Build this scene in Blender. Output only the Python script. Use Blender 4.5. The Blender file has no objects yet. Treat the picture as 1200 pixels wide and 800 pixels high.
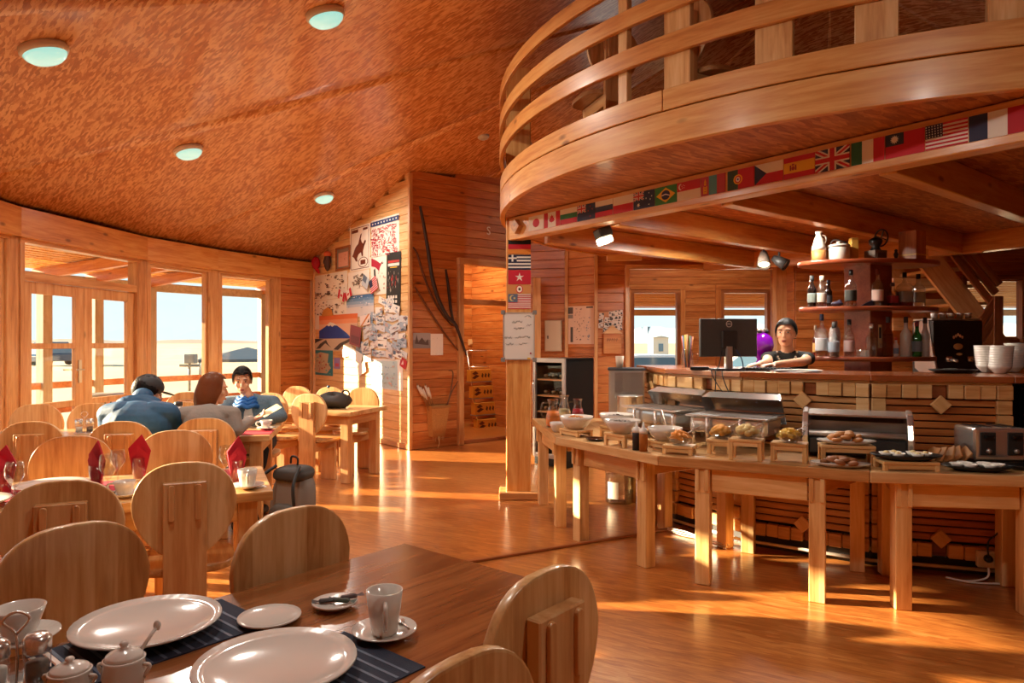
import bpy, bmesh, math, random
from mathutils import Vector as V, Matrix as MX
random.seed(7)
SC = bpy.context.scene
COL = SC.collection
PI = math.pi
# ------------------------------------------------------------------ camera, sky, sun, exposure
F, CAMH, CY = 820.0, 1.45, 401.0          # focal length in pixels of a 1200 px wide frame, eye height, horizon row
cam_data = bpy.data.cameras.new('camera')
cam_data.sensor_width = 36.0
cam_data.lens = F / 1200.0 * 36.0
cam_data.shift_y = (CY - 400.0) / 1200.0
cam_data.clip_start = 0.02
cam_data.clip_end = 5000
cam = bpy.data.objects.new('camera', cam_data)
cam.location = (0, 0, CAMH)
cam.rotation_euler = (PI / 2, 0, 0)
COL.objects.link(cam)
SC.camera = cam

world = bpy.data.worlds.new('sky')
SC.world = world
world.use_nodes = True
wn, wl = world.node_tree.nodes, world.node_tree.links
wn.clear()
w_out = wn.new('ShaderNodeOutputWorld')
w_bg = wn.new('ShaderNodeBackground')
w_tc = wn.new('ShaderNodeTexCoord')
w_sep = wn.new('ShaderNodeSeparateXYZ')
w_rmp = wn.new('ShaderNodeValToRGB')
w_rmp.color_ramp.elements[0].position = 0.0
w_rmp.color_ramp.elements[0].color = (0.66, 0.80, 0.82, 1)
w_rmp.color_ramp.elements[1].position = 0.55
w_rmp.color_ramp.elements[1].color = (0.30, 0.54, 0.72, 1)
wl.new(w_tc.outputs['Generated'], w_sep.inputs[0])
wl.new(w_sep.outputs['Z'], w_rmp.inputs[0])
wl.new(w_rmp.outputs[0], w_bg.inputs['Color'])
wl.new(w_bg.outputs[0], w_out.inputs[0])
w_bg.inputs['Strength'].default_value = 0.86

SUN_AZ = V((0.985, -0.172, 0))             # the way the light travels over the ground
SUN_EL = math.radians(13.2)
sun_data = bpy.data.lights.new('sun', 'SUN')
sun_data.energy = 22.0
sun_data.color = (1.0, 0.76, 0.48)
sun_data.angle = math.radians(0.6)
sun = bpy.data.objects.new('sun', sun_data)
d = (SUN_AZ * math.cos(SUN_EL) + V((0, 0, -math.sin(SUN_EL)))).normalized()
sun.rotation_euler = d.to_track_quat('-Z', 'Y').to_euler()
sun.location = (-20, 9, 8)
COL.objects.link(sun)

LAMP_W = 17.0                              # watts of every round ceiling lamp
vs = SC.view_settings
vs.view_transform = 'Standard'
vs.look = 'None'
vs.exposure = 0.80
vs.gamma = 1.0
vs.use_curve_mapping = False
try:
    cy = SC.cycles
    cy.use_denoising = True
    cy.max_bounces = 9
    cy.diffuse_bounces = 5
    cy.glossy_bounces = 4
    cy.transmission_bounces = 4
    cy.transparent_max_bounces = 24
    cy.sample_clamp_indirect = 6.0
    cy.caustics_reflective = False
    cy.caustics_refractive = False
except Exception:
    pass

# ------------------------------------------------------------------ helpers
def ray(px): return (px - 600.0) / F
def at(px, py, Y): return V((ray(px) * Y, Y, CAMH - (py - CY) / F * Y))
def onz(px, py, z):
    Y = F * (CAMH - z) / (py - CY)
    return V((ray(px) * Y, Y, z))
def v2(p): return V((p[0], p[1], 0))

def wmat(o):
    m = o.matrix_basis.copy()
    return m if o.parent is None else wmat(o.parent) @ m

def link(name, data, parent=None, M=None, world=True):
    o = bpy.data.objects.new(name, data)
    COL.objects.link(o)
    if parent is not None: o.parent = parent
    if M is not None:
        o.matrix_basis = (wmat(parent).inverted() @ M) if (parent is not None and world) else M
    elif parent is not None and world:
        o.matrix_basis = wmat(parent).inverted()
    return o

def tag(o, label=None, cat=None, group=None, kind=None):
    if label: o['label'] = label
    if cat: o['category'] = cat
    if group: o['group'] = group
    if kind: o['kind'] = kind
    return o

def thing(name, label=None, cat=None, loc=(0, 0, 0), rz=0.0, group=None, kind=None):
    o = bpy.data.objects.new(name, None)
    o.empty_display_size = 0.1
    COL.objects.link(o)
    o.matrix_basis = MX.Translation(V(loc)) @ MX.Rotation(rz, 4, 'Z')
    return tag(o, label, cat, group, kind)

def copy_tree(o, parent=None, M=None):
    c = o.copy()
    COL.objects.link(c)
    c.parent = parent
    if M is not None: c.matrix_basis = M
    for ch in list(o.children): copy_tree(ch, c)
    return c

def frame_mat(p0, xdir, up=(0, 0, 1)):
    x = V(xdir).normalized()
    u = V(up)
    if abs(x.dot(u.normalized())) > 0.98: u = V((0, 1, 0)) if abs(x.y) < 0.9 else V((1, 0, 0))
    y = u.cross(x).normalized()
    z = x.cross(y).normalized()
    m = MX((x, y, z)).transposed().to_4x4()
    m.translation = V(p0)
    return m

class MB:
    """collects faces for ONE mesh object"""
    def __init__(s): s.v, s.f, s.m, s.s = [], [], [], []
    def add(s, vs_, fs, m=0, smooth=False):
        b = len(s.v)
        s.v += [tuple(q) for q in vs_]
        for f in fs:
            s.f.append([i + b for i in f]); s.m.append(m); s.s.append(smooth)
        return s
    def face(s, pts, m=0): return s.add(pts, [list(range(len(pts)))], m)
    def box(s, c, d, m=0, rz=0.0, M=None):
        x, y, z = d[0] / 2, d[1] / 2, d[2] / 2
        vs_ = [V((i * x, j * y, k * z)) for i in (-1, 1) for j in (-1, 1) for k in (-1, 1)]
        R = MX.Rotation(rz, 3, 'Z')
        vs_ = [(M @ q if M else R @ q + V(c)) for q in vs_]
        return s.add(vs_, [(0, 1, 3, 2), (4, 6, 7, 5), (0, 4, 5, 1), (2, 3, 7, 6), (0, 2, 6, 4), (1, 5, 7, 3)], m)
    def bar(s, p0, p1, w, h, m=0, up=(0, 0, 1)):
        p0, p1 = V(p0), V(p1)
        M = frame_mat((p0 + p1) / 2, p1 - p0, up)
        return s.box((0, 0, 0), ((p1 - p0).length, w, h), m, M=M)
    def prism(s, poly, z0, z1, m=0, M=None, smooth_side=False, mt=None):
        n = len(poly)
        a = [V((p[0], p[1], z0)) for p in poly] + [V((p[0], p[1], z1)) for p in poly]
        if M: a = [M @ q for q in a]
        b = len(s.v)
        s.v += [tuple(q) for q in a]
        s.f.append([b + i for i in range(n)][::-1]); s.m.append(m); s.s.append(False)
        s.f.append([b + n + i for i in range(n)]); s.m.append(m if mt is None else mt); s.s.append(False)
        for i in range(n):
            j = (i + 1) % n
            s.f.append([b + i, b + j, b + n + j, b + n + i]); s.m.append(m); s.s.append(smooth_side)
        return s
    def lathe(s, prof, c=(0, 0, 0), n=20, m=0, M=None, sx=1, sy=1, lobes=None, smooth=True):
        b = len(s.v); k = len(prof)
        for r, z in prof:
            for i in range(n):
                a = 2 * PI * i / n
                rr = r * (lobes(a) if lobes else 1)
                q = V((rr * math.cos(a) * sx, rr * math.sin(a) * sy, z))
                q = (M @ q) if M else q + V(c)
                s.v.append(tuple(q))
        for j in range(k - 1):
            for i in range(n):
                i2 = (i + 1) % n
                s.f.append([b + j * n + i, b + j * n + i2, b + (j + 1) * n + i2, b + (j + 1) * n + i]); s.m.append(m); s.s.append(smooth)
        for j, rev in ((0, True), (k - 1, False)):
            if prof[j][0] > 1e-5:
                f = [b + j * n + i for i in range(n)]
                s.f.append(f[::-1] if rev else f); s.m.append(m); s.s.append(False)
        return s
    def tube(s, path, r, n=8, m=0, cap=True):
        path = [V(p) for p in path]
        k = len(path)
        rs = r if isinstance(r, (list, tuple)) else [r] * k
        b = len(s.v)
        t0 = (path[1] - path[0]).normalized()
        u = t0.orthogonal().normalized()
        for i, p in enumerate(path):
            t = (path[min(i + 1, k - 1)] - path[max(i - 1, 0)])
            t = t.normalized() if t.length > 1e-9 else t0
            u = (u - t * u.dot(t))
            u = u.normalized() if u.length > 1e-6 else t.orthogonal().normalized()
            w = t.cross(u)
            for q in range(n):
                a = 2 * PI * q / n
                s.v.append(tuple(p + (u * math.cos(a) + w * math.sin(a)) * rs[i]))
        for i in range(k - 1):
            for q in range(n):
                q2 = (q + 1) % n
                s.f.append([b + i * n + q, b + i * n + q2, b + (i + 1) * n + q2, b + (i + 1) * n + q]); s.m.append(m); s.s.append(True)
        if cap:
            s.f.append([b + q for q in range(n)][::-1]); s.m.append(m); s.s.append(False)
            s.f.append([b + (k - 1) * n + q for q in range(n)]); s.m.append(m); s.s.append(False)
        return s
    def ball(s, c, r, m=0, n=14, k=8, M=None):
        r = r if isinstance(r, (list, tuple)) else (r, r, r)
        b = len(s.v)
        for j in range(k + 1):
            p = -PI / 2 + PI * j / k
            for i in range(n):
                a = 2 * PI * i / n
                q = V((r[0] * math.cos(p) * math.cos(a), r[1] * math.cos(p) * math.sin(a), r[2] * math.sin(p)))
                q = (M @ q + V(c)) if M else q + V(c)
                s.v.append(tuple(q))
        for j in range(k):
            for i in range(n):
                i2 = (i + 1) % n
                s.f.append([b + j * n + i, b + j * n + i2, b + (j + 1) * n + i2, b + (j + 1) * n + i]); s.m.append(m); s.s.append(True)
        return s
    def mesh(s, name, mats, bevel=0.0, seg=1, weld=True):
        me = bpy.data.meshes.new(name)
        me.from_pydata(s.v, [], s.f)
        for mt in (mats if isinstance(mats, (list, tuple)) else [mats]): me.materials.append(MAT(mt))
        me.polygons.foreach_set('material_index', s.m)
        me.polygons.foreach_set('use_smooth', s.s)
        bm = bmesh.new(); bm.from_mesh(me)
        if weld: bmesh.ops.remove_doubles(bm, verts=bm.verts, dist=1e-5)
        bmesh.ops.recalc_face_normals(bm, faces=bm.faces)
        if bevel > 0:
            es = [e for e in bm.edges if len(e.link_faces) == 2 and e.calc_face_angle(0) > 0.6]
            bmesh.ops.bevel(bm, geom=es, offset=bevel, segments=seg, profile=0.6, affect='EDGES', clamp_overlap=True)
        bm.to_mesh(me); bm.free()
        return me
    def build(s, name, mats, parent=None, M=None, world=True, bevel=0.0, seg=1):
        return link(name, s.mesh(name, mats, bevel, seg), parent, M, world)

def board(name, p0, p1, t, w, mat, parent=None, up=(0, 0, 1), bevel=0.004):
    """a plank whose grain runs from p0 to p1: t across, w along 'up'"""
    p0, p1 = V(p0), V(p1)
    L = (p1 - p0).length
    mb = MB(); mb.box((0, 0, 0), (L, t, w))
    return mb.build(name, mat, parent, frame_mat((p0 + p1) / 2, p1 - p0, up), bevel=bevel)

def arcboard(name, c, r0, r1, z0, z1, a0, a1, mat, parent=None, step=3.0, bevel=0.004):
    n = max(2, int(abs(a1 - a0) / step) + 1)
    mb = MB()
    ring = []
    for i in range(n + 1):
        a = math.radians(a0 + (a1 - a0) * i / n)
        ca, sa = math.cos(a), math.sin(a)
        ring.append([(c[0] + r * ca, c[1] + r * sa, z) for r, z in ((r0, z0), (r1, z0), (r1, z1), (r0, z1))])
    vs_ = [q for g in ring for q in g]
    fs = []
    for i in range(n):
        for k in range(4):
            k2 = (k + 1) % 4
            fs.append((i * 4 + k, i * 4 + k2, (i + 1) * 4 + k2, (i + 1) * 4 + k))
    fs += [(3, 2, 1, 0), (n * 4, n * 4 + 1, n * 4 + 2, n * 4 + 3)]
    mb.add(vs_, fs, 0, True)
    o = mb.build(name, mat, parent, bevel=bevel)
    o.data.set_sharp_from_angle(angle=0.7)
    return o

def smooth_path(pts, n=6):
    pts = [V(p) for p in pts]
    if len(pts) < 3: return pts
    out = []
    for i in range(len(pts) - 1):
        a, b, c, d_ = pts[max(i - 1, 0)], pts[i], pts[i + 1], pts[min(i + 2, len(pts) - 1)]
        for k in range(n):
            t = k / n
            out.append(0.5 * ((2 * b) + (c - a) * t + (2 * a - 5 * b + 4 * c - d_) * t * t + (3 * b - a - 3 * c + d_) * t ** 3))
    out.append(pts[-1])
    return out

def text_mesh(name, s, size, mat, parent, M, depth=0.001):
    cu = bpy.data.curves.new(name, 'FONT')
    cu.body = s; cu.size = size; cu.align_x = 'CENTER'; cu.align_y = 'CENTER'; cu.extrude = depth; cu.resolution_u = 3
    o = bpy.data.objects.new(name, cu)
    COL.objects.link(o)
    dg = bpy.context.evaluated_depsgraph_get()
    me = bpy.data.meshes.new_from_object(o.evaluated_get(dg))
    bpy.data.objects.remove(o)
    me.materials.clear(); me.materials.append(MAT(mat))
    return link(name, me, parent, M)

# ------------------------------------------------------------------ materials
def lin(h):
    if isinstance(h, str):
        h = h.lstrip('#'); h = [int(h[i:i + 2], 16) / 255 for i in (0, 2, 4)]
    return tuple((c / 12.92 if c <= 0.04045 else ((c + 0.055) / 1.055) ** 2.4) for c in h) + (1.0,)

_mats, _defs = {}, {}
def MAT(n):
    if not isinstance(n, str): return n
    if n not in _mats:
        if n.startswith('#'):
            _mats[n] = plain(n, n, 0.6)
        else:
            _mats[n] = _defs[n]()
    return _mats[n]

def new_mat(name):
    m = bpy.data.materials.new(name); m.use_nodes = True
    nt = m.node_tree; nt.nodes.clear()
    out = nt.nodes.new('ShaderNodeOutputMaterial')
    b = nt.nodes.new('ShaderNodeBsdfPrincipled')
    nt.links.new(b.outputs[0], out.inputs[0])
    return m, nt, b

def plain(name, col, rough=0.5, metal=0.0, coat=0.0, bump=0.0, bscale=40.0, emit=None, estr=0.0, vary=0.0):
    m, nt, b = new_mat(name)
    c = lin(col)
    b.inputs['Base Color'].default_value = c
    b.inputs['Roughness'].default_value = rough
    b.inputs['Metallic'].default_value = metal
    b.inputs['Coat Weight'].default_value = coat
    b.inputs['Coat Roughness'].default_value = 0.08
    if name.startswith('hair'): b.inputs['Specular IOR Level'].default_value = 0.15
    if emit:
        b.inputs['Emission Color'].default_value = lin(emit)
        b.inputs['Emission Strength'].default_value = estr
    if bump or vary:
        tc = nt.nodes.new('ShaderNodeTexCoord'); nz = nt.nodes.new('ShaderNodeTexNoise')
        nz.inputs['Scale'].default_value = bscale; nz.inputs['Detail'].default_value = 4
        nt.links.new(tc.outputs['Object'], nz.inputs['Vector'])
        if bump:
            bp = nt.nodes.new('ShaderNodeBump'); bp.inputs['Strength'].default_value = bump; bp.inputs['Distance'].default_value = 0.01
            nt.links.new(nz.outputs['Fac'], bp.inputs['Height']); nt.links.new(bp.outputs[0], b.inputs['Normal'])
        if vary:
            r = nt.nodes.new('ShaderNodeValToRGB')
            r.color_ramp.elements[0].position = 0.3; r.color_ramp.elements[1].position = 0.7
            r.color_ramp.elements[0].color = tuple(x * (1 - vary) for x in c[:3]) + (1,)
            r.color_ramp.elements[1].color = tuple(min(1, x * (1 + vary)) for x in c[:3]) + (1,)
            nt.links.new(nz.outputs['Fac'], r.inputs[0]); nt.links.new(r.outputs[0], b.inputs['Base Color'])
    return m

def wood(name, dark, mid, light, axis='x', strip=0.0, rough=0.38, coat=0.25, knots=0.5, across=11.0, along=0.9, vary=0.16):
    """pine: streaks along one object axis, glued strips of differing tone, knots, varnish"""
    m, nt, b = new_mat(name)
    N, L = nt.nodes.new, nt.links.new
    tc = N('ShaderNodeTexCoord'); oi = N('ShaderNodeObjectInfo')
    off = N('ShaderNodeVectorMath'); off.operation = 'MULTIPLY_ADD'
    cmb = N('ShaderNodeCombineXYZ')
    for k in range(3): L(oi.outputs['Random'], cmb.inputs[k])
    off.inputs[1].default_value = (17.3, 9.1, 5.7)
    L(cmb.outputs[0], off.inputs[0]); L(tc.outputs['Object'], off.inputs[2])
    mp = N('ShaderNodeMapping')
    sc = {'x': (along, across, across), 'y': (across, along, across), 'z': (across, across, along), 'h': (along, along, across)}[axis]
    mp.inputs['Scale'].default_value = sc
    L(off.outputs[0], mp.inputs['Vector'])
    n1 = N('ShaderNodeTexNoise'); n1.inputs['Scale'].default_value = 1.6; n1.inputs['Detail'].default_value = 6; n1.inputs['Roughness'].default_value = 0.62; n1.inputs['Distortion'].default_value = 0.55
    L(mp.outputs[0], n1.inputs['Vector'])
    n2 = N('ShaderNodeTexNoise'); n2.inputs['Scale'].default_value = 7.0; n2.inputs['Detail'].default_value = 3
    L(mp.outputs[0], n2.inputs['Vector'])
    mix = N('ShaderNodeMath'); mix.operation = 'MULTIPLY_ADD'; mix.inputs[1].default_value = 0.35
    L(n2.outputs['Fac'], mix.inputs[0]); L(n1.outputs['Fac'], mix.inputs[2])
    src = mix.outputs[0]
    if strip > 0:
        sep = N('ShaderNodeSeparateXYZ'); L(off.outputs[0], sep.inputs[0])
        ax = {'x': 'Y', 'y': 'X', 'z': 'X', 'h': 'Z'}[axis]
        dv = N('ShaderNodeMath'); dv.operation = 'DIVIDE'; dv.inputs[1].default_value = strip; L(sep.outputs[ax], dv.inputs[0])
        fl = N('ShaderNodeMath'); fl.operation = 'FLOOR'; L(dv.outputs[0], fl.inputs[0])
        al = N('ShaderNodeMath'); al.operation = 'MULTIPLY'; al.inputs[1].default_value = 1.7; L(sep.outputs['X' if axis == 'h' else axis.upper()], al.inputs[0])
        wn_ = N('ShaderNodeTexWhiteNoise'); wn_.noise_dimensions = '1D'; L(fl.outputs[0], wn_.inputs['W'])
        sub = N('ShaderNodeMath'); sub.operation = 'MULTIPLY_ADD'; sub.inputs[1].default_value = 0.22; sub.inputs[2].default_value = -0.11
        L(wn_.outputs['Value'], sub.inputs[0])
        ad = N('ShaderNodeMath'); ad.operation = 'ADD'; L(src, ad.inputs[0]); L(sub.outputs[0], ad.inputs[1]); src = ad.outputs[0]
    rv = N('ShaderNodeMath'); rv.operation = 'MULTIPLY_ADD'; rv.inputs[1].default_value = vary; rv.inputs[2].default_value = -vary / 2
    L(oi.outputs['Random'], rv.inputs[0])
    ad2 = N('ShaderNodeMath'); ad2.operation = 'ADD'; L(src, ad2.inputs[0]); L(rv.outputs[0], ad2.inputs[1])
    rp = N('ShaderNodeValToRGB'); e = rp.color_ramp.elements
    e[0].position, e[0].color = 0.42, lin(dark)
    e[1].position, e[1].color = 0.92, lin(light)
    x = e.new(0.64); x.color = lin(mid)
    L(ad2.outputs[0], rp.inputs[0])
    col = rp.outputs[0]
    if knots > 0:
        mk = N('ShaderNodeMapping')
        ks = {'x': (2.2, 5.5, 5.5), 'y': (5.5, 2.2, 5.5), 'z': (5.5, 5.5, 2.2), 'h': (2.2, 2.2, 5.5)}[axis]
        mk.inputs['Scale'].default_value = ks
        L(off.outputs[0], mk.inputs['Vector'])
        vo = N('ShaderNodeTexVoronoi'); vo.inputs['Scale'].default_value = 1.0; L(mk.outputs[0], vo.inputs['Vector'])
        kr = N('ShaderNodeValToRGB'); ke = kr.color_ramp.elements
        ke[0].position, ke[0].color = 0.05, (1, 1, 1, 1); ke[1].position, ke[1].color = 0.13, (0, 0, 0, 1)
        L(vo.outputs['Distance'], kr.inputs[0])
        km = N('ShaderNodeMath'); km.operation = 'MULTIPLY'; km.inputs[1].default_value = knots; L(kr.outputs[0], km.inputs[0])
        mx = N('ShaderNodeMix'); mx.data_type = 'RGBA'
        L(km.outputs[0], mx.inputs[0]); L(col, mx.inputs[6]); mx.inputs[7].default_value = tuple(c * 0.35 for c in lin(dark)[:3]) + (1,)
        col = mx.outputs[2]
    L(col, b.inputs['Base Color'])
    b.inputs['Roughness'].default_value = rough
    b.inputs['Coat Weight'].default_value = coat
    b.inputs['Coat Roughness'].default_value = 0.18
    bp = N('ShaderNodeBump'); bp.inputs['Strength'].default_value = 0.08; bp.inputs['Distance'].default_value = 0.004
    L(n1.outputs['Fac'], bp.inputs['Height']); L(bp.outputs[0], b.inputs['Normal'])
    return m

def osb(name, dark, mid, light, rot=0.0, scale=(7.0, 34.0, 10.0), rough=0.45, coat=0.2, bump=0.1, contrast=1.0):
    """strand board: flakes lying mostly one way"""
    m, nt, b = new_mat(name)
    N, L = nt.nodes.new, nt.links.new
    tc = N('ShaderNodeTexCoord')
    m0 = N('ShaderNodeMapping'); m0.inputs['Rotation'].default_value = (0, 0, rot)
    L(tc.outputs['Object'], m0.inputs['Vector'])
    nzw = N('ShaderNodeTexNoise'); nzw.inputs['Scale'].default_value = 3.0
    L(m0.outputs[0], nzw.inputs['Vector'])
    wv = N('ShaderNodeVectorMath'); wv.operation = 'MULTIPLY_ADD'; wv.inputs[1].default_value = (0.05, 0.05, 0.02)
    L(nzw.outputs['Color'], wv.inputs[0]); L(m0.outputs[0], wv.inputs[2])
    mp = N('ShaderNodeMapping'); mp.inputs['Scale'].default_value = scale
    L(wv.outputs[0], mp.inputs['Vector'])
    vo = N('ShaderNodeTexVoronoi'); vo.inputs['Scale'].default_value = 1.0; vo.inputs['Randomness'].default_value = 1.0
    L(mp.outputs[0], vo.inputs['Vector'])
    sp = N('ShaderNodeSeparateColor'); L(vo.outputs['Color'], sp.inputs[0])
    n1 = N('ShaderNodeTexNoise'); n1.inputs['Scale'].default_value = 2.2; n1.inputs['Detail'].default_value = 5
    L(mp.outputs[0], n1.inputs['Vector'])
    n0 = N('ShaderNodeTexNoise'); n0.inputs['Scale'].default_value = 0.9; n0.inputs['Detail'].default_value = 2
    L(tc.outputs['Object'], n0.inputs['Vector'])
    a = N('ShaderNodeMath'); a.operation = 'MULTIPLY_ADD'; a.inputs[1].default_value = 0.42 * contrast; L(sp.outputs[0], a.inputs[0])
    a2 = N('ShaderNodeMath'); a2.operation = 'MULTIPLY_ADD'; a2.inputs[1].default_value = 0.5; a2.inputs[2].default_value = 0.0; L(n1.outputs['Fac'], a2.inputs[0])
    a3 = N('ShaderNodeMath'); a3.operation = 'MULTIPLY_ADD'; a3.inputs[1].default_value = 0.35; L(n0.outputs['Fac'], a3.inputs[0]); L(a2.outputs[0], a3.inputs[2])
    L(a3.outputs[0], a.inputs[2])
    rp = N('ShaderNodeValToRGB'); e = rp.color_ramp.elements
    e[0].position, e[0].color = 0.36, lin(dark)
    e[1].position, e[1].color = 0.86, lin(light)
    x = e.new(0.60); x.color = lin(mid)
    L(a.outputs[0], rp.inputs[0]); L(rp.outputs[0], b.inputs['Base Color'])
    b.inputs['Roughness'].default_value = rough
    b.inputs['Coat Weight'].default_value = coat; b.inputs['Coat Roughness'].default_value = 0.15
    bp = N('ShaderNodeBump'); bp.inputs['Strength'].default_value = bump; bp.inputs['Distance'].default_value = 0.004
    L(a.outputs[0], bp.inputs['Height']); L(bp.outputs[0], b.inputs['Normal'])
    if coat: L(bp.outputs[0], b.inputs['Coat Normal'])
    return m

def thin_glass(name, tint=(0.97, 0.99, 0.98), refl=0.6, base=0.035, rough=0.02):
    m = bpy.data.materials.new(name); m.use_nodes = True
    nt = m.node_tree; nt.nodes.clear()
    N, L = nt.nodes.new, nt.links.new
    out = N('ShaderNodeOutputMaterial'); mx = N('ShaderNodeMixShader')
    tr = N('ShaderNodeBsdfTransparent'); tr.inputs[0].default_value = tuple(tint) + (1,)
    gl = N('ShaderNodeBsdfGlossy'); gl.inputs['Roughness'].default_value = rough
    lw = N('ShaderNodeLayerWeight'); lw.inputs['Blend'].default_value = 0.5
    pw = N('ShaderNodeMath'); pw.operation = 'POWER'; pw.inputs[1].default_value = 4.0
    mu = N('ShaderNodeMath'); mu.operation = 'MULTIPLY_ADD'; mu.inputs[1].default_value = refl; mu.inputs[2].default_value = base
    L(lw.outputs['Facing'], pw.inputs[0]); L(pw.outputs[0], mu.inputs[0]); L(mu.outputs[0], mx.inputs[0])
    L(tr.outputs[0], mx.inputs[1]); L(gl.outputs[0], mx.inputs[2]); L(mx.outputs[0], out.inputs[0])
    return m

PINE = ('#a87040', '#c8925a', '#dab07c')
for ax in 'xyzh':
    _defs['pine_' + ax] = (lambda ax=ax: wood('pine_' + ax, *PINE, axis=ax))
    _defs['glued_' + ax] = (lambda ax=ax: wood('glued_' + ax, '#a9743f', '#c99a62', '#dfbb88', axis=ax, strip=0.062, coat=0.4, rough=0.34, knots=0.25))
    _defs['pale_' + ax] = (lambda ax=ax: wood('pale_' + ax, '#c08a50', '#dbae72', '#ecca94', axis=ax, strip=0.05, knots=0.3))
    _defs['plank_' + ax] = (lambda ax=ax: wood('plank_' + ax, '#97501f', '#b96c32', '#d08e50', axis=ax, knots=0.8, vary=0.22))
    _defs['brown_' + ax] = (lambda ax=ax: wood('brown_' + ax, '#6f3716', '#91502a', '#a9683a', axis=ax, knots=0.2, vary=0.2))
    _defs['beam_' + ax] = (lambda ax=ax: wood('beam_' + ax, '#b46e32', '#d0904a', '#e2b06c', axis=ax, knots=0.8, vary=0.1))
_defs['table_x'] = lambda: wood('table_x', '#5e3218', '#7c4824', '#985f34', axis='x', strip=0.07, rough=0.2, coat=0.5, knots=0.15)
_defs['red_wood'] = lambda: wood('red_wood', '#6e2f1c', '#8c4226', '#a25432', axis='x', rough=0.3, coat=0.4, knots=0)
_defs['counter_wood'] = lambda: wood('counter_wood', '#7a3a1c', '#9a5228', '#ae6634', axis='x', rough=0.22, coat=0.6, knots=0.1)
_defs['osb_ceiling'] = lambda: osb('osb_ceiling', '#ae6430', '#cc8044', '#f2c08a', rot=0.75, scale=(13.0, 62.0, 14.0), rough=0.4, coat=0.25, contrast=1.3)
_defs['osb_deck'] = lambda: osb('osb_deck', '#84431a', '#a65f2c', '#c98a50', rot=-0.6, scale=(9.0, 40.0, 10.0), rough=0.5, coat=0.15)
_defs['floor_board'] = lambda: osb('floor_board', '#985526', '#bb7638', '#d49a5c', rot=0.5, scale=(6.0, 46.0, 8.0), rough=0.28, coat=0.5, bump=0.10, contrast=0.55)
_defs['window_glass'] = lambda: thin_glass('window_glass', (0.97, 0.985, 0.985), 0.4, 0.015)
_defs['clear_glass'] = lambda: thin_glass('clear_glass', (0.92, 0.93, 0.93), 0.9, 0.09)
_defs['bottle_clear'] = lambda: thin_glass('bottle_clear', (0.90, 0.92, 0.91), 0.95, 0.17, 0.06)
_defs['bottle_green'] = lambda: thin_glass('bottle_green', (0.10, 0.28, 0.12), 0.7, 0.05)
_defs['bottle_dark'] = lambda: plain('bottle_dark', '#170d08', 0.08, coat=0.6)
_defs['steel'] = lambda: plain('steel', '#dcdad6', 0.22, 0.82)
_defs['steel_dull'] = lambda: plain('steel_dull', '#bdbab5', 0.38, 0.75)
_defs['black'] = lambda: plain('black', '#121212', 0.35)
_defs['black_gloss'] = lambda: plain('black_gloss', '#0c0d0f', 0.12, coat=0.4)
_defs['dark_grey'] = lambda: plain('dark_grey', '#2d2b2a', 0.5)
_defs['grey'] = lambda: plain('grey', '#7d7a76', 0.5)
_defs['white'] = lambda: plain('white', '#e9e6de', 0.45)
_defs['paper'] = lambda: plain('paper', '#ece2d2', 0.75)
_defs['ceramic'] = lambda: plain('ceramic', '#d6d0c8', 0.14, coat=0.6)
_defs['plastic_white'] = lambda: plain('plastic_white', '#dcd9d2', 0.35)
_defs['red_cloth'] = lambda: plain('red_cloth', '#b0102c', 0.75, bump=0.1, bscale=300)
_defs['navy'] = lambda: plain('navy', '#1c2338', 0.85, bump=0.2, bscale=400)
_defs['skin'] = lambda: plain('skin', '#e2b08e', 0.5, vary=0.05, bscale=30)
_defs['hair_black'] = lambda: plain('hair_black', '#15100e', 0.5, bump=0.3, bscale=90)
_defs['hair_brown'] = lambda: plain('hair_brown', '#6a3c22', 0.38, bump=0.3, bscale=90)
# ================================================================== the round building
CC, RR, EAVE, SLOPE = V((3.25, 7.15, 0)), 8.3, 2.80, 0.302
def ceil_z(x, y): return EAVE + SLOPE * (RR - math.hypot(x - CC.x, y - CC.y))
def pol(a, r, z=0.0, c=CC):
    a = math.radians(a)
    return V((c.x + r * math.cos(a), c.y + r * math.sin(a), z))
def ang_px(px, r=RR, c=CC, far=True):
    s = ray(px)
    A, B, D = 1 + s * s, -2 * (s * c.x + c.y), c.x ** 2 + c.y ** 2 - r * r
    q = math.sqrt(max(0, B * B - 4 * A * D))
    Y = (-B + (q if far else -q)) / 2 / A
    return math.degrees(math.atan2(Y - c.y, s * Y - c.x)) % 360

# floor -----------------------------------------------------------
mb = MB()
n = 72
mb.prism([(CC.x + (RR + 0.25) * math.cos(2 * PI * i / n), CC.y + (RR + 0.25) * math.sin(2 * PI * i / n)) for i in range(n)], -0.12, 0.0)
tag(mb.build('floor', 'floor_board'), 'glossy orange varnished strand board floor of the round dining hall', 'floor', kind='structure')
tag(board('trim_1', (-0.62, 4.42, 0.009), (1.42, 5.52, 0.009), 0.035, 0.018, 'brown_x'), 'dark threshold strip crossing the floor under the buffet table', 'trim', kind='structure')

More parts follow.
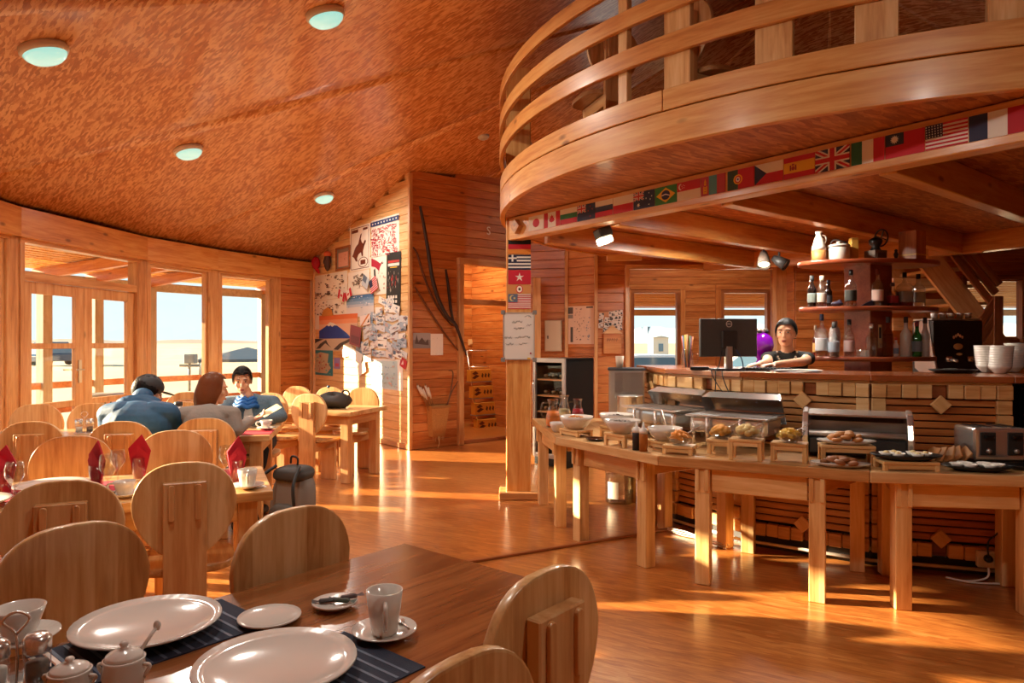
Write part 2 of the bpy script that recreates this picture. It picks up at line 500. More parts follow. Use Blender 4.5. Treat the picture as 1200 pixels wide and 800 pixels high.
# ceiling ---------------------------------------------------------
mb = MB()
n = 72
def cone(r, a, dz=0.0): 
    p = pol(a, r); return (p.x, p.y, ceil_z(p.x, p.y) + dz)
vs_ = [cone(RR + 0.3, 360 * i / n, 0.03) for i in range(n)] + [cone(0.0, 0, 0.03)]
mb.add(vs_, [(i, (i + 1) % n, n) for i in range(n)])
ceiling = tag(mb.build('ceiling', 'brown_x'), 'conical ceiling of orange strand board panels rising from the window wall', 'ceiling', kind='structure')
def wedge(r0, r1, a0, a1):
    mb = MB(); k = 12; g = 0.003
    top, bot = [], []
    for dz, lst in ((0.012, top), (0.0, bot)):
        for r in (r0 - g, r1 + g):
            ga = math.degrees(g / max(r, 0.3))
            lst.append([cone(r, a0 + ga + (a1 - a0 - 2 * ga) * i / k, dz) for i in range(k + 1)])
    A, B, C2, D = bot[0], bot[1], top[0], top[1]
    for i in range(k):
        mb.add([A[i], A[i + 1], B[i + 1], B[i]], [(0, 1, 2, 3)], 0, True)
    for P, Q in ((A, C2), (B, D)):
        for i in range(k): mb.add([P[i], P[i + 1], Q[i + 1], Q[i]], [(0, 1, 2, 3)])
    for i in (0, k): mb.add([A[i], B[i], D[i], C2[i]], [(0, 1, 2, 3)])
    mb.build('panel', 'osb_ceiling', ceiling)
for i in range(15):
    a0 = 187.0 + 24 * i
    for r0, r1 in ((RR + 0.28, 0.05),): wedge(r0, r1, a0, a0 + 24)

# plank walls -----------------------------------------------------
_pk = {}
def plank_obj(parent, p0, p1, t, w, mat, up=(0, 0, 1)):
    L = round((V(p1) - V(p0)).length, 2)
    key = (L, t, w, mat)
    if key not in _pk:
        mb = MB(); mb.box((0, 0, 0), (L, t, w)); _pk[key] = mb.mesh('plank', mat, bevel=0.005)
    return link('plank', _pk[key], parent, frame_mat((V(p0) + V(p1)) / 2, V(p1) - V(p0), up))

def plank_wall(name, A, B, z0, ztop, label, holes=(), pitch=0.125, t=0.02, mat='plank_x', side=1, parent=None, back=0.05):
    """horizontal planks from A to B; ztop a number or a function of a point; side picks the face"""
    A, B = v2(A), v2(B)
    L = (B - A).length; u = (B - A) / L
    nrm = V((-u.y, u.x, 0)) * side
    root = parent or tag(thing(name, loc=A), label, 'wall', kind='structure')
    zt = ztop if callable(ztop) else (lambda x, y: ztop)
    zmax = max(zt(*(A + u * L * i / 20).xy) for i in range(21))
    bk = MB()
    k = 0
    z = z0
    while z < zmax - 0.005:
        zc = z + pitch / 2
        ss = [L * i / 80 for i in range(81)]
        ok = []
        for s in ss:
            p = A + u * s
            ok.append(zt(p.x, p.y) > zc - 0.01 and not any(h[0] - 1e-4 < s < h[1] + 1e-4 and h[2] < zc < h[3] for h in holes))
        i = 0
        while i < 81:
            if ok[i]:
                j = i
                while j + 1 < 81 and ok[j + 1]: j += 1
                s0, s1 = ss[i], ss[j]
                for h in holes:
                    if h[2] < zc < h[3]:
                        if 0 < h[0] - s1 < L / 60: s1 = h[0]
                        if 0 < s0 - h[1] < L / 60: s0 = h[1]
                if s1 - s0 > 0.02:
                    a, b = A + u * s0, A + u * s1
                    o = nrm * (t / 2)
                    zh = V((0, 0, zc))
                    plank_obj(root, a + o + zh, b + o + zh, t, pitch - 0.003, mat)
                    c = (a + b) / 2 - nrm * (back / 2 - 0.002) + zh
                    bk.box(c, (s1 - s0, back, pitch), rz=math.atan2(u.y, u.x))
                i = j + 1
            else: i += 1
        z += pitch; k += 1
    bk.build('backing', 'brown_x', root)
    return root

# the window wall -------------------------------------------------
T366, T322, T248, T163, T10 = (ang_px(p) for p in (366, 322, 248, 163, 10))
wall_left = tag(thing('wall_left', loc=pol(T163, RR)), 'curved wall of pine posts with tall windows and a glazed double door', 'wall', kind='structure')
BEAM0, HEAD, SILL = 2.53, 2.53, 0.34
def bay_pts(a, b, inset=0.0):
    P, Q = pol(a, RR), pol(b, RR)
    u = (Q - P).normalized()
    return P + u * inset, Q - u * inset, u, V((-u.y, u.x, 0)) if (CC - P).dot(V((-u.y, u.x, 0))) > 0 else V((u.y, -u.x, 0))
def wall_post(a):
    p = pol(a, RR + 0.02); inn = (CC - p).normalized()
    mb = MB(); mb.box((0, 0, 0), (BEAM0, 0.15, 0.16))
    mb.build('post', 'pine_x', wall_left, frame_mat(p + V((0, 0, BEAM0 / 2)), (0, 0, 1), inn), bevel=0.006)
def header(a, b):
    P, Q, u, nn = bay_pts(a, b)
    board('header_beam', P - u * 0.03 + V((0, 0, 2.66)) + nn * 0.03, Q + u * 0.03 + V((0, 0, 2.66)) + nn * 0.03, 0.2, 0.30, 'beam_x', wall_left)
    bk = MB(); c = (P + Q) / 2 - nn * 0.1 + V((0, 0, 2.85)); bk.box(c, ((Q - P).length + 0.1, 0.1, 0.3), rz=math.atan2(u.y, u.x)); bk.build('eave_board', 'brown_x', wall_left)
win_n = [0]
def frame_bars(P, Q, u, nn, z0, z1, w, dpt, parent, name='frame', mat='pine_x'):
    up = V((0, 0, 1))
    board(name, P + up * (z0 + w / 2), Q + up * (z0 + w / 2), dpt, w, mat, parent)
    board(name, P + up * (z1 - w / 2), Q + up * (z1 - w / 2), dpt, w, mat, parent)
    board(name, P + u * (w / 2) + up * (z0 + w), P + u * (w / 2) + up * (z1 - w), dpt, w, mat, parent, up=u)
    board(name, Q - u * (w / 2) + up * (z0 + w), Q - u * (w / 2) + up * (z1 - w), dpt, w, mat, parent, up=u)
def pane(P, Q, z0, z1, parent, off=V((0, 0, 0)), t=0.006):
    mb = MB(); L = (Q - P).length
    mb.box((0, 0, 0), (L, t, z1 - z0))
    return mb.build('pane', 'window_glass', parent, frame_mat((P + Q) / 2 + off + V((0, 0, (z0 + z1) / 2)), Q - P))
def window_bay(a, b, label, sill=SILL):
    win_n[0] += 1
    P, Q, u, nn = bay_pts(a, b, 0.075)
    w = tag(thing('window_%d' % win_n[0], loc=(P + Q) / 2), label, 'window', kind='structure')
    frame_bars(P, Q, u, nn, sill, HEAD, 0.055, 0.12, w)
    frame_bars(P + u * 0.055, Q - u * 0.055, u, nn, sill + 0.055, HEAD - 0.055, 0.035, 0.07, w, 'sash')
    pane(P + u * 0.085, Q - u * 0.085, sill + 0.085, HEAD - 0.085, w)
    board('sill', P + V((0, 0, sill - 0.015)) + nn * 0.09, Q + V((0, 0, sill - 0.015)) + nn * 0.09, 0.16, 0.03, 'pine_x', w)
    z = 0.0
    while z < sill - 0.05:
        board('plank', P + V((0, 0, z + 0.055)), Q + V((0, 0, z + 0.055)), 0.06, 0.108, 'plank_x', wall_left); z += 0.11
def solid_bay(a, b):
    P, Q, u, nn = bay_pts(a, b, 0.0)
    plank_wall('wall', P, Q, 0.0, BEAM0, '', pitch=0.126, side=1 if nn.dot(V((-u.y, u.x, 0))) > 0 else -1, parent=wall_left)
solid_bay(T366, T322)
window_bay(T322, T248, 'tall window by the plank corner looking out on a canopy and grey veranda post')
window_bay(T248, T163, 'tall window beside the double door looking out on open desert')
more = [T10 + 9.5 * i for i in range(0, 17)]
for a in [T366, T322, T248, T163] + more: wall_post(a)
for a, b in zip([T366, T322, T248, T163] + more[:-1], [T322, T248, T163] + more): header(a, b)
for i in range(16):
    if i > 2: solid_bay(more[i], more[i + 1])
    else: window_bay(more[i], more[i + 1], 'tall window of the curved wall past the double door')
# double door
P, Q, u, nn = bay_pts(T163, T10, 0.075)
door = tag(thing('door_1', loc=(P + Q) / 2), 'pine double door with glass panes and a transom light above', 'door', kind='structure')
frame_bars(P, Q, u, nn, 0.0, HEAD, 0.06, 0.13, door)
up = V((0, 0, 1))
board('transom_bar', P + u * 0.06 + up * 2.13, Q - u * 0.06 + up * 2.13, 0.13, 0.09, 'pine_x', door)
pane(P + u * 0.06, Q - u * 0.06, 2.175, HEAD - 0.06, door)
mid = (P + Q) / 2
def door_leaf(A, B, handle_at):
    uu = (B - A).normalized(); L = (B - A).length
    lf = MB(); W = 0.13
    M = frame_mat(A, uu)
    def rb(x0, x1, z0, z1, t=0.05): lf.box(((x0 + x1) / 2, 0, (z0 + z1) / 2), (x1 - x0, t, z1 - z0))
    rb(0, W, 0.03, 2.08); rb(L - W, L, 0.03, 2.08)
    for z0, z1 in ((0.03, 0.2), (0.73, 0.80), (1.38, 1.44), (1.96, 2.08)): rb(W, L - W, z0, z1, 0.046)
    o = lf.build('leaf', 'pine_z', door, M, bevel=0.004)
    for z0, z1 in ((0.2, 0.73), (0.80, 1.38), (1.44, 1.96)):
        pane(A + uu * W, B - uu * W, z0, z1, o)
    if handle_at is not None:
        h = MB(); h.box((handle_at, 0.0, 1.12), (0.045, 0.075, 0.26)); h.tube([(handle_at, 0.05, 1.14), (handle_at, 0.085, 1.14), (handle_at + 0.11, 0.085, 1.14)], 0.009)
        h.tube([(handle_at, -0.05, 1.14), (handle_at, -0.085, 1.14), (handle_at + 0.11, -0.085, 1.14)], 0.009)
        h.build('handle', 'steel_dull', o, M, bevel=0.002)
door_leaf(P + u * 0.062, mid - u * 0.004, None)
door_leaf(mid + u * 0.004, Q - u * 0.062, 0.07)
# hidden rest of the round wall, beyond the photograph's edge
mb = MB()
a = more[-1]
while a < 375:
    b = min(a + 6, 375)
    p, q = pol(a, RR), pol(b, RR)
    mb.prism([(p.x, p.y), (q.x, q.y), (q.x + (q.x - CC.x) * 0.015, q.y + (q.y - CC.y) * 0.015), (p.x + (p.x - CC.x) * 0.015, p.y + (p.y - CC.y) * 0.015)], 0, 2.85)
    a += 6
tag(mb.build('wall_right', 'plank_x'), 'plain curved plank wall closing the hall beyond the bar', 'wall', kind='structure')

# the wall with the posters and the wall with the branches -----------
PK = pol(T366, RR - 0.02); PJ = V((-1.37, 9.44, 0))
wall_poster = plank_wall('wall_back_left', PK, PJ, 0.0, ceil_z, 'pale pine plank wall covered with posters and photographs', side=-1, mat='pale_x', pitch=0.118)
SD = V((0.773, 0.634, 0)).normalized()
SE = PJ + SD * 2.15
D0, D1 = 0.79, 2.05
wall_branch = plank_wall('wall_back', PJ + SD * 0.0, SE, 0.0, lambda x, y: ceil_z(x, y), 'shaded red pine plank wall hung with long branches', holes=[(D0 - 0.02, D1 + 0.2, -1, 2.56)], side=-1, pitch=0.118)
board('corner_trim', PJ + V((0.0, -0.03, 0)), PJ + V((0.0, -0.03, 3.72)), 0.05, 0.05, 'pine_x', wall_branch, up=(SD.x, SD.y, 0))
board('corner_trim', PK + V((0.06, -0.1, 0)), PK + V((0.06, -0.1, 2.8)), 0.06, 0.06, 'pine_x', wall_poster)
tag(board('baseboard_left', PK + (PJ - PK) * 0.03 + V((-0.022, -0.019, 0.04)), PJ + V((-0.022, -0.019, 0.04)), 0.016, 0.07, 'pine_x'), 'pine baseboard along the poster wall', 'baseboard', kind='structure')
# opening to the hall
NS = V((SD.y, -SD.x, 0))
frame_hall = tag(thing('door_2', loc=PJ + SD * D0), 'open doorway with a wooden transom leading to a small hall with steps', 'door', kind='structure')
for s in (D0, D1 + 0.12):
    board('jamb', PJ + SD * s + NS * 0.02, PJ + SD * s + NS * 0.02 + V((0, 0, 2.6)), 0.12, 0.085, 'pine_x', frame_hall, up=SD)
board('lintel', PJ + SD * D0 + V((0, 0, 2.03)), PJ + SD * (D1 + 0.12) + V((0, 0, 2.03)), 0.1, 0.075, 'pine_x', frame_hall)
board('head_board', PJ + SD * (D0 - 0.05) + NS * 0.03 + V((0, 0, 2.60)), PJ + SD * (D1 + 0.16) + NS * 0.03 + V((0, 0, 2.60)), 0.12, 0.09, 'pine_x', frame_hall)
board('riser', PJ + SD * (D0 + 0.03) + V((0, 0, 0.025)), PJ + SD * (D1 + 0.1) + V((0, 0, 0.025)), 0.06, 0.05, 'brown_x', frame_hall)
HB = -NS * 1.75
wall_hall = plank_wall('wall_hall', PJ + SD * (D0 - 0.75) + HB, PJ + SD * 2.6 + HB, 0.0, 3.3, 'lit orange pine plank wall at the end of the hall', side=-1, pitch=0.12)
plank_wall('wall', PJ + SD * 0.30 - NS * 0.1, PJ + SD * 0.30 + HB, 0.0, 3.3, '', side=-1, pitch=0.12, parent=wall_hall)
plank_wall('wall', PJ + SD * 2.3 + HB, PJ + SD * 2.3 - NS * 0.1, 0.0, 3.3, '', side=-1, pitch=0.12, parent=wall_hall)
mb = MB()
mb.prism([tuple((PJ + SD * 0.25 - NS * 0.03).xy), tuple((PJ + SD * 2.4 - NS * 0.03).xy), tuple((PJ + SD * 2.4 + HB).xy), tuple((PJ + SD * 0.25 + HB).xy)], 0.0, 0.05)
tag(mb.build('floor_hall', 'floor_board'), 'raised floor of the small hall behind the doorway', 'floor', kind='structure')
mb = MB()
mb.prism([tuple((PJ + SD * 0.2 - NS * 0.06).xy), tuple((PJ + SD * 2.5 - NS * 0.06).xy), tuple((PJ + SD * 2.5 + HB * 1.05).xy), tuple((PJ + SD * 0.2 + HB * 1.05).xy)], 3.3, 3.36)
tag(mb.build('ceiling_hall', 'osb_ceiling'), 'low ceiling of the small hall', 'ceiling', kind='structure')
st = tag(thing('hall_steps', 'two pale wooden steps rising behind the hall doorway', 'steps', PJ + SD * 0.9 - NS * 0.75 + V((0, 0, 0.05))), kind='structure')
for k, (s0, s1, n0, n1, h) in enumerate(((0.42, 1.18, 0.45, 1.2, 0.15), (0.42, 1.0, 0.75, 1.5, 0.31))):
    mb = MB()
    mb.prism([tuple((PJ + SD * a - NS * b).xy) for a, b in ((s0, n0), (s1, n0), (s1, n1), (s0, n1))], 0.05, 0.05 + h)
    mb.build('step', 'pale_x', st, bevel=0.006)

# walls round the bar --------------------------------------------
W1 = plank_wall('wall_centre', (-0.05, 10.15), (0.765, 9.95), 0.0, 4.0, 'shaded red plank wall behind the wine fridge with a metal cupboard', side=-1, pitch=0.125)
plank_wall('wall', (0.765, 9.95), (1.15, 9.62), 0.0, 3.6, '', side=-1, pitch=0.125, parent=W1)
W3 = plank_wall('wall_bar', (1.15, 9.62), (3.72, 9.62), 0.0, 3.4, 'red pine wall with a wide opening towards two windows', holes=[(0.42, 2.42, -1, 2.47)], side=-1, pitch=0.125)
for px, Y, h in ((663.5, 9.93, 3.4), (698, 9.6, 3.4)):
    x = ray(px) * Y
    board('corner_trim', (x, Y - 0.03, 0), (x, Y - 0.03, h), 0.045, 0.045, 'pine_x', W1)
board('opening_trim', (1.575, 9.58, 0), (1.575, 9.58, 2.47), 0.09, 0.06, 'pine_x', W3, up=(1, 0, 0))
board('opening_trim', (1.55, 9.58, 2.48), (3.66, 9.58, 2.48), 0.09, 0.06, 'pine_x', W3)
tag(board('timber_post', (3.64, 9.5, 0), (3.64, 9.5, 2.47), 0.15, 0.15, 'pine_x', up=(1, 0, 0), bevel=0.006), 'pale timber post beside the bar woman under the loft joists', 'post', kind='structure')
tag(board('timber_post', (0.345, 9.75, 0), (0.345, 9.75, 2.35), 0.1, 0.11, 'pine_x', up=(1, 0, 0), bevel=0.006), 'slim pine door post standing behind the whiteboard post', 'post', kind='structure')
# far wall with two windows
WY = 12.7
wx = [(ray(740) * WY, ray(795) * WY), (ray(845) * WY, ray(900) * WY)]
wz = (0.75, 2.36)
AX = 0.9
wall_far = plank_wall('wall_far', (AX, WY), (6.2, WY), 0.0, lambda x, y: ceil_z(x, y) + 0.1, 'red pine wall behind the bar with two windows over parked cars', holes=[(a - AX - 0.02, b - AX + 0.02, wz[0] - 0.06, wz[1] + 0.06) for a, b in wx], side=-1, pitch=0.125)
plank_wall('wall', (1.15, 9.7), (1.15, WY), 0.0, 2.9, '', side=-1, parent=wall_far)
for k, (a, b) in enumerate(wx):
    win_n[0] += 1
    w = tag(thing('window_%d' % win_n[0], loc=(a, WY, 0)), ('window behind the bar above the straw jar, parked cars outside' if k == 0 else 'window behind the bar partly hidden by the monitor'), 'window', kind='structure')
    Pw, Qw = V((a - 0.02, WY - 0.0, 0)), V((b + 0.02, WY - 0.0, 0))
    frame_bars(Pw - V((0.09, 0.03, 0)), Qw + V((0.09, -0.03, 0)), V((1, 0, 0)), None, wz[0] - 0.13, wz[1] + 0.13, 0.09, 0.1, w, 'frame', 'plank_x')
    frame_bars(Pw, Qw, V((1, 0, 0)), None, wz[0] - 0.04, wz[1] + 0.04, 0.06, 0.14, w, 'sash', 'brown_x')
    pane(Pw + V((0.05, 0, 0)), Qw - V((0.05, 0, 0)), wz[0], wz[1], w)
# right-hand wall with window and stairs
WR = 9.2
hx = (ray(1128) * WR, ray(1194) * WR)
hz = (CAMH - (402 - CY) / F * WR, CAMH - (327 - CY) / F * WR)
wall_stair = plank_wall('wall_stair', (3.72, WR), (11.2, WR), 0.0, lambda x, y: min(ceil_z(x, y), 4.4), 'red pine plank wall behind the bar shelves and the loft stair', holes=[(hx[0] - 3.72, hx[1] - 3.72, hz[0], hz[1])], side=-1)
plank_wall('wall', (3.72, 9.62), (3.72, WR), 0.0, 3.4, '', side=-1, parent=wall_stair)
win_n[0] += 1
w = tag(thing('window_%d' % win_n[0], loc=(hx[0], WR, hz[0])), 'window beyond the loft stair showing a pale house roof', 'window', kind='structure')
frame_bars(V((hx[0] - 0.05, WR - 0.02, 0)), V((hx[1] + 0.05, WR - 0.02, 0)), V((1, 0, 0)), None, hz[0] - 0.05, hz[1] + 0.05, 0.06, 0.12, w, 'frame', 'brown_x')
pane(V((hx[0], WR, 0)), V((hx[1], WR, 0)), hz[0], hz[1], w)

# ================================================================== loft
CB, RB = V((3.40, 6.457, 0)), 3.51
loft = tag(thing('loft_balcony', loc=(CB.x, CB.y, 2.6)), 'curved pine loft balcony with bent railing boards above the bar', 'balcony', kind='structure')
mb = MB(); n = 90
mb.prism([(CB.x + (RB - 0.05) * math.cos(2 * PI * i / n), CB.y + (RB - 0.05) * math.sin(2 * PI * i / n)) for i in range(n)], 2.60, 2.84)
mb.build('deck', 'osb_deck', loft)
A776 = ang_px(776, RB, CB, far=False)
for z0, z1, cuts in ((2.585, 2.775, (95, 140, 193, 262, 330)), (2.783, 2.905, (95, 150, A776, 275, 330))):
    for a, b in zip(cuts, cuts[1:]):
        arcboard('fascia_board', CB, RB - 0.045, RB, z0, z1, a + 0.04, b - 0.04, 'beam_h', loft)
for z0, z1 in ((3.10, 3.215), (3.35, 3.455), (3.60, 3.70)):
    arcboard('rail', CB, RB - 0.03, RB + 0.005, z0, z1, 95, 330, 'beam_h', loft)
for px, w in ((733, 0.075), (796, 0.17), (908, 0.19), (1027, 0.19), (1184, 0.19), (1370, 0.19)):
    a = ang_px(px, RB - 0.06, CB, far=False)
    p = pol(a, RB - 0.055, 0, CB)
    board('baluster', p + V((0, 0, 2.84)), p + V((0, 0, 3.72)), 0.045, w, 'pale_x', loft, up=V((-math.sin(math.radians(a)), math.cos(math.radians(a)), 0)))
for a in (120, 145, 165):
    p = pol(a, RB - 0.055, 0, CB)
    board('baluster', p + V((0, 0, 2.84)), p + V((0, 0, 3.72)), 0.045, 0.12, 'pale_x', loft, up=V((-math.sin(math.radians(a)), math.cos(math.radians(a)), 0)))

# post, flag beam, joists
FB0, FB1 = V((-0.03, 6.46, 0)), V((2.70, 2.86, 0))
FBU = (FB1 - FB0).normalized()
FBN = V((FBU.y, -FBU.x, 0))            # towards the room
if FBN.y > 0: FBN = -FBN
post = tag(thing('timber_post', loc=(0.06, 6.60, 0)), 'thick square timber post carrying flags and a whiteboard', 'post', kind='structure')
board('shaft', (0.06, 6.60, 0.0), (0.06, 6.60, 4.0), 0.23, 0.23, 'beam_x', post, up=(1, 0, 0), bevel=0.008)
mb = MB(); mb.box((0.06, 6.60, 0.035), (0.36, 0.36, 0.07)); mb.build('base', 'pine_x', post, bevel=0.008)
beam = tag(thing('timber_beam', loc=FB0 + V((0, 0, 2.39))), 'long timber beam below the loft lined with small flags', 'beam', kind='structure')
zc = V((0, 0, 2.4925))
board('beam_body', FB0 - FBN * 0.06 + zc, FB1 - FBN * 0.06 + zc, 0.12, 0.205, 'beam_x', beam, bevel=0.006)
mb = MB()
Md = frame_mat(FB0 + FBU * 0.15 + FBN * 0.02 + V((0, 0, 2.495)), FBU) @ MX.Rotation(PI / 4, 4, 'Y')
mb.box((0, 0, 0), (0.095, 0.06, 0.095), M=Md); mb.build('diamond_block', 'pine_x', beam, bevel=0.004)
tag(board('timber_post', FB1 + V((0.02, 0.05, 0)), FB1 + V((0.02, 0.05, 2.6)), 0.2, 0.2, 'beam_x', up=(1, 0, 0)), 'square timber post at the front end of the flag beam', 'post', kind='structure')
JD = V((0.779, 0.627, 0)).normalized()
for k, (px, py) in enumerate(((625, 284), (715, 264), (846, 240), (1035, 203))):
    p = onz(px, py, 2.39)
    L = (4.0, 4.4, 4.25, 3.9)[k]
    s = 0.06 if k else 0.18
    tag(board('loft_joist', v2(p) + JD * s + V((0, 0, 2.495)), v2(p) + JD * L + V((0, 0, 2.495)), 0.1, 0.205, 'beam_x', bevel=0.006),
        ('timber joist under the loft running back from the flag post', 'timber joist under the loft behind the Poland and Australia flags', 'timber joist under the loft meeting the flag beam near the Portugal flag', 'timber joist under the loft meeting the flag beam near the Taiwan flag')[k], 'beam', kind='structure')
tag(board('loft_joist', (4.78, 7.62, 2.495), (5.9, 5.2, 2.495), 0.12, 0.205, 'beam_x', bevel=0.006), 'cross beam under the loft above the stair', 'beam', kind='structure')
tag(board('loft_joist', (2.55, 9.25, 2.495), (4.95, 7.45, 2.495), 0.1, 0.205, 'beam_x', bevel=0.006), 'far cross beam under the loft above the bar shelves', 'beam', kind='structure')

# ================================================================== lamps on the ceiling
def ceiling_lamp(p, label, group=None, watts=None, flat=False):
    nrm = V((CC.x - p.x, CC.y - p.y, 0)).normalized() * SLOPE
    zdir = V((0, 0, 1)) - nrm            # ceiling normal (up); slope rises towards the centre
    zdir = V((0, 0, 1)) if flat else zdir.normalized()
    x = zdir.orthogonal().normalized(); y = zdir.cross(x)
    M = MX((x, y, zdir)).transposed().to_4x4(); M.translation = p - zdir * 0.002
    root = tag(bpy.data.objects.new('ceiling_lamp', None), label, 'lamp', group); COL.objects.link(root); root.matrix_basis = M
    b = MB(); b.lathe([(0.0, 0.0), (0.135, 0.0), (0.138, -0.03), (0.128, -0.045), (0.10, -0.047)], n=28); b.build('rim', 'plastic_white', root, world=False)
    b = MB(); b.lathe([(0.122, -0.044), (0.112, -0.066), (0.085, -0.088), (0.045, -0.1), (0.0, -0.103)], n=28); b.build('diffuser', 'lamp_glow', root, world=False)
    ld = bpy.data.lights.new('lamp_light', 'AREA'); ld.shape = 'DISK'; ld.size = 0.2; ld.energy = watts or LAMP_W; ld.color = (1.0, 0.93, 0.82)
    lo = link('lamp_light', ld, root, MX.Translation((0, 0, -0.11)), world=False)
    return root
_defs['lamp_glow'] = lambda: plain('lamp_glow', '#cfeee6', 0.25, emit='#8fe8dc', estr=0.5, coat=0.3)
def cone_hit(px, py):
    for i in range(1, 4000):
        Y = i * 0.005
        p = at(px, py, Y)
        if p.z > ceil_z(p.x, p.y): return p
for px, py, lab in ((50, 55, 'round bulkhead lamp shining on the ceiling nearest the strand board seam'), (380, 14, 'round bulkhead lamp glowing high up on the slope towards the loft'),
                    (220, 174, 'round bulkhead lamp shining on the ceiling in line with the double door'), (379, 229, 'round bulkhead lamp shining on the ceiling above the poster wall')):
    ceiling_lamp(cone_hit(px, py), lab)
for a, r in [(228.0, 6.5), (251, 6.5)]:
    p = pol(a, r); p.z = ceil_z(p.x, p.y)
    ceiling_lamp(p, 'round bulkhead lamp on the ceiling ' + ('above the dark glossy table', 'above the bread and toaster')[a > 240], None, 12)
p = cone_hit(566, 160)
det = tag(thing('smoke_detector', loc=p), 'small round white smoke detector on the ceiling near the loft', 'detector')
b = MB(); b.lathe([(0.0, 0.03), (0.075, 0.03), (0.078, -0.01), (0.06, -0.03), (0.0, -0.035)], n=22); b.build('housing', 'plastic_white', det, MX.Translation(p))
b = MB(); b.lathe([(0.0, -0.034), (0.03, -0.034), (0.026, -0.046), (0.0, -0.048)], n=16); b.build('sensor_cap', 'plastic_white', det, MX.Translation(p))
ceiling_lamp(V((2.2, 7.2, 2.598)), 'added round lamp hidden under the loft deck between two joists', None, 45, True)  # added fill lamp, kept out of sight, brightens the space under the loft
ceiling_lamp(V((2.235, 5.72, 2.598)), 'added round lamp hidden under the loft deck above the bar top', None, 16, True)  # second added lamp, tucked behind a joist to light bar and shelves
p = V((3.0, 11.2, 0)); p.z = ceil_z(p.x, p.y); ceiling_lamp(p, 'added unseen round lamp on the ceiling of the back room with two windows', None, 40)  # unseen lamp added to lift the dark back room
# hall lamp
p = PJ + SD * 1.5 - NS * 0.95 + V((0, 0, 3.3))
hl = tag(thing('hall_lamp', loc=p), 'round lamp on the low ceiling of the small hall', 'lamp')
b = MB(); b.lathe([(0.0, 0.0), (0.13, 0.0), (0.12, -0.05), (0.0, -0.07)], n=20); b.build('shade', 'lamp_glow', hl, MX.Translation(p))
ld = bpy.data.lights.new('lamp_light', 'AREA'); ld.shape = 'DISK'; ld.size = 0.2; ld.energy = 30; ld.color = (1.0, 0.78, 0.5)
link('lamp_light', ld, hl, MX.Translation(p + V((0, 0, -0.1))))
# ================================================================== chairs
def egg(w, h, n=40):
    """rounded backrest outline: widest a little above the middle, tapering downwards; (x, z) from the bottom"""
    out = []
    for i in range(n):
        a = 2 * PI * i / n
        x, z = math.cos(a), math.sin(a)
        x = math.copysign(abs(x) ** 0.76, x); z = math.copysign(abs(z) ** 0.88, z)
        k = 1.0 - 0.24 * max(0, 0.15 - z) ** 1.3
        out.append((x * w / 2 * k, h / 2 + z * h / 2))
    return out
def vert_poly(poly, y0, y1):
    """matrix trick: a polygon given as (x, z) extruded along y"""
    return MX(((1, 0, 0, 0), (0, 0, 1, 0), (0, 1, 0, 0), (0, 0, 0, 1)))
SWAP = vert_poly(None, 0, 0)
def make_chair():
    r = thing('dining_chair')
    top = 0.93
    b = MB(); b.prism([(x, z + 0.515) for x, z in egg(0.42, 0.415)], -0.215, -0.187, M=SWAP, smooth_side=True)
    b.build('backrest', 'glued_z', r, world=False, bevel=0.006, seg=2)
    b = MB(); b.box((0, -0.236, 0.425), (0.172, 0.040, 0.85)); bp = b.build('back_leg', 'pine_z', r, world=False, bevel=0.004)
    for s in (-1, 1):
        b = MB()
        po = [(s * 0.052 + 0.0125 * math.cos(a), 0.765 + (0.065 if math.sin(a) >= 0 else -0.065) + 0.0125 * math.sin(a)) for a in [2 * PI * i / 16 for i in range(16)]]
        b.prism(po, -0.268, -0.255, M=SWAP); b.build('batten', 'pine_z', bp, world=False, bevel=0.002)
    seat = []
    for i in range(36):
        a = 2 * PI * i / 36
        x, y = math.cos(a), math.sin(a)
        seat.append((math.copysign(abs(x) ** 0.62, x) * 0.205, math.copysign(abs(y) ** 0.62, y) * 0.205 + 0.005))
    b = MB(); b.prism(seat, 0.435, 0.47, smooth_side=True); b.build('seat', 'glued_y', r, world=False, bevel=0.008, seg=2)
    b = MB(); b.box((0, 0.15, 0.215), (0.172, 0.04, 0.43)); b.build('front_leg', 'pine_z', r, world=False, bevel=0.004)
    for s in (-1, 1):
        b = MB(); b.box((s * 0.064, -0.035, 0.385), (0.035, 0.36, 0.09)); b.build('apron', 'pine_y', r, world=False, bevel=0.003)
    return r
chair0 = make_chair()
chair_used = [False]
def place_chair(back, facing, label, group=None):
    """back: where the backrest stands on the floor; facing: the way its sitter looks"""
    f = v2(facing).normalized()
    loc = v2(back) + f * 0.20
    M = MX.Translation(loc) @ MX.Rotation(math.atan2(f.y, f.x) - PI / 2, 4, 'Z')
    if not chair_used[0]:
        o = chair0; o.matrix_basis = M; chair_used[0] = True
    else: o = copy_tree(chair0, None, M)
    return tag(o, label, 'chair', group)

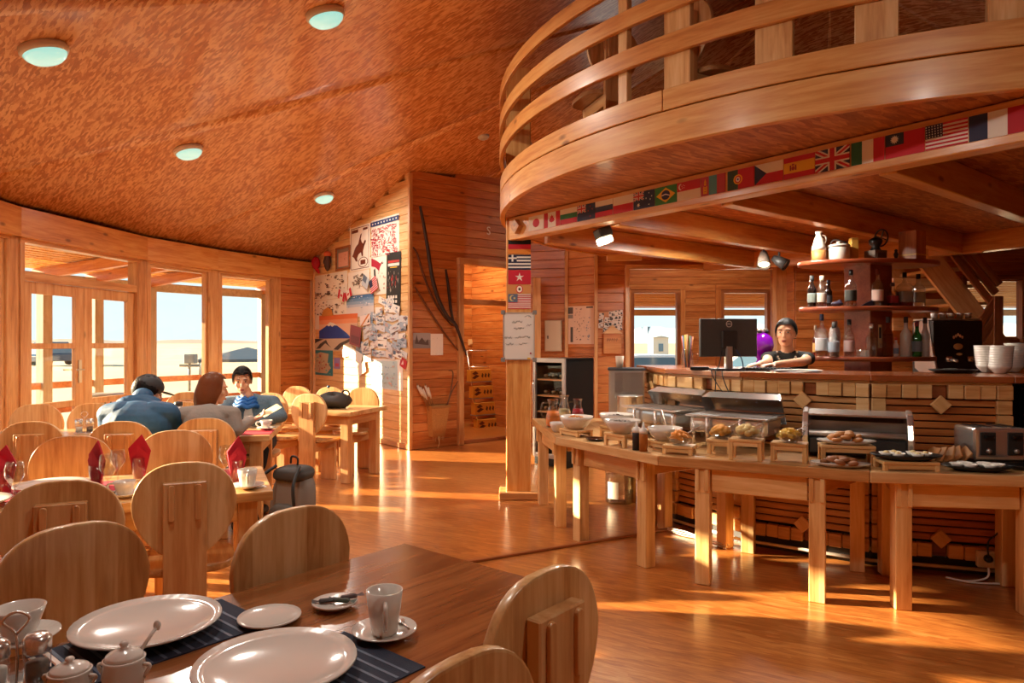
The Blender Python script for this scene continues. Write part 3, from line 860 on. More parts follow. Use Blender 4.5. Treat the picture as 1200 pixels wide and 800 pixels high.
# ================================================================== dining tables
TZ = 0.74
class Tab:
    """near/right corner q, l = direction along the long edge away from q, n = direction across"""
    def __init__(s, q, l, L, W): s.q, s.l, s.L, s.W = v2(q), v2(l).normalized(), L, W; s.n = None
def dining_table(q, l, n, L, W, label, group=None, top='glued_x'):
    q, l, n = v2(q), v2(l).normalized(), v2(n).normalized()
    c = q + l * L / 2 + n * W / 2
    r = tag(thing('dining_table', loc=c, rz=math.atan2(l.y, l.x)), label, 'table', group)
    b = MB(); b.box((0, 0, TZ - 0.0225), (L, W, 0.045)); b.build('tabletop', top, r, world=False, bevel=0.005, seg=2)
    for sx in (-1, 1):
        for sy in (-1, 1):
            b = MB(); b.box((sx * (L / 2 - 0.11), sy * (W / 2 - 0.10), (TZ - 0.045) / 2), (0.09, 0.09, TZ - 0.045)); b.build('leg', 'pine_z', r, world=False, bevel=0.004)
    for sy in (-1, 1):
        b = MB(); b.box((0, sy * (W / 2 - 0.075), TZ - 0.095), (L - 0.31, 0.03, 0.1)); b.build('apron', 'pine_x', r, world=False, bevel=0.003)
    for sx in (-1, 1):
        b = MB(); b.box((sx * (L / 2 - 0.085), 0, TZ - 0.095), (0.03, W - 0.29, 0.1)); b.build('apron', 'pine_y', r, world=False, bevel=0.003)
    return r
def rot90(v): return V((-v.y, v.x, 0))
# table 1: the dark glossy table closest to the viewer
Q1 = V((-0.38, 2.477, 0)); U1 = V((math.cos(math.radians(230)), math.sin(math.radians(230)), 0)); N1 = V((-U1.y, U1.x, 0))   # across, towards the viewer
if N1.x < 0: N1 = -N1
dining_table(Q1, U1, N1, 1.75, 0.78, 'dark glossy dining table laid with large white plates and a coffee cup', top='table_x')
def t1(u, v): return Q1 + U1 * u + N1 * v
place_chair(t1(0.925, -0.37), N1, 'pine chair facing the plates, behind the cup and salt shakers of the dark glossy table')
place_chair(t1(0.407, -0.06), N1, 'pine chair pushed against the dark glossy table in front of the rucksack')
place_chair(t1(0.38, 0.78 + 0.13), -N1, 'pine chair with two small knots in its back board, by the bare table end')
place_chair(t1(0.83, 0.78 + 0.29), -N1, 'pine chair pulled out from the dark glossy table next to the striped placemat')
# table 2: red napkins
Q2 = V((-1.142, 3.345, 0)); U2 = V((-0.916, -0.40, 0)).normalized(); N2 = V((U2.y, -U2.x, 0))
if N2.y < 0: N2 = -N2
dining_table(Q2, U2, N2, 1.75, 0.75, 'pine dining table set with red napkins in glasses and white plates')
def t2(u, v): return Q2 + U2 * u + N2 * v
place_chair(t2(0.376, -0.165), N2, 'pine chair with a dark knot in its back board, tucked to the red napkin table')
place_chair(t2(0.79, -0.42), N2, 'pine chair pulled out from the red napkin table, its board behind the facing pine chair')
place_chair(t2(0.463, 0.75 + 0.33), -N2, 'pine chair across the red napkin table behind the man in blue')
place_chair(t2(0.977, 0.75 + 0.28), -N2, 'pine chair across the red napkin table beside the folded plate setting')
# table 3: where the guests sit
Q3 = V((-1.85, 5.34, 0)); U3 = V((-0.979, -0.206, 0)).normalized(); N3 = V((U3.y, -U3.x, 0))
if N3.y < 0: N3 = -N3
dining_table(Q3, U3, N3, 2.5, 0.75, 'pine dining table where three guests sit, with a teacup at its end')
def t3(u, v): return Q3 + U3 * u + N3 * v
def solve_u(tf, v, px):
    a, b = tf(0, v), tf(1, v); s = ray(px)
    return (s * a.y - a.x) / ((b.x - a.x) - s * (b.y - a.y))
CH = {}
for key, px, v, face, lab in (('n1', 37, -0.45, 1, 'empty pine chair at the guests\' table, its board back beside the salt shakers'), ('n2', 142, -0.55, 1, 'pine chair carrying the man in the blue jacket'),
                              ('n3', 240, -0.45, 1, 'pine chair carrying the woman with the brown bob'), ('f1', 43, 1.0, -1, 'empty pine chair at the guests\' table in front of the door leaf with the handle'),
                              ('f2', 110, 1.0, -1, 'empty pine chair on the window side of the guests\' table behind the salt shakers'), ('f3', 214, 1.0, -1, 'empty pine chair on the window side of the guests\' table beside the steel flask'),
                              ('f4', 304, 1.22, -1, 'pine chair carrying the woman in the denim jacket')):
    u_ = solve_u(t3, v, px); p = t3(u_, v)
    CH[key] = (p, N3 * face)
    place_chair(p, N3 * face, lab)
place_chair((ray(219) * 7.35, 7.35), V((-0.3, 0.95, 0)), 'lone pine chair with its board back turned out, against the tall window')
# table 4: by the poster wall
Q4 = V((-1.636, 7.1, 0)); U4 = V((-0.95, 0.31, 0)).normalized(); N4 = V((-U4.y, U4.x, 0))
if N4.y < 0: N4 = -N4
dining_table(Q4, U4, N4, 1.8, 0.78, 'pine dining table in front of the poster wall with a grey bag on it')
def t4(u, v): return Q4 + U4 * u + N4 * v
place_chair(t4(0.40, -0.13), N4, 'pine chair with a full-length back board before the grey bag table')
place_chair(t4(0.86, -0.13), N4, 'pine chair before the grey bag table next to the denim jacket woman')
place_chair(t4(0.37, 0.78 + 0.1), -N4, 'pine chair between the grey bag and the hanging pale map')
place_chair(t4(0.80, 0.78 + 0.1), -N4, 'pine chair behind the water bottle on the grey bag table')
place_chair(t4(1.25, 0.78 + 0.1), -N4, 'pine chair of the grey bag table nearest the tall window corner')

# ================================================================== bar
BE, BA, BB, BC, BD = V((1.20, 6.45, 0)), V((1.272, 5.58, 0)), V((1.655, 4.99, 0)), V((2.32, 4.53, 0)), V((3.06, 4.29, 0))
BPOLY = [BE, BA, BB, BC, BD]
COUNTER = 1.24
bar = tag(thing('bar_counter', loc=(2.2, 4.9, 0)), 'curved pine bar with slatted front, square blocks and a dark counter top', 'bar counter')
def outward(a, b):
    u = (b - a).normalized(); nn = V((u.y, -u.x, 0))
    return u, (nn if nn.dot(V((0, 0, 0)) - a) > 0 else -nn)
def offset_poly(pts, d):
    """moves the open line towards the room by d, mitred"""
    out = []
    for i, p in enumerate(pts):
        ns = []
        if i > 0: ns.append(outward(pts[i - 1], p)[1])
        if i < len(pts) - 1: ns.append(outward(p, pts[i + 1])[1])
        m = sum(ns, V((0, 0, 0))).normalized()
        out.append(p + m * d / max(0.5, m.dot(ns[0])))
    return out
_blk = {}
def block(p, u, nn, w, h, t, name='block', mat='pale_x', parent=bar, rot=0.0):
    key = (round(w, 3), round(h, 3), t, mat)
    if key not in _blk:
        mb = MB(); mb.box((0, 0, 0), (w, t, h)); _blk[key] = mb.mesh(name, mat, bevel=0.004)
    M = frame_mat(p, u)
    if rot: M = M @ MX.Rotation(rot, 4, 'Y')
    return link(name, _blk[key], parent, M)
Z0, Z1 = 0.10, 1.185
for k, (a, b) in enumerate(zip(BPOLY, BPOLY[1:])):
    u, nn = outward(a, b); L = (b - a).length
    bs = 0.083
    nb = max(5, round(L / bs)); w = L / nb
    up = V((0, 0, 1))
    # carcass behind the slats
    mb = MB(); mb.box((0, 0, 0), (L, 0.02, 1.05)); mb.build('carcass', 'dark_grey', bar, frame_mat((a + b) / 2 - nn * 0.06 + up * 0.64, u))
    for i in range(nb):                                             # top and bottom rows of blocks
        pr = 0.012 if (i + k) % 2 else 0.0
        c = a + u * (i + 0.5) * w + nn * (0.012 + pr)
        if i != nb // 2: block(c + up * (Z1 - 0.045), u, nn, w - 0.004, 0.085, 0.05)
        else: block(a + u * (i + 0.5) * w - nn * 0.02 + up * (Z1 - 0.045), u, nn, w, 0.085, 0.03, mat='brown_x'); block(a + u * (i + 0.5) * w - nn * 0.02 + up * (Z0 + 0.045), u, nn, w, 0.085, 0.03, mat='brown_x')
        if i != nb // 2: block(c + up * (Z0 + 0.045), u, nn, w - 0.004, 0.085, 0.05)
    z = Z1 - 0.135; j = 0
    while z > Z0 + 0.13:                                            # frame columns of blocks at both sides
        for i in (0, nb - 1):
            pr = 0.012 if j % 2 else 0.0
            block(a + u * (i + 0.5) * w + nn * (0.012 + pr) + up * z, u, nn, w - 0.004, 0.085, 0.05)
        z -= 0.09; j += 1
    z = Z1 - 0.115
    while z > Z0 + 0.11:                                            # slats
        block((a + b) / 2 + up * z, u, nn, L - 2 * w + 0.02, 0.039, 0.022, 'slat', 'pine_x' if k < 3 else 'plank_x')
        z -= 0.047
    for zz in (Z1 - 0.125, Z0 + 0.125):                             # diamonds
        block((a + b) / 2 + nn * 0.045 + up * zz, u, nn, 0.085, 0.085, 0.03, 'diamond_block', 'pale_x', rot=PI / 4)
    mb = MB(); mb.box((0, 0, 0), (L, 0.03, 0.09)); mb.build('plinth', 'dark_grey', bar, frame_mat((a + b) / 2 - nn * 0.05 + up * 0.045, u))
    mb = MB(); mb.box((0, 0, 0), (L, 0.02, 0.022)); mb.build('edge_strip', 'pale_x', bar, frame_mat((a + b) / 2 + nn * 0.012 + up * (Z1 + 0.008), u))
outer, inner = offset_poly(BPOLY, 0.055), offset_poly(BPOLY, -0.60)
for i in range(4):
    poly = [outer[i], outer[i + 1], inner[i + 1], inner[i]]
    c = sum(poly, V((0, 0, 0))) / 4
    u, nn = outward(BPOLY[i], BPOLY[i + 1])
    M = frame_mat(c, u); Mi = M.inverted()
    mb = MB(); mb.prism([tuple((Mi @ p).xy) for p in poly], COUNTER - 0.038, COUNTER)
    mb.build('counter_top', 'counter_wood', bar, M, bevel=0.004)
# end panel of the bar
mb = MB(); mb.box((0, 0, 0), (0.55, 0.03, 1.1)); mb.build('end_panel', 'plank_x', bar, frame_mat((BD + inner[4]) / 2 + V((0.0, 0.02, 0.64)), inner[4] - BD))
mb = MB(); mb.box((0, 0, 0), (0.55, 0.03, 1.1)); mb.build('end_panel', 'plank_x', bar, frame_mat((BE + inner[0]) / 2 + V((0, -0.02, 0.64)), inner[0] - BE))
# white pipe along the foot of the bar
pp = [p + V((0, 0, 0.05)) for p in offset_poly(BPOLY, 0.035)]
mb = MB(); mb.tube(pp[1:], 0.011, 8); mb.build('foot_pipe', 'white', bar)

# ================================================================== buffet tables
BZ = 0.755
FP = [V((0.18, 6.40, 0)), V((0.318, 5.157, 0)), V((0.894, 4.285, 0)), V((1.92, 3.755, 0)), V((2.80, 3.62, 0))]
BK = offset_poly(BPOLY, 0.075)
labs = ('pale buffet table holding the juice jugs beside the flag post', 'pale buffet table with white lobed bowls and squeeze bottles', 'pale buffet table with glass fruit bowls on little stands', 'pale buffet table with the toaster and black trays')
legs = [[(0.245, 6.27), (0.345, 5.52)], [(0.475, 5.10), (0.84, 4.52)], [(1.14, 4.19), (1.70, 3.90)], [(2.12, 3.79), (2.75, 3.70)]]
for i in range(4):
    f0, f1, b1, b0 = FP[i], FP[i + 1], BK[i + 1], BK[i]
    poly = [f0, f1, b1, b0]
    c = sum(poly, V((0, 0, 0))) / 4
    u = (f1 - f0).normalized(); inn = V((-u.y, u.x, 0))
    if inn.dot(c - f0) < 0: inn = -inn
    t = tag(thing('buffet_table', loc=c, rz=math.atan2(u.y, u.x)), labs[i], 'table')
    g = 0.002
    Mi = wmat(t).inverted()
    pl = [tuple((Mi @ p).xy) for p in poly]
    pl = [(x * 0.997, y * 0.997) for x, y in pl]
    mb = MB(); mb.prism(pl, BZ - 0.06, BZ); mb.build('tabletop', 'glued_x', t, world=False, bevel=0.004)
    L = (f1 - f0).length
    a, b = V(legs[i][0] + (0,)), V(legs[i][1] + (0,))
    for p in (a, b):
        q = p + inn * 0.035
        mb = MB(); mb.box((0, 0, 0), (0.695, 0.085, 0.085)); lg = mb.build('leg', 'pale_x', t, frame_mat(q + V((0, 0, 0.3475)), (0, 0, 1), inn), bevel=0.004)
        for sg_ in (-1, 1):
            mb = MB(); mb.box((sg_ * 0.028, 0, 0), (0.022, 0.016, 0.13)); mb.build('cleat', 'pale_z', lg, frame_mat(q - inn * 0.05 + V((0, 0, 0.628)), u), bevel=0.002)
    for p, s in ((b0, 1), (b1, -1)):
        ub = (b1 - b0).normalized()
        q = p + ub * s * 0.075 - inn * 0.055
        mb = MB(); mb.box((0, 0, 0), (0.695, 0.085, 0.085)); mb.build('leg', 'pale_x', t, frame_mat(q + V((0, 0, 0.3475)), (0, 0, 1), inn), bevel=0.004)
    e0, e1 = a + u * 0.05 + inn * 0.03, b - u * 0.05 + inn * 0.03
    board('apron', e0 + V((0, 0, 0.625)), e1 + V((0, 0, 0.625)), 0.03, 0.135, 'pale_x', t)
    for s, p, q in ((1, a, b0), (-1, b, b1)):
        board('cross_rail', p + inn * 0.09 + V((0, 0, 0.64)), q - inn * 0.11 + V((0, 0, 0.64)) + u * s * 0.05, 0.03, 0.1, 'pine_x', t)

# black cabinet at the end of the bar
uD, nD = outward(BC, BD)
MC = frame_mat(BD + uD * 0.37 - nD * 0.30, uD)
fr = tag(thing('black_cabinet', loc=BD + uD * 0.37 - nD * 0.30), 'black cabinet standing at the end of the bar beside the toaster', 'cabinet')
sg = 1 if (MC.to_3x3() @ V((0, 1, 0))).dot(nD) > 0 else -1
mb = MB(); mb.box((0, 0, 0.595), (0.62, 0.52, 1.17)); mb.build('body', 'black', fr, MC, bevel=0.01)
mb = MB(); mb.box((0, sg * 0.277, 0.62), (0.60, 0.03, 1.08)); dr = mb.build('door', 'black_gloss', fr, MC, bevel=0.008)
mb = MB(); mb.tube([(-0.24, sg * 0.33, 0.5), (-0.24, sg * 0.33, 0.9)], 0.012); mb.box((-0.24, sg * 0.31, 0.52), (0.02, 0.05, 0.02)); mb.box((-0.24, sg * 0.31, 0.88), (0.02, 0.05, 0.02)); mb.build('handle', 'steel_dull', dr, MC)

# ================================================================== round bar shelf
SY = 5.95
SXc = ray(1017) * SY
shelf = tag(thing('bar_shelf', loc=(SXc, SY, 0)), 'three oval red wooden shelves on a square column behind the bar', 'shelf')
mb = MB(); mb.box((SXc, SY, 1.07), (0.26, 0.26, 2.14), rz=0.42); mb.build('column', 'red_wood', shelf, bevel=0.004)
SHZ = (1.33, 1.745, 2.13)
for z, w, dp in zip(SHZ, (0.56, 0.575, 0.585), (0.30, 0.30, 0.31)):
    mb = MB(); mb.prism([(SXc + w * math.cos(2 * PI * i / 48), SY + dp * math.sin(2 * PI * i / 48)) for i in range(48)], z - 0.036, z, smooth_side=True)
    mb.build('shelf_board', 'red_wood', shelf, bevel=0.005)
def slanted(name, A, B, w, t, mat, parent, up): return board(name, A, B, t, w, mat, parent, up)

# ================================================================== stair to the loft
stair = tag(thing('loft_stair', loc=at(1150, 470, 7.6)), 'steep wooden stair to the loft with open treads and slanted rails', 'stair', kind='structure')
SYr = 7.7
A, B = at(1085, 300, SYr), at(1142, 372, SYr)
dirn = (B - A).normalized()
Bx = A + dirn * ((A.z - 0.0) / -dirn.z)
board('stringer', A - dirn * 0.35, Bx, 0.05, 0.26, 'pine_x', stair)
off = V((0.0, 0.85, 0))
board('stringer', A - dirn * 0.35 + off, Bx + off, 0.05, 0.26, 'pine_x', stair)
k = 0
p = A + V((0.06, 0, 0.05))
while p.z > 0.15:
    mb = MB(); mb.box((0, 0, 0), (0.26, 0.80, 0.035)); mb.build('tread', 'pale_y', stair, MX.Translation(p + V((0.08, 0.425, 0))), bevel=0.004)
    step = 0.19
    p = p + dirn * (step / -dirn.z)
for px, py, ln_ in ((1117, 298, 0.70), (1131, 298, 0.54), (1143, 298, 0.42)):
    a = at(px, py, SYr - 0.1); b = a + dirn * ln_
    board('hand_rail', a - dirn * 0.3, b, 0.035, 0.075, 'brown_x', stair)
pp_ = at(1167, 345, SYr - 0.1)
board('newel_post', (pp_.x, pp_.y, 0), (pp_.x, pp_.y, 1.95), 0.1, 0.1, 'brown_x', stair, up=(1, 0, 0))
pl = at(1146, 345, SYr - 0.1)
for k in range(7):
    z = 1.95 - k * 0.17
    board('diagonal_slat', (pp_.x, pp_.y - 0.02, z - 0.02), (pp_.x - 0.46, pp_.y - 0.02, z - 0.70), 0.03, 0.085, 'brown_x', stair)
board('newel_post', (pp_.x - 0.5, pp_.y, 0), (pp_.x - 0.5, pp_.y, 1.25), 0.08, 0.08, 'brown_x', stair, up=(1, 0, 0))
# horizontal pale boards behind the bottles
for k, (py) in enumerate((334, 358, 380)):
    a, b = at(1040, py, 8.6), at(1104, py, 8.6)
    tag(board('wall_shelf', a, b, 0.25, 0.15, 'pale_x'), ('pale board of the stair back wall just under the oval top shelf', 'pale board of the stair back wall behind the square clear bottle', 'pale board of the stair back wall above the coffee machine')[k], 'board', kind='structure')
# ================================================================== chairs up in the loft
for (px, py, Y, rz) in ((705, 120, 5.35, 0.3), (836, 84, 4.9, -1.1)):
    p = at(px, py, Y)
    M = MX.Translation((p.x, p.y, 2.84)) @ MX.Rotation(rz, 4, 'Z')
    o = copy_tree(chair0, None, M); tag(o, ('pine chair in the loft with its round back against the railing' if px == 705 else 'pine chair standing deeper in the dark loft'), 'chair')
# ================================================================== flat prints: flags, posters, photographs
def circ(cx, cy, rx, ry=None, n=18): return [(cx + rx * math.cos(2 * PI * i / n), cy + (ry or rx) * math.sin(2 * PI * i / n)) for i in range(n)]
def star(cx, cy, r, asp=1.0, k=5, q=0.42, ph=PI / 2): return [(cx + (r if i % 2 == 0 else r * q) * math.cos(ph + PI * i / k) * asp, cy + (r if i % 2 == 0 else r * q) * math.sin(ph + PI * i / k)) for i in range(2 * k)]
def rc(x0, y0, x1, y1): return [(x0, y0), (x1, y0), (x1, y1), (x0, y1)]
class Wall:
    """an upright plane through P0 along u; nn looks into the room"""
    def __init__(s, P0, u, nn): s.P, s.u, s.n = v2(P0), v2(u).normalized(), v2(nn).normalized()
    def hit(s, px, py):
        d_ = V((ray(px), 1, 0)); w = d_.x * s.u.y - d_.y * s.u.x
        Y = (s.P.x * s.u.y - s.P.y * s.u.x) / w
        p = d_ * Y
        return (p - s.P).dot(s.u), CAMH - (py - CY) / F * Y
    def M(s, a, z, lift=0.0):
        """local x along the wall, y up, z into the room"""
        m = MX((s.u, V((0, 0, 1)), s.n)).transposed().to_4x4()
        m.translation = s.P + s.u * a + V((0, 0, z)) + s.n * lift
        return m
def print_mesh(name, w, h, layers, t=0.002, base='paper', back=None):
    """layers: (colour, polygon in 0..1); each is printed a hair above the one before. Returns the mesh, origin at its lower corner"""
    mb = MB(); mats = [base]
    mb.box((w / 2, h / 2, t / 2), (w, h, t), 0)
    for i, (c, poly) in enumerate(layers):
        if c not in mats: mats.append(c)
        z = t + (0.00025 if len(layers) < 90 else 0.012 / len(layers)) * (i + 1)
        mb.face([(x * w, y * h, z) for x, y in poly], mats.index(c))
    me = bpy.data.meshes.new(name)
    me.from_pydata(mb.v, [], mb.f)
    for c in mats: me.materials.append(MAT(c))
    me.polygons.foreach_set('material_index', mb.m)
    bm = bmesh.new(); bm.from_mesh(me)
    bmesh.ops.recalc_face_normals(bm, faces=[f for f in bm.faces if f.index < 6])
    for f in bm.faces:
        if f.index >= 6 and f.normal.z < 0: f.normal_flip()
    bm.to_mesh(me); bm.free()
    return me
def hang(name, wall, px0, py0, px1, py1, layers, label, cat, base='paper', lift=0.02, group=None, rot=0.0, t=0.002):
    a0, _ = wall.hit(px0, py1); a1, _ = wall.hit(px1, py1)
    mid_ = (px0 + px1) / 2
    _, zb = wall.hit(mid_, py1); _, zt = wall.hit(mid_, py0)
    w, h = abs(a1 - a0), zt - zb
    me = print_mesh(name, w, h, layers, t, base)
    M = wall.M(min(a0, a1), zb, lift)
    if rot: M = M @ MX.Translation((w / 2, h / 2, 0)) @ MX.Rotation(rot, 4, 'Z') @ MX.Translation((-w / 2, -h / 2, 0))
    return tag(link(name, me, None, M), label, cat, group)
RED, WHT, BLU, NVY, GRN, YEL, BLK = '#c01028', '#e6e0d4', '#1d3c8c', '#1b1d40', '#1c6a3a', '#e6b42a', '#141414'
def jack(x0, y0, x1, y1):
    def S(pts): return [(x0 + (x1 - x0) * a, y0 + (y1 - y0) * b) for a, b in pts]
    L = [(NVY, S(rc(0, 0, 1, 1)))]
    L += [(WHT, S([(0, 0), (0.14, 0), (1, 0.86), (1, 1), (0.86, 1), (0, 0.14)])), (WHT, S([(1, 0), (1, 0.14), (0.14, 1), (0, 1), (0, 0.86), (0.86, 0)]))]
    L += [(RED, S([(0, 0), (0.06, 0), (1, 0.94), (1, 1), (0.94, 1), (0, 0.06)])), (RED, S([(1, 0), (1, 0.06), (0.06, 1), (0, 1), (0, 0.94), (0.94, 0)]))]
    L += [(WHT, S(rc(0.38, 0, 0.62, 1))), (WHT, S(rc(0, 0.33, 1, 0.67))), (RED, S(rc(0.43, 0, 0.57, 1))), (RED, S(rc(0, 0.4, 1, 0.6)))]
    return L
maple = [(0.5, 0.85), (0.54, 0.72), (0.6, 0.75), (0.58, 0.6), (0.66, 0.62), (0.64, 0.5), (0.69, 0.45), (0.58, 0.33), (0.51, 0.33), (0.5, 0.18), (0.49, 0.33), (0.42, 0.33), (0.31, 0.45), (0.36, 0.5), (0.34, 0.62), (0.42, 0.6), (0.4, 0.75), (0.46, 0.72)]
usa = [(RED, rc(0, i / 13, 1, (i + 1) / 13)) for i in range(0, 13, 2)] + [(NVY, rc(0, 6 / 13, 0.42, 1))] + [(WHT, circ(0.035 + 0.07 * (i % 6) , 0.52 + 0.1 * (i // 6), 0.016, 0.028, 6)) for i in range(30)]
FL = {
 'Japan': (WHT, [(RED, circ(0.5, 0.5, 0.22, 0.3))]),
 'Canada': (WHT, [(RED, rc(0, 0, 0.25, 1)), (RED, rc(0.75, 0, 1, 1)), (RED, maple)]),
 'Bulgaria': (WHT, [(GRN, rc(0, 0.33, 1, 0.66)), (RED, rc(0, 0, 1, 0.33))]),
 'New Zealand': (NVY, jack(0, 0.5, 0.5, 1) + [(RED, star(x, y, 0.07, 0.6)) for x, y in ((0.75, 0.2), (0.75, 0.82), (0.64, 0.55), (0.87, 0.62))]),
 'Russia': (WHT, [('#2a2c50', rc(0, 0.33, 1, 0.66)), (RED, rc(0, 0, 1, 0.33))]),
 'Poland': (WHT, [(RED, rc(0, 0, 1, 0.5))]),
 'Australia': (NVY, jack(0, 0.5, 0.5, 1) + [(WHT, star(0.25, 0.24, 0.15, 0.6, 7))] + [(WHT, star(x, y, 0.06, 0.6)) for x, y in ((0.75, 0.17), (0.75, 0.83), (0.62, 0.55), (0.88, 0.62), (0.81, 0.45))]),
 'Brazil': ('#2a7a34', [(YEL, [(0.06, 0.5), (0.5, 0.92), (0.94, 0.5), (0.5, 0.08)]), (NVY, circ(0.5, 0.5, 0.2, 0.27)), (WHT, [(0.31, 0.52), (0.5, 0.57), (0.69, 0.46), (0.69, 0.41), (0.5, 0.51), (0.31, 0.46)])]),
 'Singapore': (WHT, [(RED, rc(0, 0.5, 1, 1)), (WHT, circ(0.16, 0.75, 0.1, 0.17)), (RED, circ(0.21, 0.75, 0.09, 0.15))] + [(WHT, star(0.27 + 0.06 * math.cos(a), 0.75 + 0.09 * math.sin(a), 0.035, 0.7)) for a in [PI / 2 + 2 * PI * i / 5 for i in range(5)]]),
 'Mongolia': ('#b23a4a', [('#5a9cae', rc(0.33, 0, 0.66, 1)), (YEL, rc(0.1, 0.1, 0.14, 0.5)), (YEL, rc(0.22, 0.1, 0.26, 0.5)), (YEL, rc(0.15, 0.1, 0.21, 0.2)), (YEL, rc(0.15, 0.38, 0.21, 0.46)), (YEL, circ(0.18, 0.6, 0.05, 0.07)), (YEL, [(0.13, 0.68), (0.18, 0.9), (0.23, 0.68)]), (YEL, circ(0.18, 0.29, 0.035, 0.06))]),
 'Portugal': (RED, [('#1f3a22', rc(0, 0, 0.4, 1)), (YEL, circ(0.4, 0.5, 0.17, 0.25)), (RED, circ(0.4, 0.5, 0.12, 0.19)), (WHT, circ(0.4, 0.5, 0.08, 0.13)), (BLU, circ(0.4, 0.5, 0.035, 0.05))]),
 'Czechia': (WHT, [(RED, rc(0, 0, 1, 0.5)), (NVY, [(0, 0), (0.42, 0.5), (0, 1)])]),
 'Spain': (RED, [(YEL, rc(0, 0.25, 1, 0.75)), ('#8c2416', rc(0.2, 0.36, 0.25, 0.62)), ('#8c2416', rc(0.37, 0.36, 0.42, 0.62)), ('#a03018', circ(0.31, 0.46, 0.055, 0.1)), ('#a03018', circ(0.31, 0.63, 0.045, 0.05))]),
 'United Kingdom': (NVY, jack(0, 0, 1, 1)),
 'Italy': (WHT, [('#1d5a34', rc(0, 0, 0.33, 1)), (RED, rc(0.67, 0, 1, 1))]),
 'Taiwan': (RED, [('#141428', rc(0, 0.5, 0.48, 1)), (WHT, star(0.24, 0.75, 0.19, 0.62, 12, 0.6))]),
 'United States': (WHT, usa),
 'France': (WHT, [(NVY, rc(0, 0, 0.33, 1)), ('#b00c22', rc(0.67, 0, 1, 1))]),
}
beam_face = Wall(FB0, FBU, FBN)
order = [('Japan', 620, 638), ('Canada', 638, 657), ('Bulgaria', 657, 677), ('New Zealand', 677, 698), ('Russia', 698, 719), ('Poland', 719, 743), ('Australia', 743, 768), ('Brazil', 768, 794), ('Singapore', 794, 822), ('Mongolia', 822, 851), ('Portugal', 853, 885), ('Czechia', 885, 919), ('Spain', 919, 956), ('United Kingdom', 956, 997), ('Italy', 998, 1038), ('Taiwan', 1038, 1085), ('United States', 1085, 1136), ('France', 1136, 1206)]
words_ = {'Japan': 'white flag with a red disc', 'Canada': 'red and white flag with a maple leaf', 'Bulgaria': 'white, green and red striped flag', 'New Zealand': 'navy flag with four red stars', 'Russia': 'white, blue and red striped flag', 'Poland': 'white over red flag', 'Australia': 'navy flag with white stars', 'Brazil': 'green flag with a yellow diamond', 'Singapore': 'red over white flag with a crescent', 'Mongolia': 'faded red, blue and red flag with a gold emblem', 'Portugal': 'dark green and red flag with a round shield', 'Czechia': 'white and red flag with a blue wedge', 'Spain': 'red and yellow flag with a small crest', 'United Kingdom': 'navy flag with red and white crosses', 'Italy': 'green, white and red upright striped flag', 'Taiwan': 'red flag with a white sun on dark blue', 'United States': 'starred and red striped flag', 'France': 'blue, white and red upright striped flag'}
for nm, a, b in order:
    s0, _ = beam_face.hit(a, 200); s1, _ = beam_face.hit(b, 200)
    base, lay = FL[nm]
    me = print_mesh('flag', s1 - s0 - 0.004, 0.126, lay, 0.003, base)
    tag(link('flag', me, None, beam_face.M(s0, 2.434, 0.0015)), words_[nm] + ' on the loft beam', 'flag', 'row of flags on the loft beam')
post_face = Wall((0.06 - 0.115, 6.60 - 0.115), (1, 0, 0), (0, -1, 0))
pf = [('Germany', 281, 297.5, '#141414', [(RED, rc(0, 0.33, 1, 0.68)), ('#d9852a', rc(0, 0, 1, 0.33))], 'black, red and gold striped flag on the post'),
      ('Greece', 298.5, 316, NVY, [(WHT, rc(0.38 if i > 1 else 0, (2 * i + 1) / 9, 1, (2 * i + 2) / 9)) for i in range(4)] + [(WHT, rc(0.15, 4.9 / 9, 0.23, 1)), (WHT, rc(0, 6.5 / 9, 0.38, 7.4 / 9))], 'navy and white striped flag with a white cross on the post'),
      ('Hong Kong', 316.5, 333, '#c0102c', [(WHT, star(0.5, 0.5, 0.33, 0.62, 5, 0.35)), (WHT, circ(0.5, 0.5, 0.07, 0.11))], 'red flag with a white flower on the post'),
      ('disc', 333.5, 344, '#c98a4c', [(RED, circ(0.5, 0.5, 0.16, 0.46)), (WHT, circ(0.5, 0.5, 0.12, 0.36)), (BLK, circ(0.5, 0.5, 0.05, 0.15))], 'orange strip with a red and white roundel on the post'),
      ('Malaysia', 344.5, 362, WHT, [(RED, rc(0, i / 8, 1, (i + 0.5) / 8)) for i in range(8)] + [('#5a6a80', rc(0, 0.45, 0.42, 1)), ('#e2c878', circ(0.18, 0.73, 0.12, 0.2)), ('#5a6a80', circ(0.22, 0.73, 0.09, 0.16)), ('#e2c878', star(0.28, 0.73, 0.09, 0.7, 7))], 'red and white striped flag with a gold crescent on the post')]
for nm, y0, y1, base, lay, lab in pf:
    hang('flag', post_face, 595.5, y0, 622, y1, lay, lab, 'flag', base, 0.002, 'flags pinned to the timber post', t=0.003)
# whiteboard on the post
wbf = Wall((0, 6.60 - 0.122), (1, 0, 0), (0, -1, 0))
a0, z0 = wbf.hit(589.5, 421.5); a1, z1 = wbf.hit(626.5, 366)
wb = tag(thing('whiteboard', loc=(a0, 6.478, z0)), 'small whiteboard with scribbled writing fixed to the flag post', 'whiteboard')
Mw = wbf.M(a0, z0, 0.012); ww, wh = a1 - a0, z1 - z0
b = MB(); b.box((ww / 2, wh / 2, -0.005), (ww, wh, 0.012)); b.build('panel', 'plastic_white', wb, Mw, bevel=0.003)
b = MB()
for q, r_, s_, t_ in ((0, ww, 0, 0.008), (0, ww, wh - 0.008, wh), (0, 0.008, 0, wh), (ww - 0.008, ww, 0, wh)): b.box(((q + r_) / 2, (s_ + t_) / 2, 0.001), (r_ - q, t_ - s_, 0.012))
b.build('frame', 'steel_dull', wb, Mw)
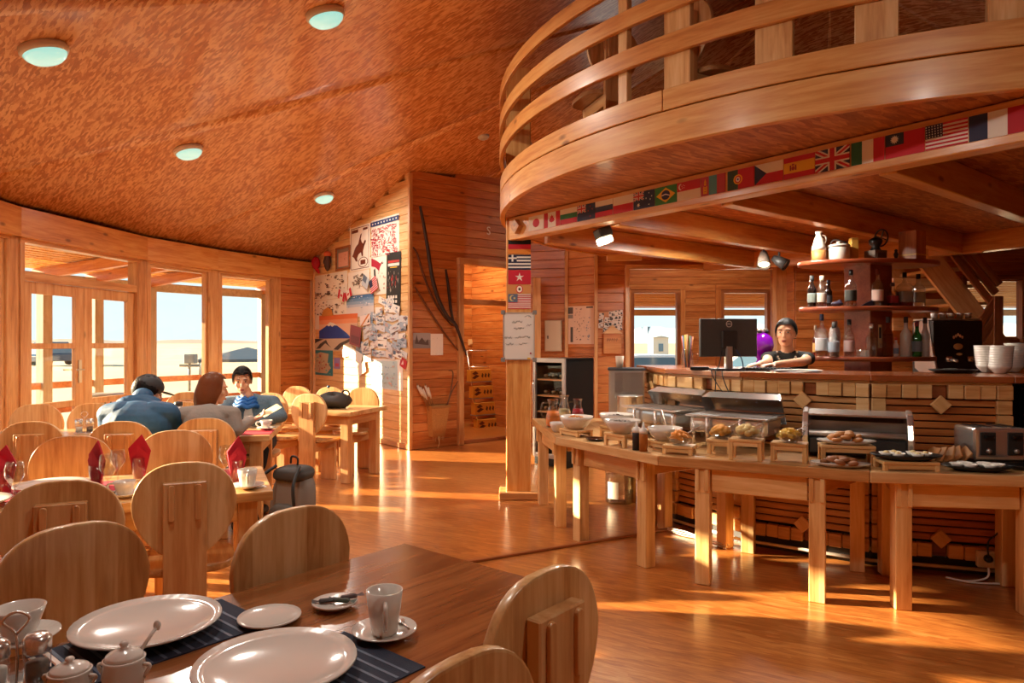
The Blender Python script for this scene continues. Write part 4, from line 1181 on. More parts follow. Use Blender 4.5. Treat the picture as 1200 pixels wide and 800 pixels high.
for cx, cy in ((0, 0), (ww, 0), (0, wh), (ww, wh)):
    b = MB(); b.box((cx, cy, 0), (0.04, 0.04, 0.02)); b.build('corner_cap', 'grey', wb, Mw, bevel=0.004)
def scribble(x0, x1, y, amp, seed, parent, M, mat='dark_grey', r=0.0016):
    R_ = random.Random(seed); pts = []; x = x0
    while x < x1:
        pts.append((x, y + R_.uniform(-amp, amp), 0.0025)); x += R_.uniform(0.25, 0.7) * amp
    b = MB(); b.tube(pts, r, 4); return b.build('handwriting', mat, parent, M)
for k, (x0, x1, y) in enumerate(((0.28, 0.62, 0.8), (0.68, 0.9, 0.92), (0.34, 0.66, 0.66), (0.74, 0.9, 0.74), (0.05, 0.3, 0.47), (0.38, 0.86, 0.48), (0.08, 0.34, 0.33), (0.5, 0.76, 0.34))):
    scribble(x0 * ww, x1 * ww, y * wh, 0.012, 40 + k, wb, Mw)
b = MB(); b.lathe([(0, 0), (0.008, 0), (0.008, 0.012), (0, 0.014)], c=(ww * 0.87, wh * 0.14, 0.0), n=12); b.build('magnet', '#a01838', wb, Mw)
b = MB(); b.box((ww * 0.82, wh * 0.03, 0.006), (0.03, 0.014, 0.008)); b.build('eraser', YEL, wb, Mw)

# ------------------------------------------------------------------ the poster wall
pu = (PJ - PK).normalized(); pn = V((pu.y, -pu.x, 0))
if pn.dot(-PJ) < 0: pn = -pn
PW = Wall(PK, pu, pn)
LFT = 0.021
def doodles(seed, n, cols, x0=0.05, x1=0.95, y0=0.05, y1=0.95, s=0.05, asp=1.0):
    R_ = random.Random(seed); out = []
    for _ in range(n):
        cx, cy, r_ = R_.uniform(x0, x1), R_.uniform(y0, y1), R_.uniform(0.35, 1.0) * s
        k = R_.randint(3, 6); ph = R_.uniform(0, 6)
        out.append((R_.choice(cols), [(min(max(cx + r_ * R_.uniform(0.5, 1.3) * math.cos(ph + 2 * PI * i / k) / asp, 0.01), 0.99), min(max(cy + r_ * R_.uniform(0.3, 1.2) * math.sin(ph + 2 * PI * i / k), 0.01), 0.99)) for i in range(k)]))
    return out
BRN = '#6e3220'
horse = [(0.12, 0.34), (0.22, 0.30), (0.30, 0.22), (0.40, 0.20), (0.36, 0.28), (0.44, 0.36), (0.56, 0.40), (0.60, 0.30), (0.66, 0.31), (0.66, 0.42), (0.72, 0.52), (0.80, 0.62), (0.76, 0.66), (0.66, 0.58), (0.60, 0.62), (0.55, 0.70), (0.60, 0.82), (0.54, 0.80), (0.48, 0.70), (0.42, 0.60), (0.30, 0.54), (0.22, 0.46), (0.18, 0.40)]
hang('wall_banner', PW, 411.7, 264.5, 435.5, 316.5, [(BRN, [(0.06, 0.03), (0.94, 0.03), (0.94, 0.045), (0.06, 0.045)]), (BRN, rc(0.06, 0.955, 0.94, 0.97)), (BRN, rc(0.06, 0.03, 0.08, 0.97)), (BRN, rc(0.92, 0.03, 0.94, 0.97)), (BRN, rc(0.1, 0.86, 0.42, 0.93)), (BRN, rc(0.66, 0.88, 0.88, 0.93)), (BRN, horse), (BRN, circ(0.66, 0.17, 0.24, 0.115)), ('paper', circ(0.66, 0.17, 0.21, 0.1)), (BRN, rc(0.54, 0.12, 0.78, 0.22))], 'cream banner with a brown bucking horse and rider on the plank wall', 'banner', lift=LFT)
swirl = []
R_ = random.Random(3)
for i in range(420):
    x, y = R_.uniform(0.04, 0.92), R_.uniform(0.02, 0.78); ang = math.sin(x * 7) * 1.2 + y * 5
    dx, dy = 0.06 * math.cos(ang), 0.05 * math.sin(ang); ox, oy = -dy * 0.22, dx * 0.22
    swirl.append((R_.choice((RED, '#a8283a', '#c45a62')), [(x, y), (x + dx, y + dy), (x + dx + ox, y + dy + oy), (x + ox, y + oy)]))
hang('wall_banner', PW, 436.8, 254.5, 469.6, 299.5, swirl + [('#243c6c', rc(0, 0.83, 1, 0.95))] + [(WHT, star(0.08 + 0.105 * i, 0.89, 0.035, 0.9)) for i in range(9)], 'banner with a blue star band above dense red squiggles', 'banner', lift=LFT)
hang('wall_poster', PW, 436, 300, 454.5, 345, [('#a82038', [(0.05, 0.98), (0.35, 0.9), (0.62, 0.8), (0.8, 0.86), (0.6, 0.7), (0.55, 0.6), (0.3, 0.72), (0.05, 0.76)]), (BLK, [(0.2, 0.66), (0.3, 0.7), (0.34, 0.5), (0.42, 0.36), (0.3, 0.4), (0.22, 0.52)]), (BLK, [(0.7, 0.82), (0.84, 0.8), (0.74, 0.77)])] + doodles(5, 16, ['#b89a8c'], y0=0.1, y1=0.6), 'pale poster with a dark red inked figure', 'poster', lift=LFT)
hang('wall_poster', PW, 455, 295.5, 471.5, 363, [('#b8342c', rc(0.1, 0.82, 0.9, 0.86)), ('#d8d0c4', rc(0.1, 0.76, 0.9, 0.81)), (YEL, rc(0.25, 0.73, 0.75, 0.745))] + doodles(8, 30, ['#bfb8ac', '#8a8478', '#b8342c'], 0.12, 0.88, 0.32, 0.68, 0.06, 2.2) + [(WHT, rc(0.16 + 0.18 * i, 0.12 + 0.08 * j, 0.28 + 0.18 * i, 0.17 + 0.08 * j)) for i in range(4) for j in range(2)], 'narrow black scroll poster with small pictures, hung slightly askew', 'poster', BLK, 0.027, rot=-0.03)
hang('wall_poster', PW, 367, 320.5, 408.5, 350.5, doodles(11, 60, ['#7a6252', '#4e4036', '#a08a74', '#6a4a3a'], s=0.05) + [('#54463c', [(0.44, 0.2), (0.5, 0.3), (0.58, 0.2), (0.52, 0.14)])], 'cream sheet of scattered ink sketches below the red cap', 'poster', lift=LFT)
hang('wall_poster', PW, 409.5, 317.5, 434.5, 345, doodles(12, 50, ['#8a7666', '#5a4a40'], 0.25, 0.72, 0.25, 0.85, 0.06), 'cream sheet with a dense square sketch under the horse banner', 'poster', lift=LFT)
hang('wall_poster', PW, 367.5, 351, 408, 385.5, doodles(13, 50, ['#8a7666', '#5a4a40', '#a89078'], y0=0.5, s=0.05) + [('#c8863c', [(0.3, 0.45), (0.36, 0.66), (0.48, 0.74), (0.6, 0.66), (0.66, 0.45)])], 'cream drawing with an orange hill', 'poster', lift=LFT)
ramp = [('#3c6a98', rc(0, 0.86, 1, 1)), ('#6288ac', rc(0, 0.72, 1, 0.86)), ('#8fa8c0', rc(0, 0.58, 1, 0.72)), ('#b8c0cc', rc(0, 0.46, 1, 0.58))]
hang('wall_poster', PW, 408, 345.5, 440, 371, ramp + doodles(14, 24, ['#d8d8dc', '#9aa8bc'], y0=0.4), 'poster of a snowfield fading up to a blue sky', 'poster', '#d6cfcb', LFT + 0.004)
hang('wall_poster', PW, 376, 368.5, 421, 396.5, [('#e2733c', rc(0, 0.8, 1, 1)), ('#e8986c', rc(0, 0.62, 1, 0.8)), ('#1d3f94', [(0, 0), (0, 0.34), (0.16, 0.5), (0.3, 0.68), (0.42, 0.62), (0.56, 0.46), (0.74, 0.22), (0.86, 0)]), (WHT, [(0.22, 0.58), (0.3, 0.7), (0.42, 0.64), (0.5, 0.54), (0.42, 0.56), (0.36, 0.5), (0.32, 0.57), (0.27, 0.52)])], 'poster of a plain blue mountain under an orange sky', 'poster', '#e6b898', LFT + 0.006)
hang('wall_poster', PW, 368, 396.5, 415, 410.5, [('#3a3230', [(0, 0.4), (0, 1), (0.3, 0.95), (0.12, 0.7)]), ('#4a423c', [(0.1, 0.1), (0.2, 0.55), (0.36, 0.9), (0.42, 0.5), (0.5, 0.2), (0.34, 0.6), (0.2, 0.15)]), ('#4a423c', [(0.55, 0.1), (0.7, 0.6), (0.95, 1), (0.98, 0.8), (0.8, 0.5), (0.66, 0.05)])], 'grey print of pale dunes and dark ridges', 'poster', '#c8b8a0', LFT + 0.002)
hang('wall_map', PW, 368, 409.5, 391.5, 439.5, [('#b8a888', [(0.08, 0.1), (0.1, 0.8), (0.4, 0.9), (0.8, 0.84), (0.75, 0.5), (0.92, 0.3), (0.7, 0.08)])] + doodles(16, 55, ['#a84a3c', '#c8b890', '#8aa07c', '#b06a50', '#5a9aa0'], 0.1, 0.88, 0.08, 0.86, 0.06), 'small teal bordered map hung low on the poster wall', 'map', '#2e7c86', LFT)
hang('wall_map', PW, 436.8, 420.5, 473.7, 456, [('#bcd4d8', rc(0.02, 0.02, 0.84, 0.94))] + doodles(17, 80, ['#a8c0bc', '#c8b0a8', '#9ab8c4', '#c8d4d0'], 0.1, 0.82, 0.06, 0.9, 0.05), 'large pale blue map hung on the poster wall above the far chair', 'map', '#e8e4dc', LFT)
hang('sticker', PW, 471, 420, 478.5, 431, [('#e8c0b8', [(0.2, 0.2), (0.4, 0.8), (0.6, 0.4)])], 'small red card at the corner of the pale blue map', 'card', '#b8202c', LFT + 0.006, rot=-0.35)
hang('sticker', PW, 393, 419, 400, 432, [('#b0485c', rc(0.2, 0.2, 0.8, 0.5))], 'small purple sticker beside the teal map', 'sticker', '#8a78b0', LFT)
for q, (x0, y0, x1, y1, rt) in enumerate(((405, 408.5, 413.5, 417.5, 0.1), (413.5, 410, 428, 423, -0.3), (429.5, 415.5, 438.5, 423.5, 0.05), (423.5, 425, 432, 438, 0.35))):
    hang('note_card', PW, x0, y0, x1, y1, doodles(60 + q, 5, ['#b8b0a4', '#8aa0a8']), ('white card tucked under the grey dunes print', 'tilted white card below the photo cluster', 'white card beside the top edge of the pale blue map', 'white card pinned askew between the two maps')[q], 'card', 'white', LFT + 0.028 + 0.004 * (q % 2), rot=rt)
R_ = random.Random(21)
cols = ['#8a98a4', '#c8ccd0', '#5a6a80', '#a88a8c', '#e0dcd8', '#7c6a70', '#4c5868', '#b8a09c', '#93a3b8']
cnt = 0
for gy in range(7):
    for gx in range(7):
        x = 420 + gx * 8.3 + R_.uniform(-2, 2); y = 349 + gy * 10.0 + R_.uniform(-2, 2)
        if gy < 2 and gx < 3 or (gx < 2 and gy < 5 and gy > 1 and gx < 1) or (gy == 0 and gx > 4) or (gy == 1 and gx > 5): continue
        hang('snapshot', PW, x, y, x + R_.uniform(8, 12), y + R_.uniform(7, 11), doodles(300 + cnt, 7, cols, s=0.3), 'small snapshot in the crowded cluster of visitor photos', 'photo', R_.choice(['white', '#cfd4d8', '#dcd6d0', '#9fb0c0']), LFT + 0.009 + 0.0045 * (gx % 2 + 2 * (gy % 2)), 'visitor photos on the poster wall', rot=R_.uniform(-0.3, 0.3), t=0.001); cnt += 1
for (x0, y0, x1, y1, lay, base, rt, lab) in ((400, 341, 408, 351.5, [(RED, rc(0, 0, 0.28, 1)), (RED, rc(0.72, 0, 1, 1)), (RED, circ(0.5, 0.5, 0.15))], WHT, -0.35, 'tiny red and white maple flag tilted on the sketch sheet'), (408, 340, 416, 350, [(RED, rc(0, 0, 0.28, 1)), (RED, rc(0.72, 0, 1, 1)), (RED, circ(0.5, 0.5, 0.15))], WHT, 0.4, 'tiny red and white maple flag at the corner of the snowfield poster'),
    (428.5, 324, 436, 337, [('#5c6878', rc(0, 0.4, 0.6, 1))], '#b8bcc0', -0.5, 'tiny grey paper flag above the snowfield poster'), (437.5, 326, 446, 342, usa[:8], '#d8b8b4', 0.35, 'tiny starred and striped paper flag on the inked figure poster'), (414, 382, 426.5, 405, [('#6c3038', rc(0.1, 0.1, 0.9, 0.5))], '#8c4448', -0.15, 'maroon pennant hanging over the blue mountain poster'), (426, 369, 438, 381, [('#c87c3c', [(0, 0), (0.2, 0), (1, 1), (0.8, 1)]), (BLK, [(0.7, 0.2), (0.9, 0.2), (0.9, 0.6)])], '#e8d8d0', 0.1, 'small paper flag with an orange diagonal band')):
    hang('paper_flag', PW, x0, y0, x1, y1, lay, lab, 'flag', base, LFT + 0.034, rot=rt)
# framed picture, cap and mask (solid things)
a0, z0 = PW.hit(396, 318); a1, z1 = PW.hit(412.5, 287)
fp = tag(thing('picture_frame', loc=PW.P + PW.u * a0 + PW.n * 0.03 + V((0, 0, z0))), 'dark framed pinkish document beside the cream horse banner', 'picture')
Mf = PW.M(a0, z0, LFT); fw, fh = a1 - a0, z1 - z0
b = MB()
for q, r_, s_, t_ in ((0, fw, 0, 0.03), (0, fw, fh - 0.03, fh), (0, 0.03, 0, fh), (fw - 0.03, fw, 0, fh)): b.box(((q + r_) / 2, (s_ + t_) / 2, 0.012), (r_ - q, t_ - s_, 0.024))
b.build('frame', 'brown_x', fp, Mf)
link('picture', print_mesh('picture', fw - 0.05, fh - 0.05, [('#d8a088', rc(0.12, 0.1, 0.88, 0.8))] + doodles(31, 14, ['#b8705c', '#e0b8a4'], 0.2, 0.8, 0.2, 0.7), 0.006, '#8c7868'), fp, Mf @ MX.Translation((0.025, 0.025, 0.002)))
a, z = PW.hit(376.5, 310); Mc = PW.M(a, z, 0.095)
cp = tag(thing('red_cap', loc=PW.P + PW.u * a + PW.n * 0.05 + V((0, 0, z))), 'red baseball cap hung on the plank wall beside the carved mask', 'cap')
b = MB(); b.ball((0, 0.02, 0.0), (0.075, 0.11, 0.07), n=18, k=10); b.build('crown', '#b8142c', cp, Mc)
b = MB(); b.prism([(x * 0.07, -0.07 + y * 0.09) for x, y in [(math.cos(PI + PI * i / 12), math.sin(PI + PI * i / 12)) for i in range(13)]], 0.02, 0.03, M=MX.Rotation(0.5, 4, 'X')); b.build('peak', '#c81c30', cp, Mc)
a, z = PW.hit(389.5, 307); Mc = PW.M(a, z, 0.085)
mk = tag(thing('carved_mask', loc=PW.P + PW.u * a + PW.n * 0.03 + V((0, 0, z))), 'dark carved wooden face mask under an orange cap', 'mask')
b = MB(); b.ball((0, 0, 0), (0.062, 0.155, 0.055), n=18, k=12); b.ball((0, -0.01, 0.055), (0.013, 0.04, 0.02)); b.ball((0, -0.075, 0.048), (0.028, 0.009, 0.01)); b.build('face', '#4a2a1c', mk, Mc)
b = MB(); b.ball((-0.025, 0.03, 0.048), (0.013, 0.008, 0.008)); b.ball((0.025, 0.03, 0.048), (0.013, 0.008, 0.008)); b.build('eyes', '#15100c', mk, Mc)
b = MB(); b.ball((0, 0.12, 0.0), (0.066, 0.055, 0.06), n=16); b.build('cap', '#d8663c', mk, Mc)

# ------------------------------------------------------------------ wall with the branches
sn = V((SD.y, -SD.x, 0))
BW = Wall(PJ, SD, sn)
hang('wall_photo', BW, 483, 390, 503.5, 408, [('#a8a09c', rc(0, 0.55, 1, 1)), ('#5a4a42', [(0.1, 0.3), (0.2, 0.9), (0.3, 0.4), (0.5, 0.7), (0.7, 0.4), (0.85, 0.6), (0.9, 0.2)])], 'grey landscape photo pinned below the branches', 'photo', '#8c8480', LFT)
hang('wall_notice', BW, 503.5, 391, 518, 416, doodles(77, 6, ['#d8ccbc']), 'blank white sheet pinned below the branches', 'paper', 'paper', LFT + 0.002)
def branch(pts, r, label, name='dry_branch', lift=0.05, mat='#33201a'):
    P_ = []
    for px, py in pts:
        s, z = BW.hit(px, py); P_.append(BW.P + BW.u * s + V((0, 0, z)) + BW.n * lift)
    P_ = smooth_path(P_, 5)
    rs = [r * (0.35 + 0.65 * math.sin(PI * (0.12 + 0.8 * i / (len(P_) - 1)))) for i in range(len(P_))]
    b = MB(); b.tube(P_, rs, 7)
    return tag(b.build(name, mat), label, 'branch')
branch([(487, 243), (490, 258), (496, 292), (501, 325), (508, 350), (518, 370), (528, 380), (535, 398), (541, 416)], 0.028, 'thick dark branch curving down the shaded plank wall', lift=0.115)
branch([(482, 290), (487, 298), (493, 318), (503, 345), (516, 368), (528, 382)], 0.016, 'thin split branch running beside the thick dark one', lift=0.045, mat='#5a3018')
branch([(484, 336), (488, 343), (503, 367), (520, 392), (536, 412)], 0.015, 'straight reddish branch slanting across the grey photo corner', lift=0.045, mat='#6a3a1c')
branch([(520, 316), (523, 335), (526, 362), (530, 382)], 0.022, 'short dark branch upright beside the doorway', lift=0.05)
for k, (px, py, s_) in enumerate(((571.5, 271, 'S'),)):
    a, z = BW.hit(px, py)
    o = text_mesh('wall_letter', s_, 0.17, 'paper', None, BW.M(a, z, 0.023), 0.002); tag(o, 'pale letter fixed high on the shaded plank wall', 'letter')
# quiver basket with arrows
_defs['basket_weave'] = lambda: plain('basket_weave', '#b07c40', 0.8, bump=0.6, bscale=120, vary=0.25)
a, z = BW.hit(510, 474); a2, z2 = BW.hit(512, 510)
qv = tag(thing('quiver_basket', loc=BW.P + BW.u * a + BW.n * 0.06 + V((0, 0, z2))), 'tapered woven wall basket with a fringe hanging by the doorway', 'basket')
Mq = BW.M(a, z2, LFT)
b = MB(); h_ = z - z2
b.add([(-0.12, 0, 0), (0.12, 0, 0), (0.16, h_, 0), (-0.16, h_, 0), (-0.10, 0, 0.07), (0.10, 0, 0.07), (0.15, h_, 0.12), (-0.15, h_, 0.12)], [(0, 3, 2, 1), (4, 5, 6, 7), (0, 1, 5, 4), (1, 2, 6, 5), (3, 0, 4, 7)])
b.build('body', 'basket_weave', qv, Mq)
b = MB(); b.box((0, h_ - 0.02, 0.125), (0.31, 0.035, 0.012)); b.build('rim_band', '#9a6a34', qv, Mq)
b = MB()
for i in range(9): b.tube([(-0.09 + 0.022 * i, 0.01, 0.06), (-0.09 + 0.022 * i, -0.05 - 0.01 * (i % 3), 0.06)], 0.004, 5)
b.tube([(0.0, 0.0, 0.07), (0.01, -0.1, 0.07), (-0.02, -0.17, 0.07)], 0.006, 6)
b.build('fringe', '#cda468', qv, Mq)
for i in range(5):
    s, zz = BW.hit(486 + i * 2.6, 449 + (i % 3) * 2); s2, zb = BW.hit(502 + i * 1.2, 486)
    A_ = BW.P + BW.u * s + V((0, 0, zz)) + BW.n * (0.05 + 0.012 * i); B_ = BW.P + BW.u * s2 + V((0, 0, zb)) + BW.n * (0.07 + 0.004 * i)
    ar = tag(thing('arrow', loc=B_), 'wooden arrow with a pale fletching standing in the woven wall basket', 'arrow', 'arrows in the wall basket')
    b = MB(); b.tube([B_, A_], 0.007, 6); b.build('shaft', '#8a5a2c', ar)
    dd = (A_ - B_).normalized(); b = MB(); b.tube([A_ - dd * 0.2, A_ - dd * 0.15, A_ - dd * 0.03], [0.006, 0.018, 0.016], 5); b.build('fletching', '#cfc0ac', ar)
for k, pts in enumerate((((520, 474), (524, 455), (526, 436), (521, 434)), ((519, 474), (525, 458), (532, 446)))):
    branch(pts, 0.010, ('catkin twig bending over the rim of the wall basket', 'catkin twig leaning to the doorway from the wall basket')[k], 'catkin_twig', 0.1, '#6a4628')
# ------------------------------------------------------------------ hall: display rack, switch plate, wire basket
HW = Wall(PJ + HB, SD, sn)
RK = Wall(PJ - NS * 1.3, SD, sn)
a0, zt = RK.hit(547, 411); a1, zb = RK.hit(583, 497)
rk = tag(thing('display_rack', loc=RK.P + RK.u * (a0 + a1) / 2 + V((0, 0, 0.05))), 'silver leaning display rack in the hall doorway', 'rack')
w_, zz = a1 - a0, 0.05
def rkp(x, z, d_=0.0): return RK.P + RK.u * (a0 + x) + V((0, 0, z)) + RK.n * d_
b = MB()
for x in (0.0, w_ - 0.06): b.tube([rkp(x + 0.05, 0.055, 0.25), rkp(x, zt, 0.0)], 0.012, 8)
for z, q in ((zt, 0.0), (zt - 0.27, 0.06)): b.tube([rkp(0, z, q), rkp(w_ - 0.06, z, q)], 0.011, 8)
b.tube([rkp(w_, 0.055, 0.0), rkp(w_ - 0.02, 0.34, 0.15)], 0.01, 8); b.tube([rkp(0.05, 0.055, 0.25), rkp(w_ - 0.01, 0.055, 0.25)], 0.01, 8)
b.build('frame', 'steel', rk)
for k in range(4):
    zc_ = zt - 0.41 - k * 0.272; q = 0.06 + 0.05 * k
    b = MB(); M = frame_mat(rkp(w_ / 2 - 0.02 + 0.008 * k, zc_ - 0.105, q), SD); b.box((0, 0, 0), (w_ - 0.03, 0.16, 0.012), M=M); b.build('tray', 'steel_dull', rk)
    bx = tag(thing('product_box', loc=rkp(w_ / 2, zc_ - 0.1, q)), 'yellow snack carton with brown pictures, on the ' + ('top', 'second', 'third', 'lowest')[k] + ' tray of the display rack', 'box')
    M = frame_mat(rkp(w_ / 2 - 0.02 + 0.008 * k, zc_, q), SD)
    b = MB(); b.box((0, 0, 0), (w_ - 0.04, 0.12, 0.195)); b.build('carton', '#dba23c', bx, M, bevel=0.003)
    me = print_mesh('print', w_ - 0.06, 0.17, [('#5a2f1c', [(0.02, 0.3), (0.1, 0.15), (0.28, 0.45), (0.16, 0.6)]), ('#6e3c22', [(0.02, 0.7), (0.14, 0.95), (0.24, 0.7), (0.1, 0.55)])] + [('#5a3a1c', [(0.34 + 0.11 * i, 0.4), (0.37 + 0.11 * i, 0.75), (0.42 + 0.11 * i, 0.6), (0.40 + 0.11 * i, 0.25)]) for i in range(6)], 0.001, '#dda53e')
    Mp = MX((SD, V((0, 0, 1)), sn)).transposed().to_4x4(); Mp.translation = rkp(w_ / 2 - 0.02 + 0.008 * k, zc_ - 0.085, q + 0.061) - SD * (w_ - 0.06) / 2
    link('print', me, bx, Mp)
a, z = HW.hit(554, 401); sp = tag(thing('switch_plate', loc=HW.P + HW.u * a + V((0, 0, z)) + HW.n * 0.03), 'pair of cream light switches on the lit hall wall', 'light switch')
for i in (-1, 1):
    b = MB(); b.box((i * 0.062, 0, 0.006), (0.11, 0.11, 0.012)); p_ = b.build('plate', '#e8c890', sp, HW.M(a, z, 0.021), bevel=0.003)
    b = MB(); b.box((i * 0.062, 0, 0.015), (0.05, 0.07, 0.008)); b.build('rocker', '#efd6a4', p_, HW.M(a, z, 0.021), bevel=0.002)
a, z = HW.hit(575, 404)
b = MB(); M = HW.M(a, z, 0.03)
for zz_ in (0.0, 0.11): b.tube([(-0.17, -zz_, 0), (-0.17, -zz_, 0.14), (0.17, -zz_, 0.14), (0.17, -zz_, 0)], 0.006, 6)
for x in (-0.17, 0.0, 0.17): b.tube([(x, 0, 0.14), (x, -0.11, 0.14)], 0.004, 5)
tag(b.build('wire_basket', 'steel', None, M), 'small wire basket fixed to the lit hall wall', 'basket')
# ------------------------------------------------------------------ walls round the bar: calendar, photos, key house, cupboard
W1F = Wall((-0.05, 10.15), V((0.815, -0.2, 0)), V((-0.2, -0.8, 0)))
a0, zb = W1F.hit(639.5, 411.5); a1, zt = W1F.hit(659, 375.5)
cb = tag(thing('metal_cupboard', loc=W1F.P + W1F.u * a0 + V((0, 0, zb))), 'flat cream metal fuse cupboard on the shaded wall', 'cupboard')
M = W1F.M(a0, zb, 0.045); b = MB(); b.box(((a1 - a0) / 2, (zt - zb) / 2, 0.01), (a1 - a0, zt - zb, 0.06)); b.build('body', '#c9b698', cb, M, bevel=0.004)
b = MB(); b.box(((a1 - a0) / 2, (zt - zb) / 2, 0.043), (a1 - a0 - 0.02, zt - zb - 0.02, 0.006)); d2 = b.build('door', '#cdbb9e', cb, M, bevel=0.002)
b = MB(); b.box((0.05, (zt - zb) * 0.46, 0.05), (0.014, 0.045, 0.012)); b.build('latch', 'dark_grey', d2, M)
W2U = V((0.385, -0.33, 0)).normalized(); W2F = Wall((0.765, 9.95), W2U, V((W2U.y, -W2U.x, 0)))
hang('wall_calendar', W2F, 666, 358.5, 697, 403, [('#54504c', rc(0.02, 0.8, 0.22, 0.97)), ('#8c847c', rc(0.02, 0.68, 0.22, 0.78)), ('#54504c', rc(0.12, 0.05, 0.22, 0.45)), ('#4a4644', rc(0.72, 0.94, 0.97, 0.98))] + doodles(81, 50, ['#8c7468', '#6a5a54', '#b8988c'], 0.28, 0.68, 0.1, 0.95, 0.03) + doodles(82, 16, ['#7a8494', '#a8a4a4'], 0.74, 0.97, 0.1, 0.9, 0.04), 'large paper schedule with small print beside the black fridge', 'paper', '#e0c4ac', LFT)
W3F = Wall((1.15, 9.62), (1, 0, 0), (0, -1, 0))
R_ = random.Random(9); cnt = 0
for gx in range(5):
    for gy in range(4):
        if (gx < 1 and gy > 2) or (gx == 2 and gy == 3) or (gx == 1 and gy == 0): continue
        x, y = 702 + gx * 5.4 + R_.uniform(-1, 1), 364 + gy * 6 + (3 - gx) * 0.9
        hang('snapshot', W3F, x, y, x + 5.6, y + 5.6, doodles(500 + cnt, 3, ['#2a2420', '#4a3c36', '#1c1816'], s=0.45), 'tiny black and white snapshot above the carved key house', 'photo', '#d8cabc', LFT + 0.003 * (gx % 2 + 2 * (gy % 2)), 'snapshots above the key house', rot=R_.uniform(-0.2, 0.2), t=0.001); cnt += 1
a0, zb = W3F.hit(706.5, 414.5); a1, zt = W3F.hit(727, 391)
kh = tag(thing('key_house', loc=W3F.P + W3F.u * a0 + V((0, 0, zb))), 'small carved wooden house shaped box on the bar wall', 'box')
M = W3F.M(a0, zb, 0.021); kw, khh = a1 - a0, zt - zb
b = MB(); b.box((kw / 2, khh / 2, 0.03), (kw, khh, 0.06)); b.build('body', 'plank_x', kh, M, bevel=0.004)
b = MB(); b.prism([(-0.02, khh), (kw + 0.02, khh), (kw / 2, khh + 0.12)], 0.0, 0.075); b.build('roof', 'pine_x', kh, M, bevel=0.004)
for i in range(5):
    b = MB(); x = kw * (0.2 + 0.13 * i); b.tube([(x, khh * 0.62, 0.062), (x + 0.008, khh * 0.78, 0.062), (x + 0.02, khh * 0.68, 0.062)], 0.003, 4); b.build('carved_letter', 'dark_grey', kh, M)
bx_ = at(738, 306, 9.3)
tag(board('wall_plank_end', at(711, 302, 9.2), at(752, 301, 9.2), 0.06, 0.085, 'pale_x'), 'short pale board hanging below the joist above the bar opening', 'board', kind='structure')
# ================================================================== outside: desert, veranda, cars
_defs['sand'] = lambda: plain('sand', '#b39c7e', 0.95, vary=0.18, bscale=0.05)
_defs['hill_haze_blue'] = lambda: plain('hill_haze_blue', '#b6cad4', 1.0)  # distance haze mixed into the ridge's base colour
_defs['deck_grey'] = lambda: wood('deck_grey', '#8a7a68', '#a3937f', '#b8aa96', axis='x', rough=0.7, coat=0)
mb = MB(); n = 64
mb.add([(0, 0, -0.36)] + [(4000 * math.cos(2 * PI * i / n), 4000 * math.sin(2 * PI * i / n), -0.36) for i in range(n)] + [(14 * math.cos(2 * PI * i / n), 14 * math.sin(2 * PI * i / n) , -0.36) for i in range(n)], [(0, n + 1 + i, n + 1 + (i + 1) % n) for i in range(n)] + [(n + 1 + i, 1 + i, 1 + (i + 1) % n, n + 1 + (i + 1) % n) for i in range(n)])
tag(mb.build('ground', 'sand'), 'flat pale sandy desert around the building', 'ground', kind='structure')
def ridge(name, px0, px1, dist, hs, mat, label):
    mb = MB(); k = len(hs); A_, B_, C_ = [], [], []
    for i, h in enumerate(hs):
        a = math.atan(ray(px0 + (px1 - px0) * i / (k - 1)))
        d_ = V((math.sin(a), math.cos(a), 0))
        A_.append(d_ * dist * 0.93 + V((0, 0, -0.4))); B_.append(d_ * dist + V((0, 0, h))); C_.append(d_ * dist * 1.1 + V((0, 0, -0.4)))
    for i in range(k - 1):
        mb.add([A_[i], A_[i + 1], B_[i + 1], B_[i]], [(0, 1, 2, 3)], 0, True); mb.add([B_[i], B_[i + 1], C_[i + 1], C_[i]], [(0, 1, 2, 3)], 0, True)
    return tag(mb.build(name, mat), label, 'mountain', kind='structure')
R_ = random.Random(4)
ridge('mountain_ridge', 640, 1300, 1500, [33 + 5 * math.sin(i * 0.45) + 4 * math.sin(i * 0.21 + 1) + R_.uniform(-1.5, 1.5) for i in range(90)], 'hill_haze_blue', 'hazy blue mountain ridge on the horizon beyond the bar windows')
ridge('desert_rise', -400, 420, 1200, [5 + 1.5 * math.sin(i * 0.7) + R_.uniform(-0.6, 0.6) for i in range(50)], '#a58e78', 'low brown rise on the desert horizon beyond the window wall')
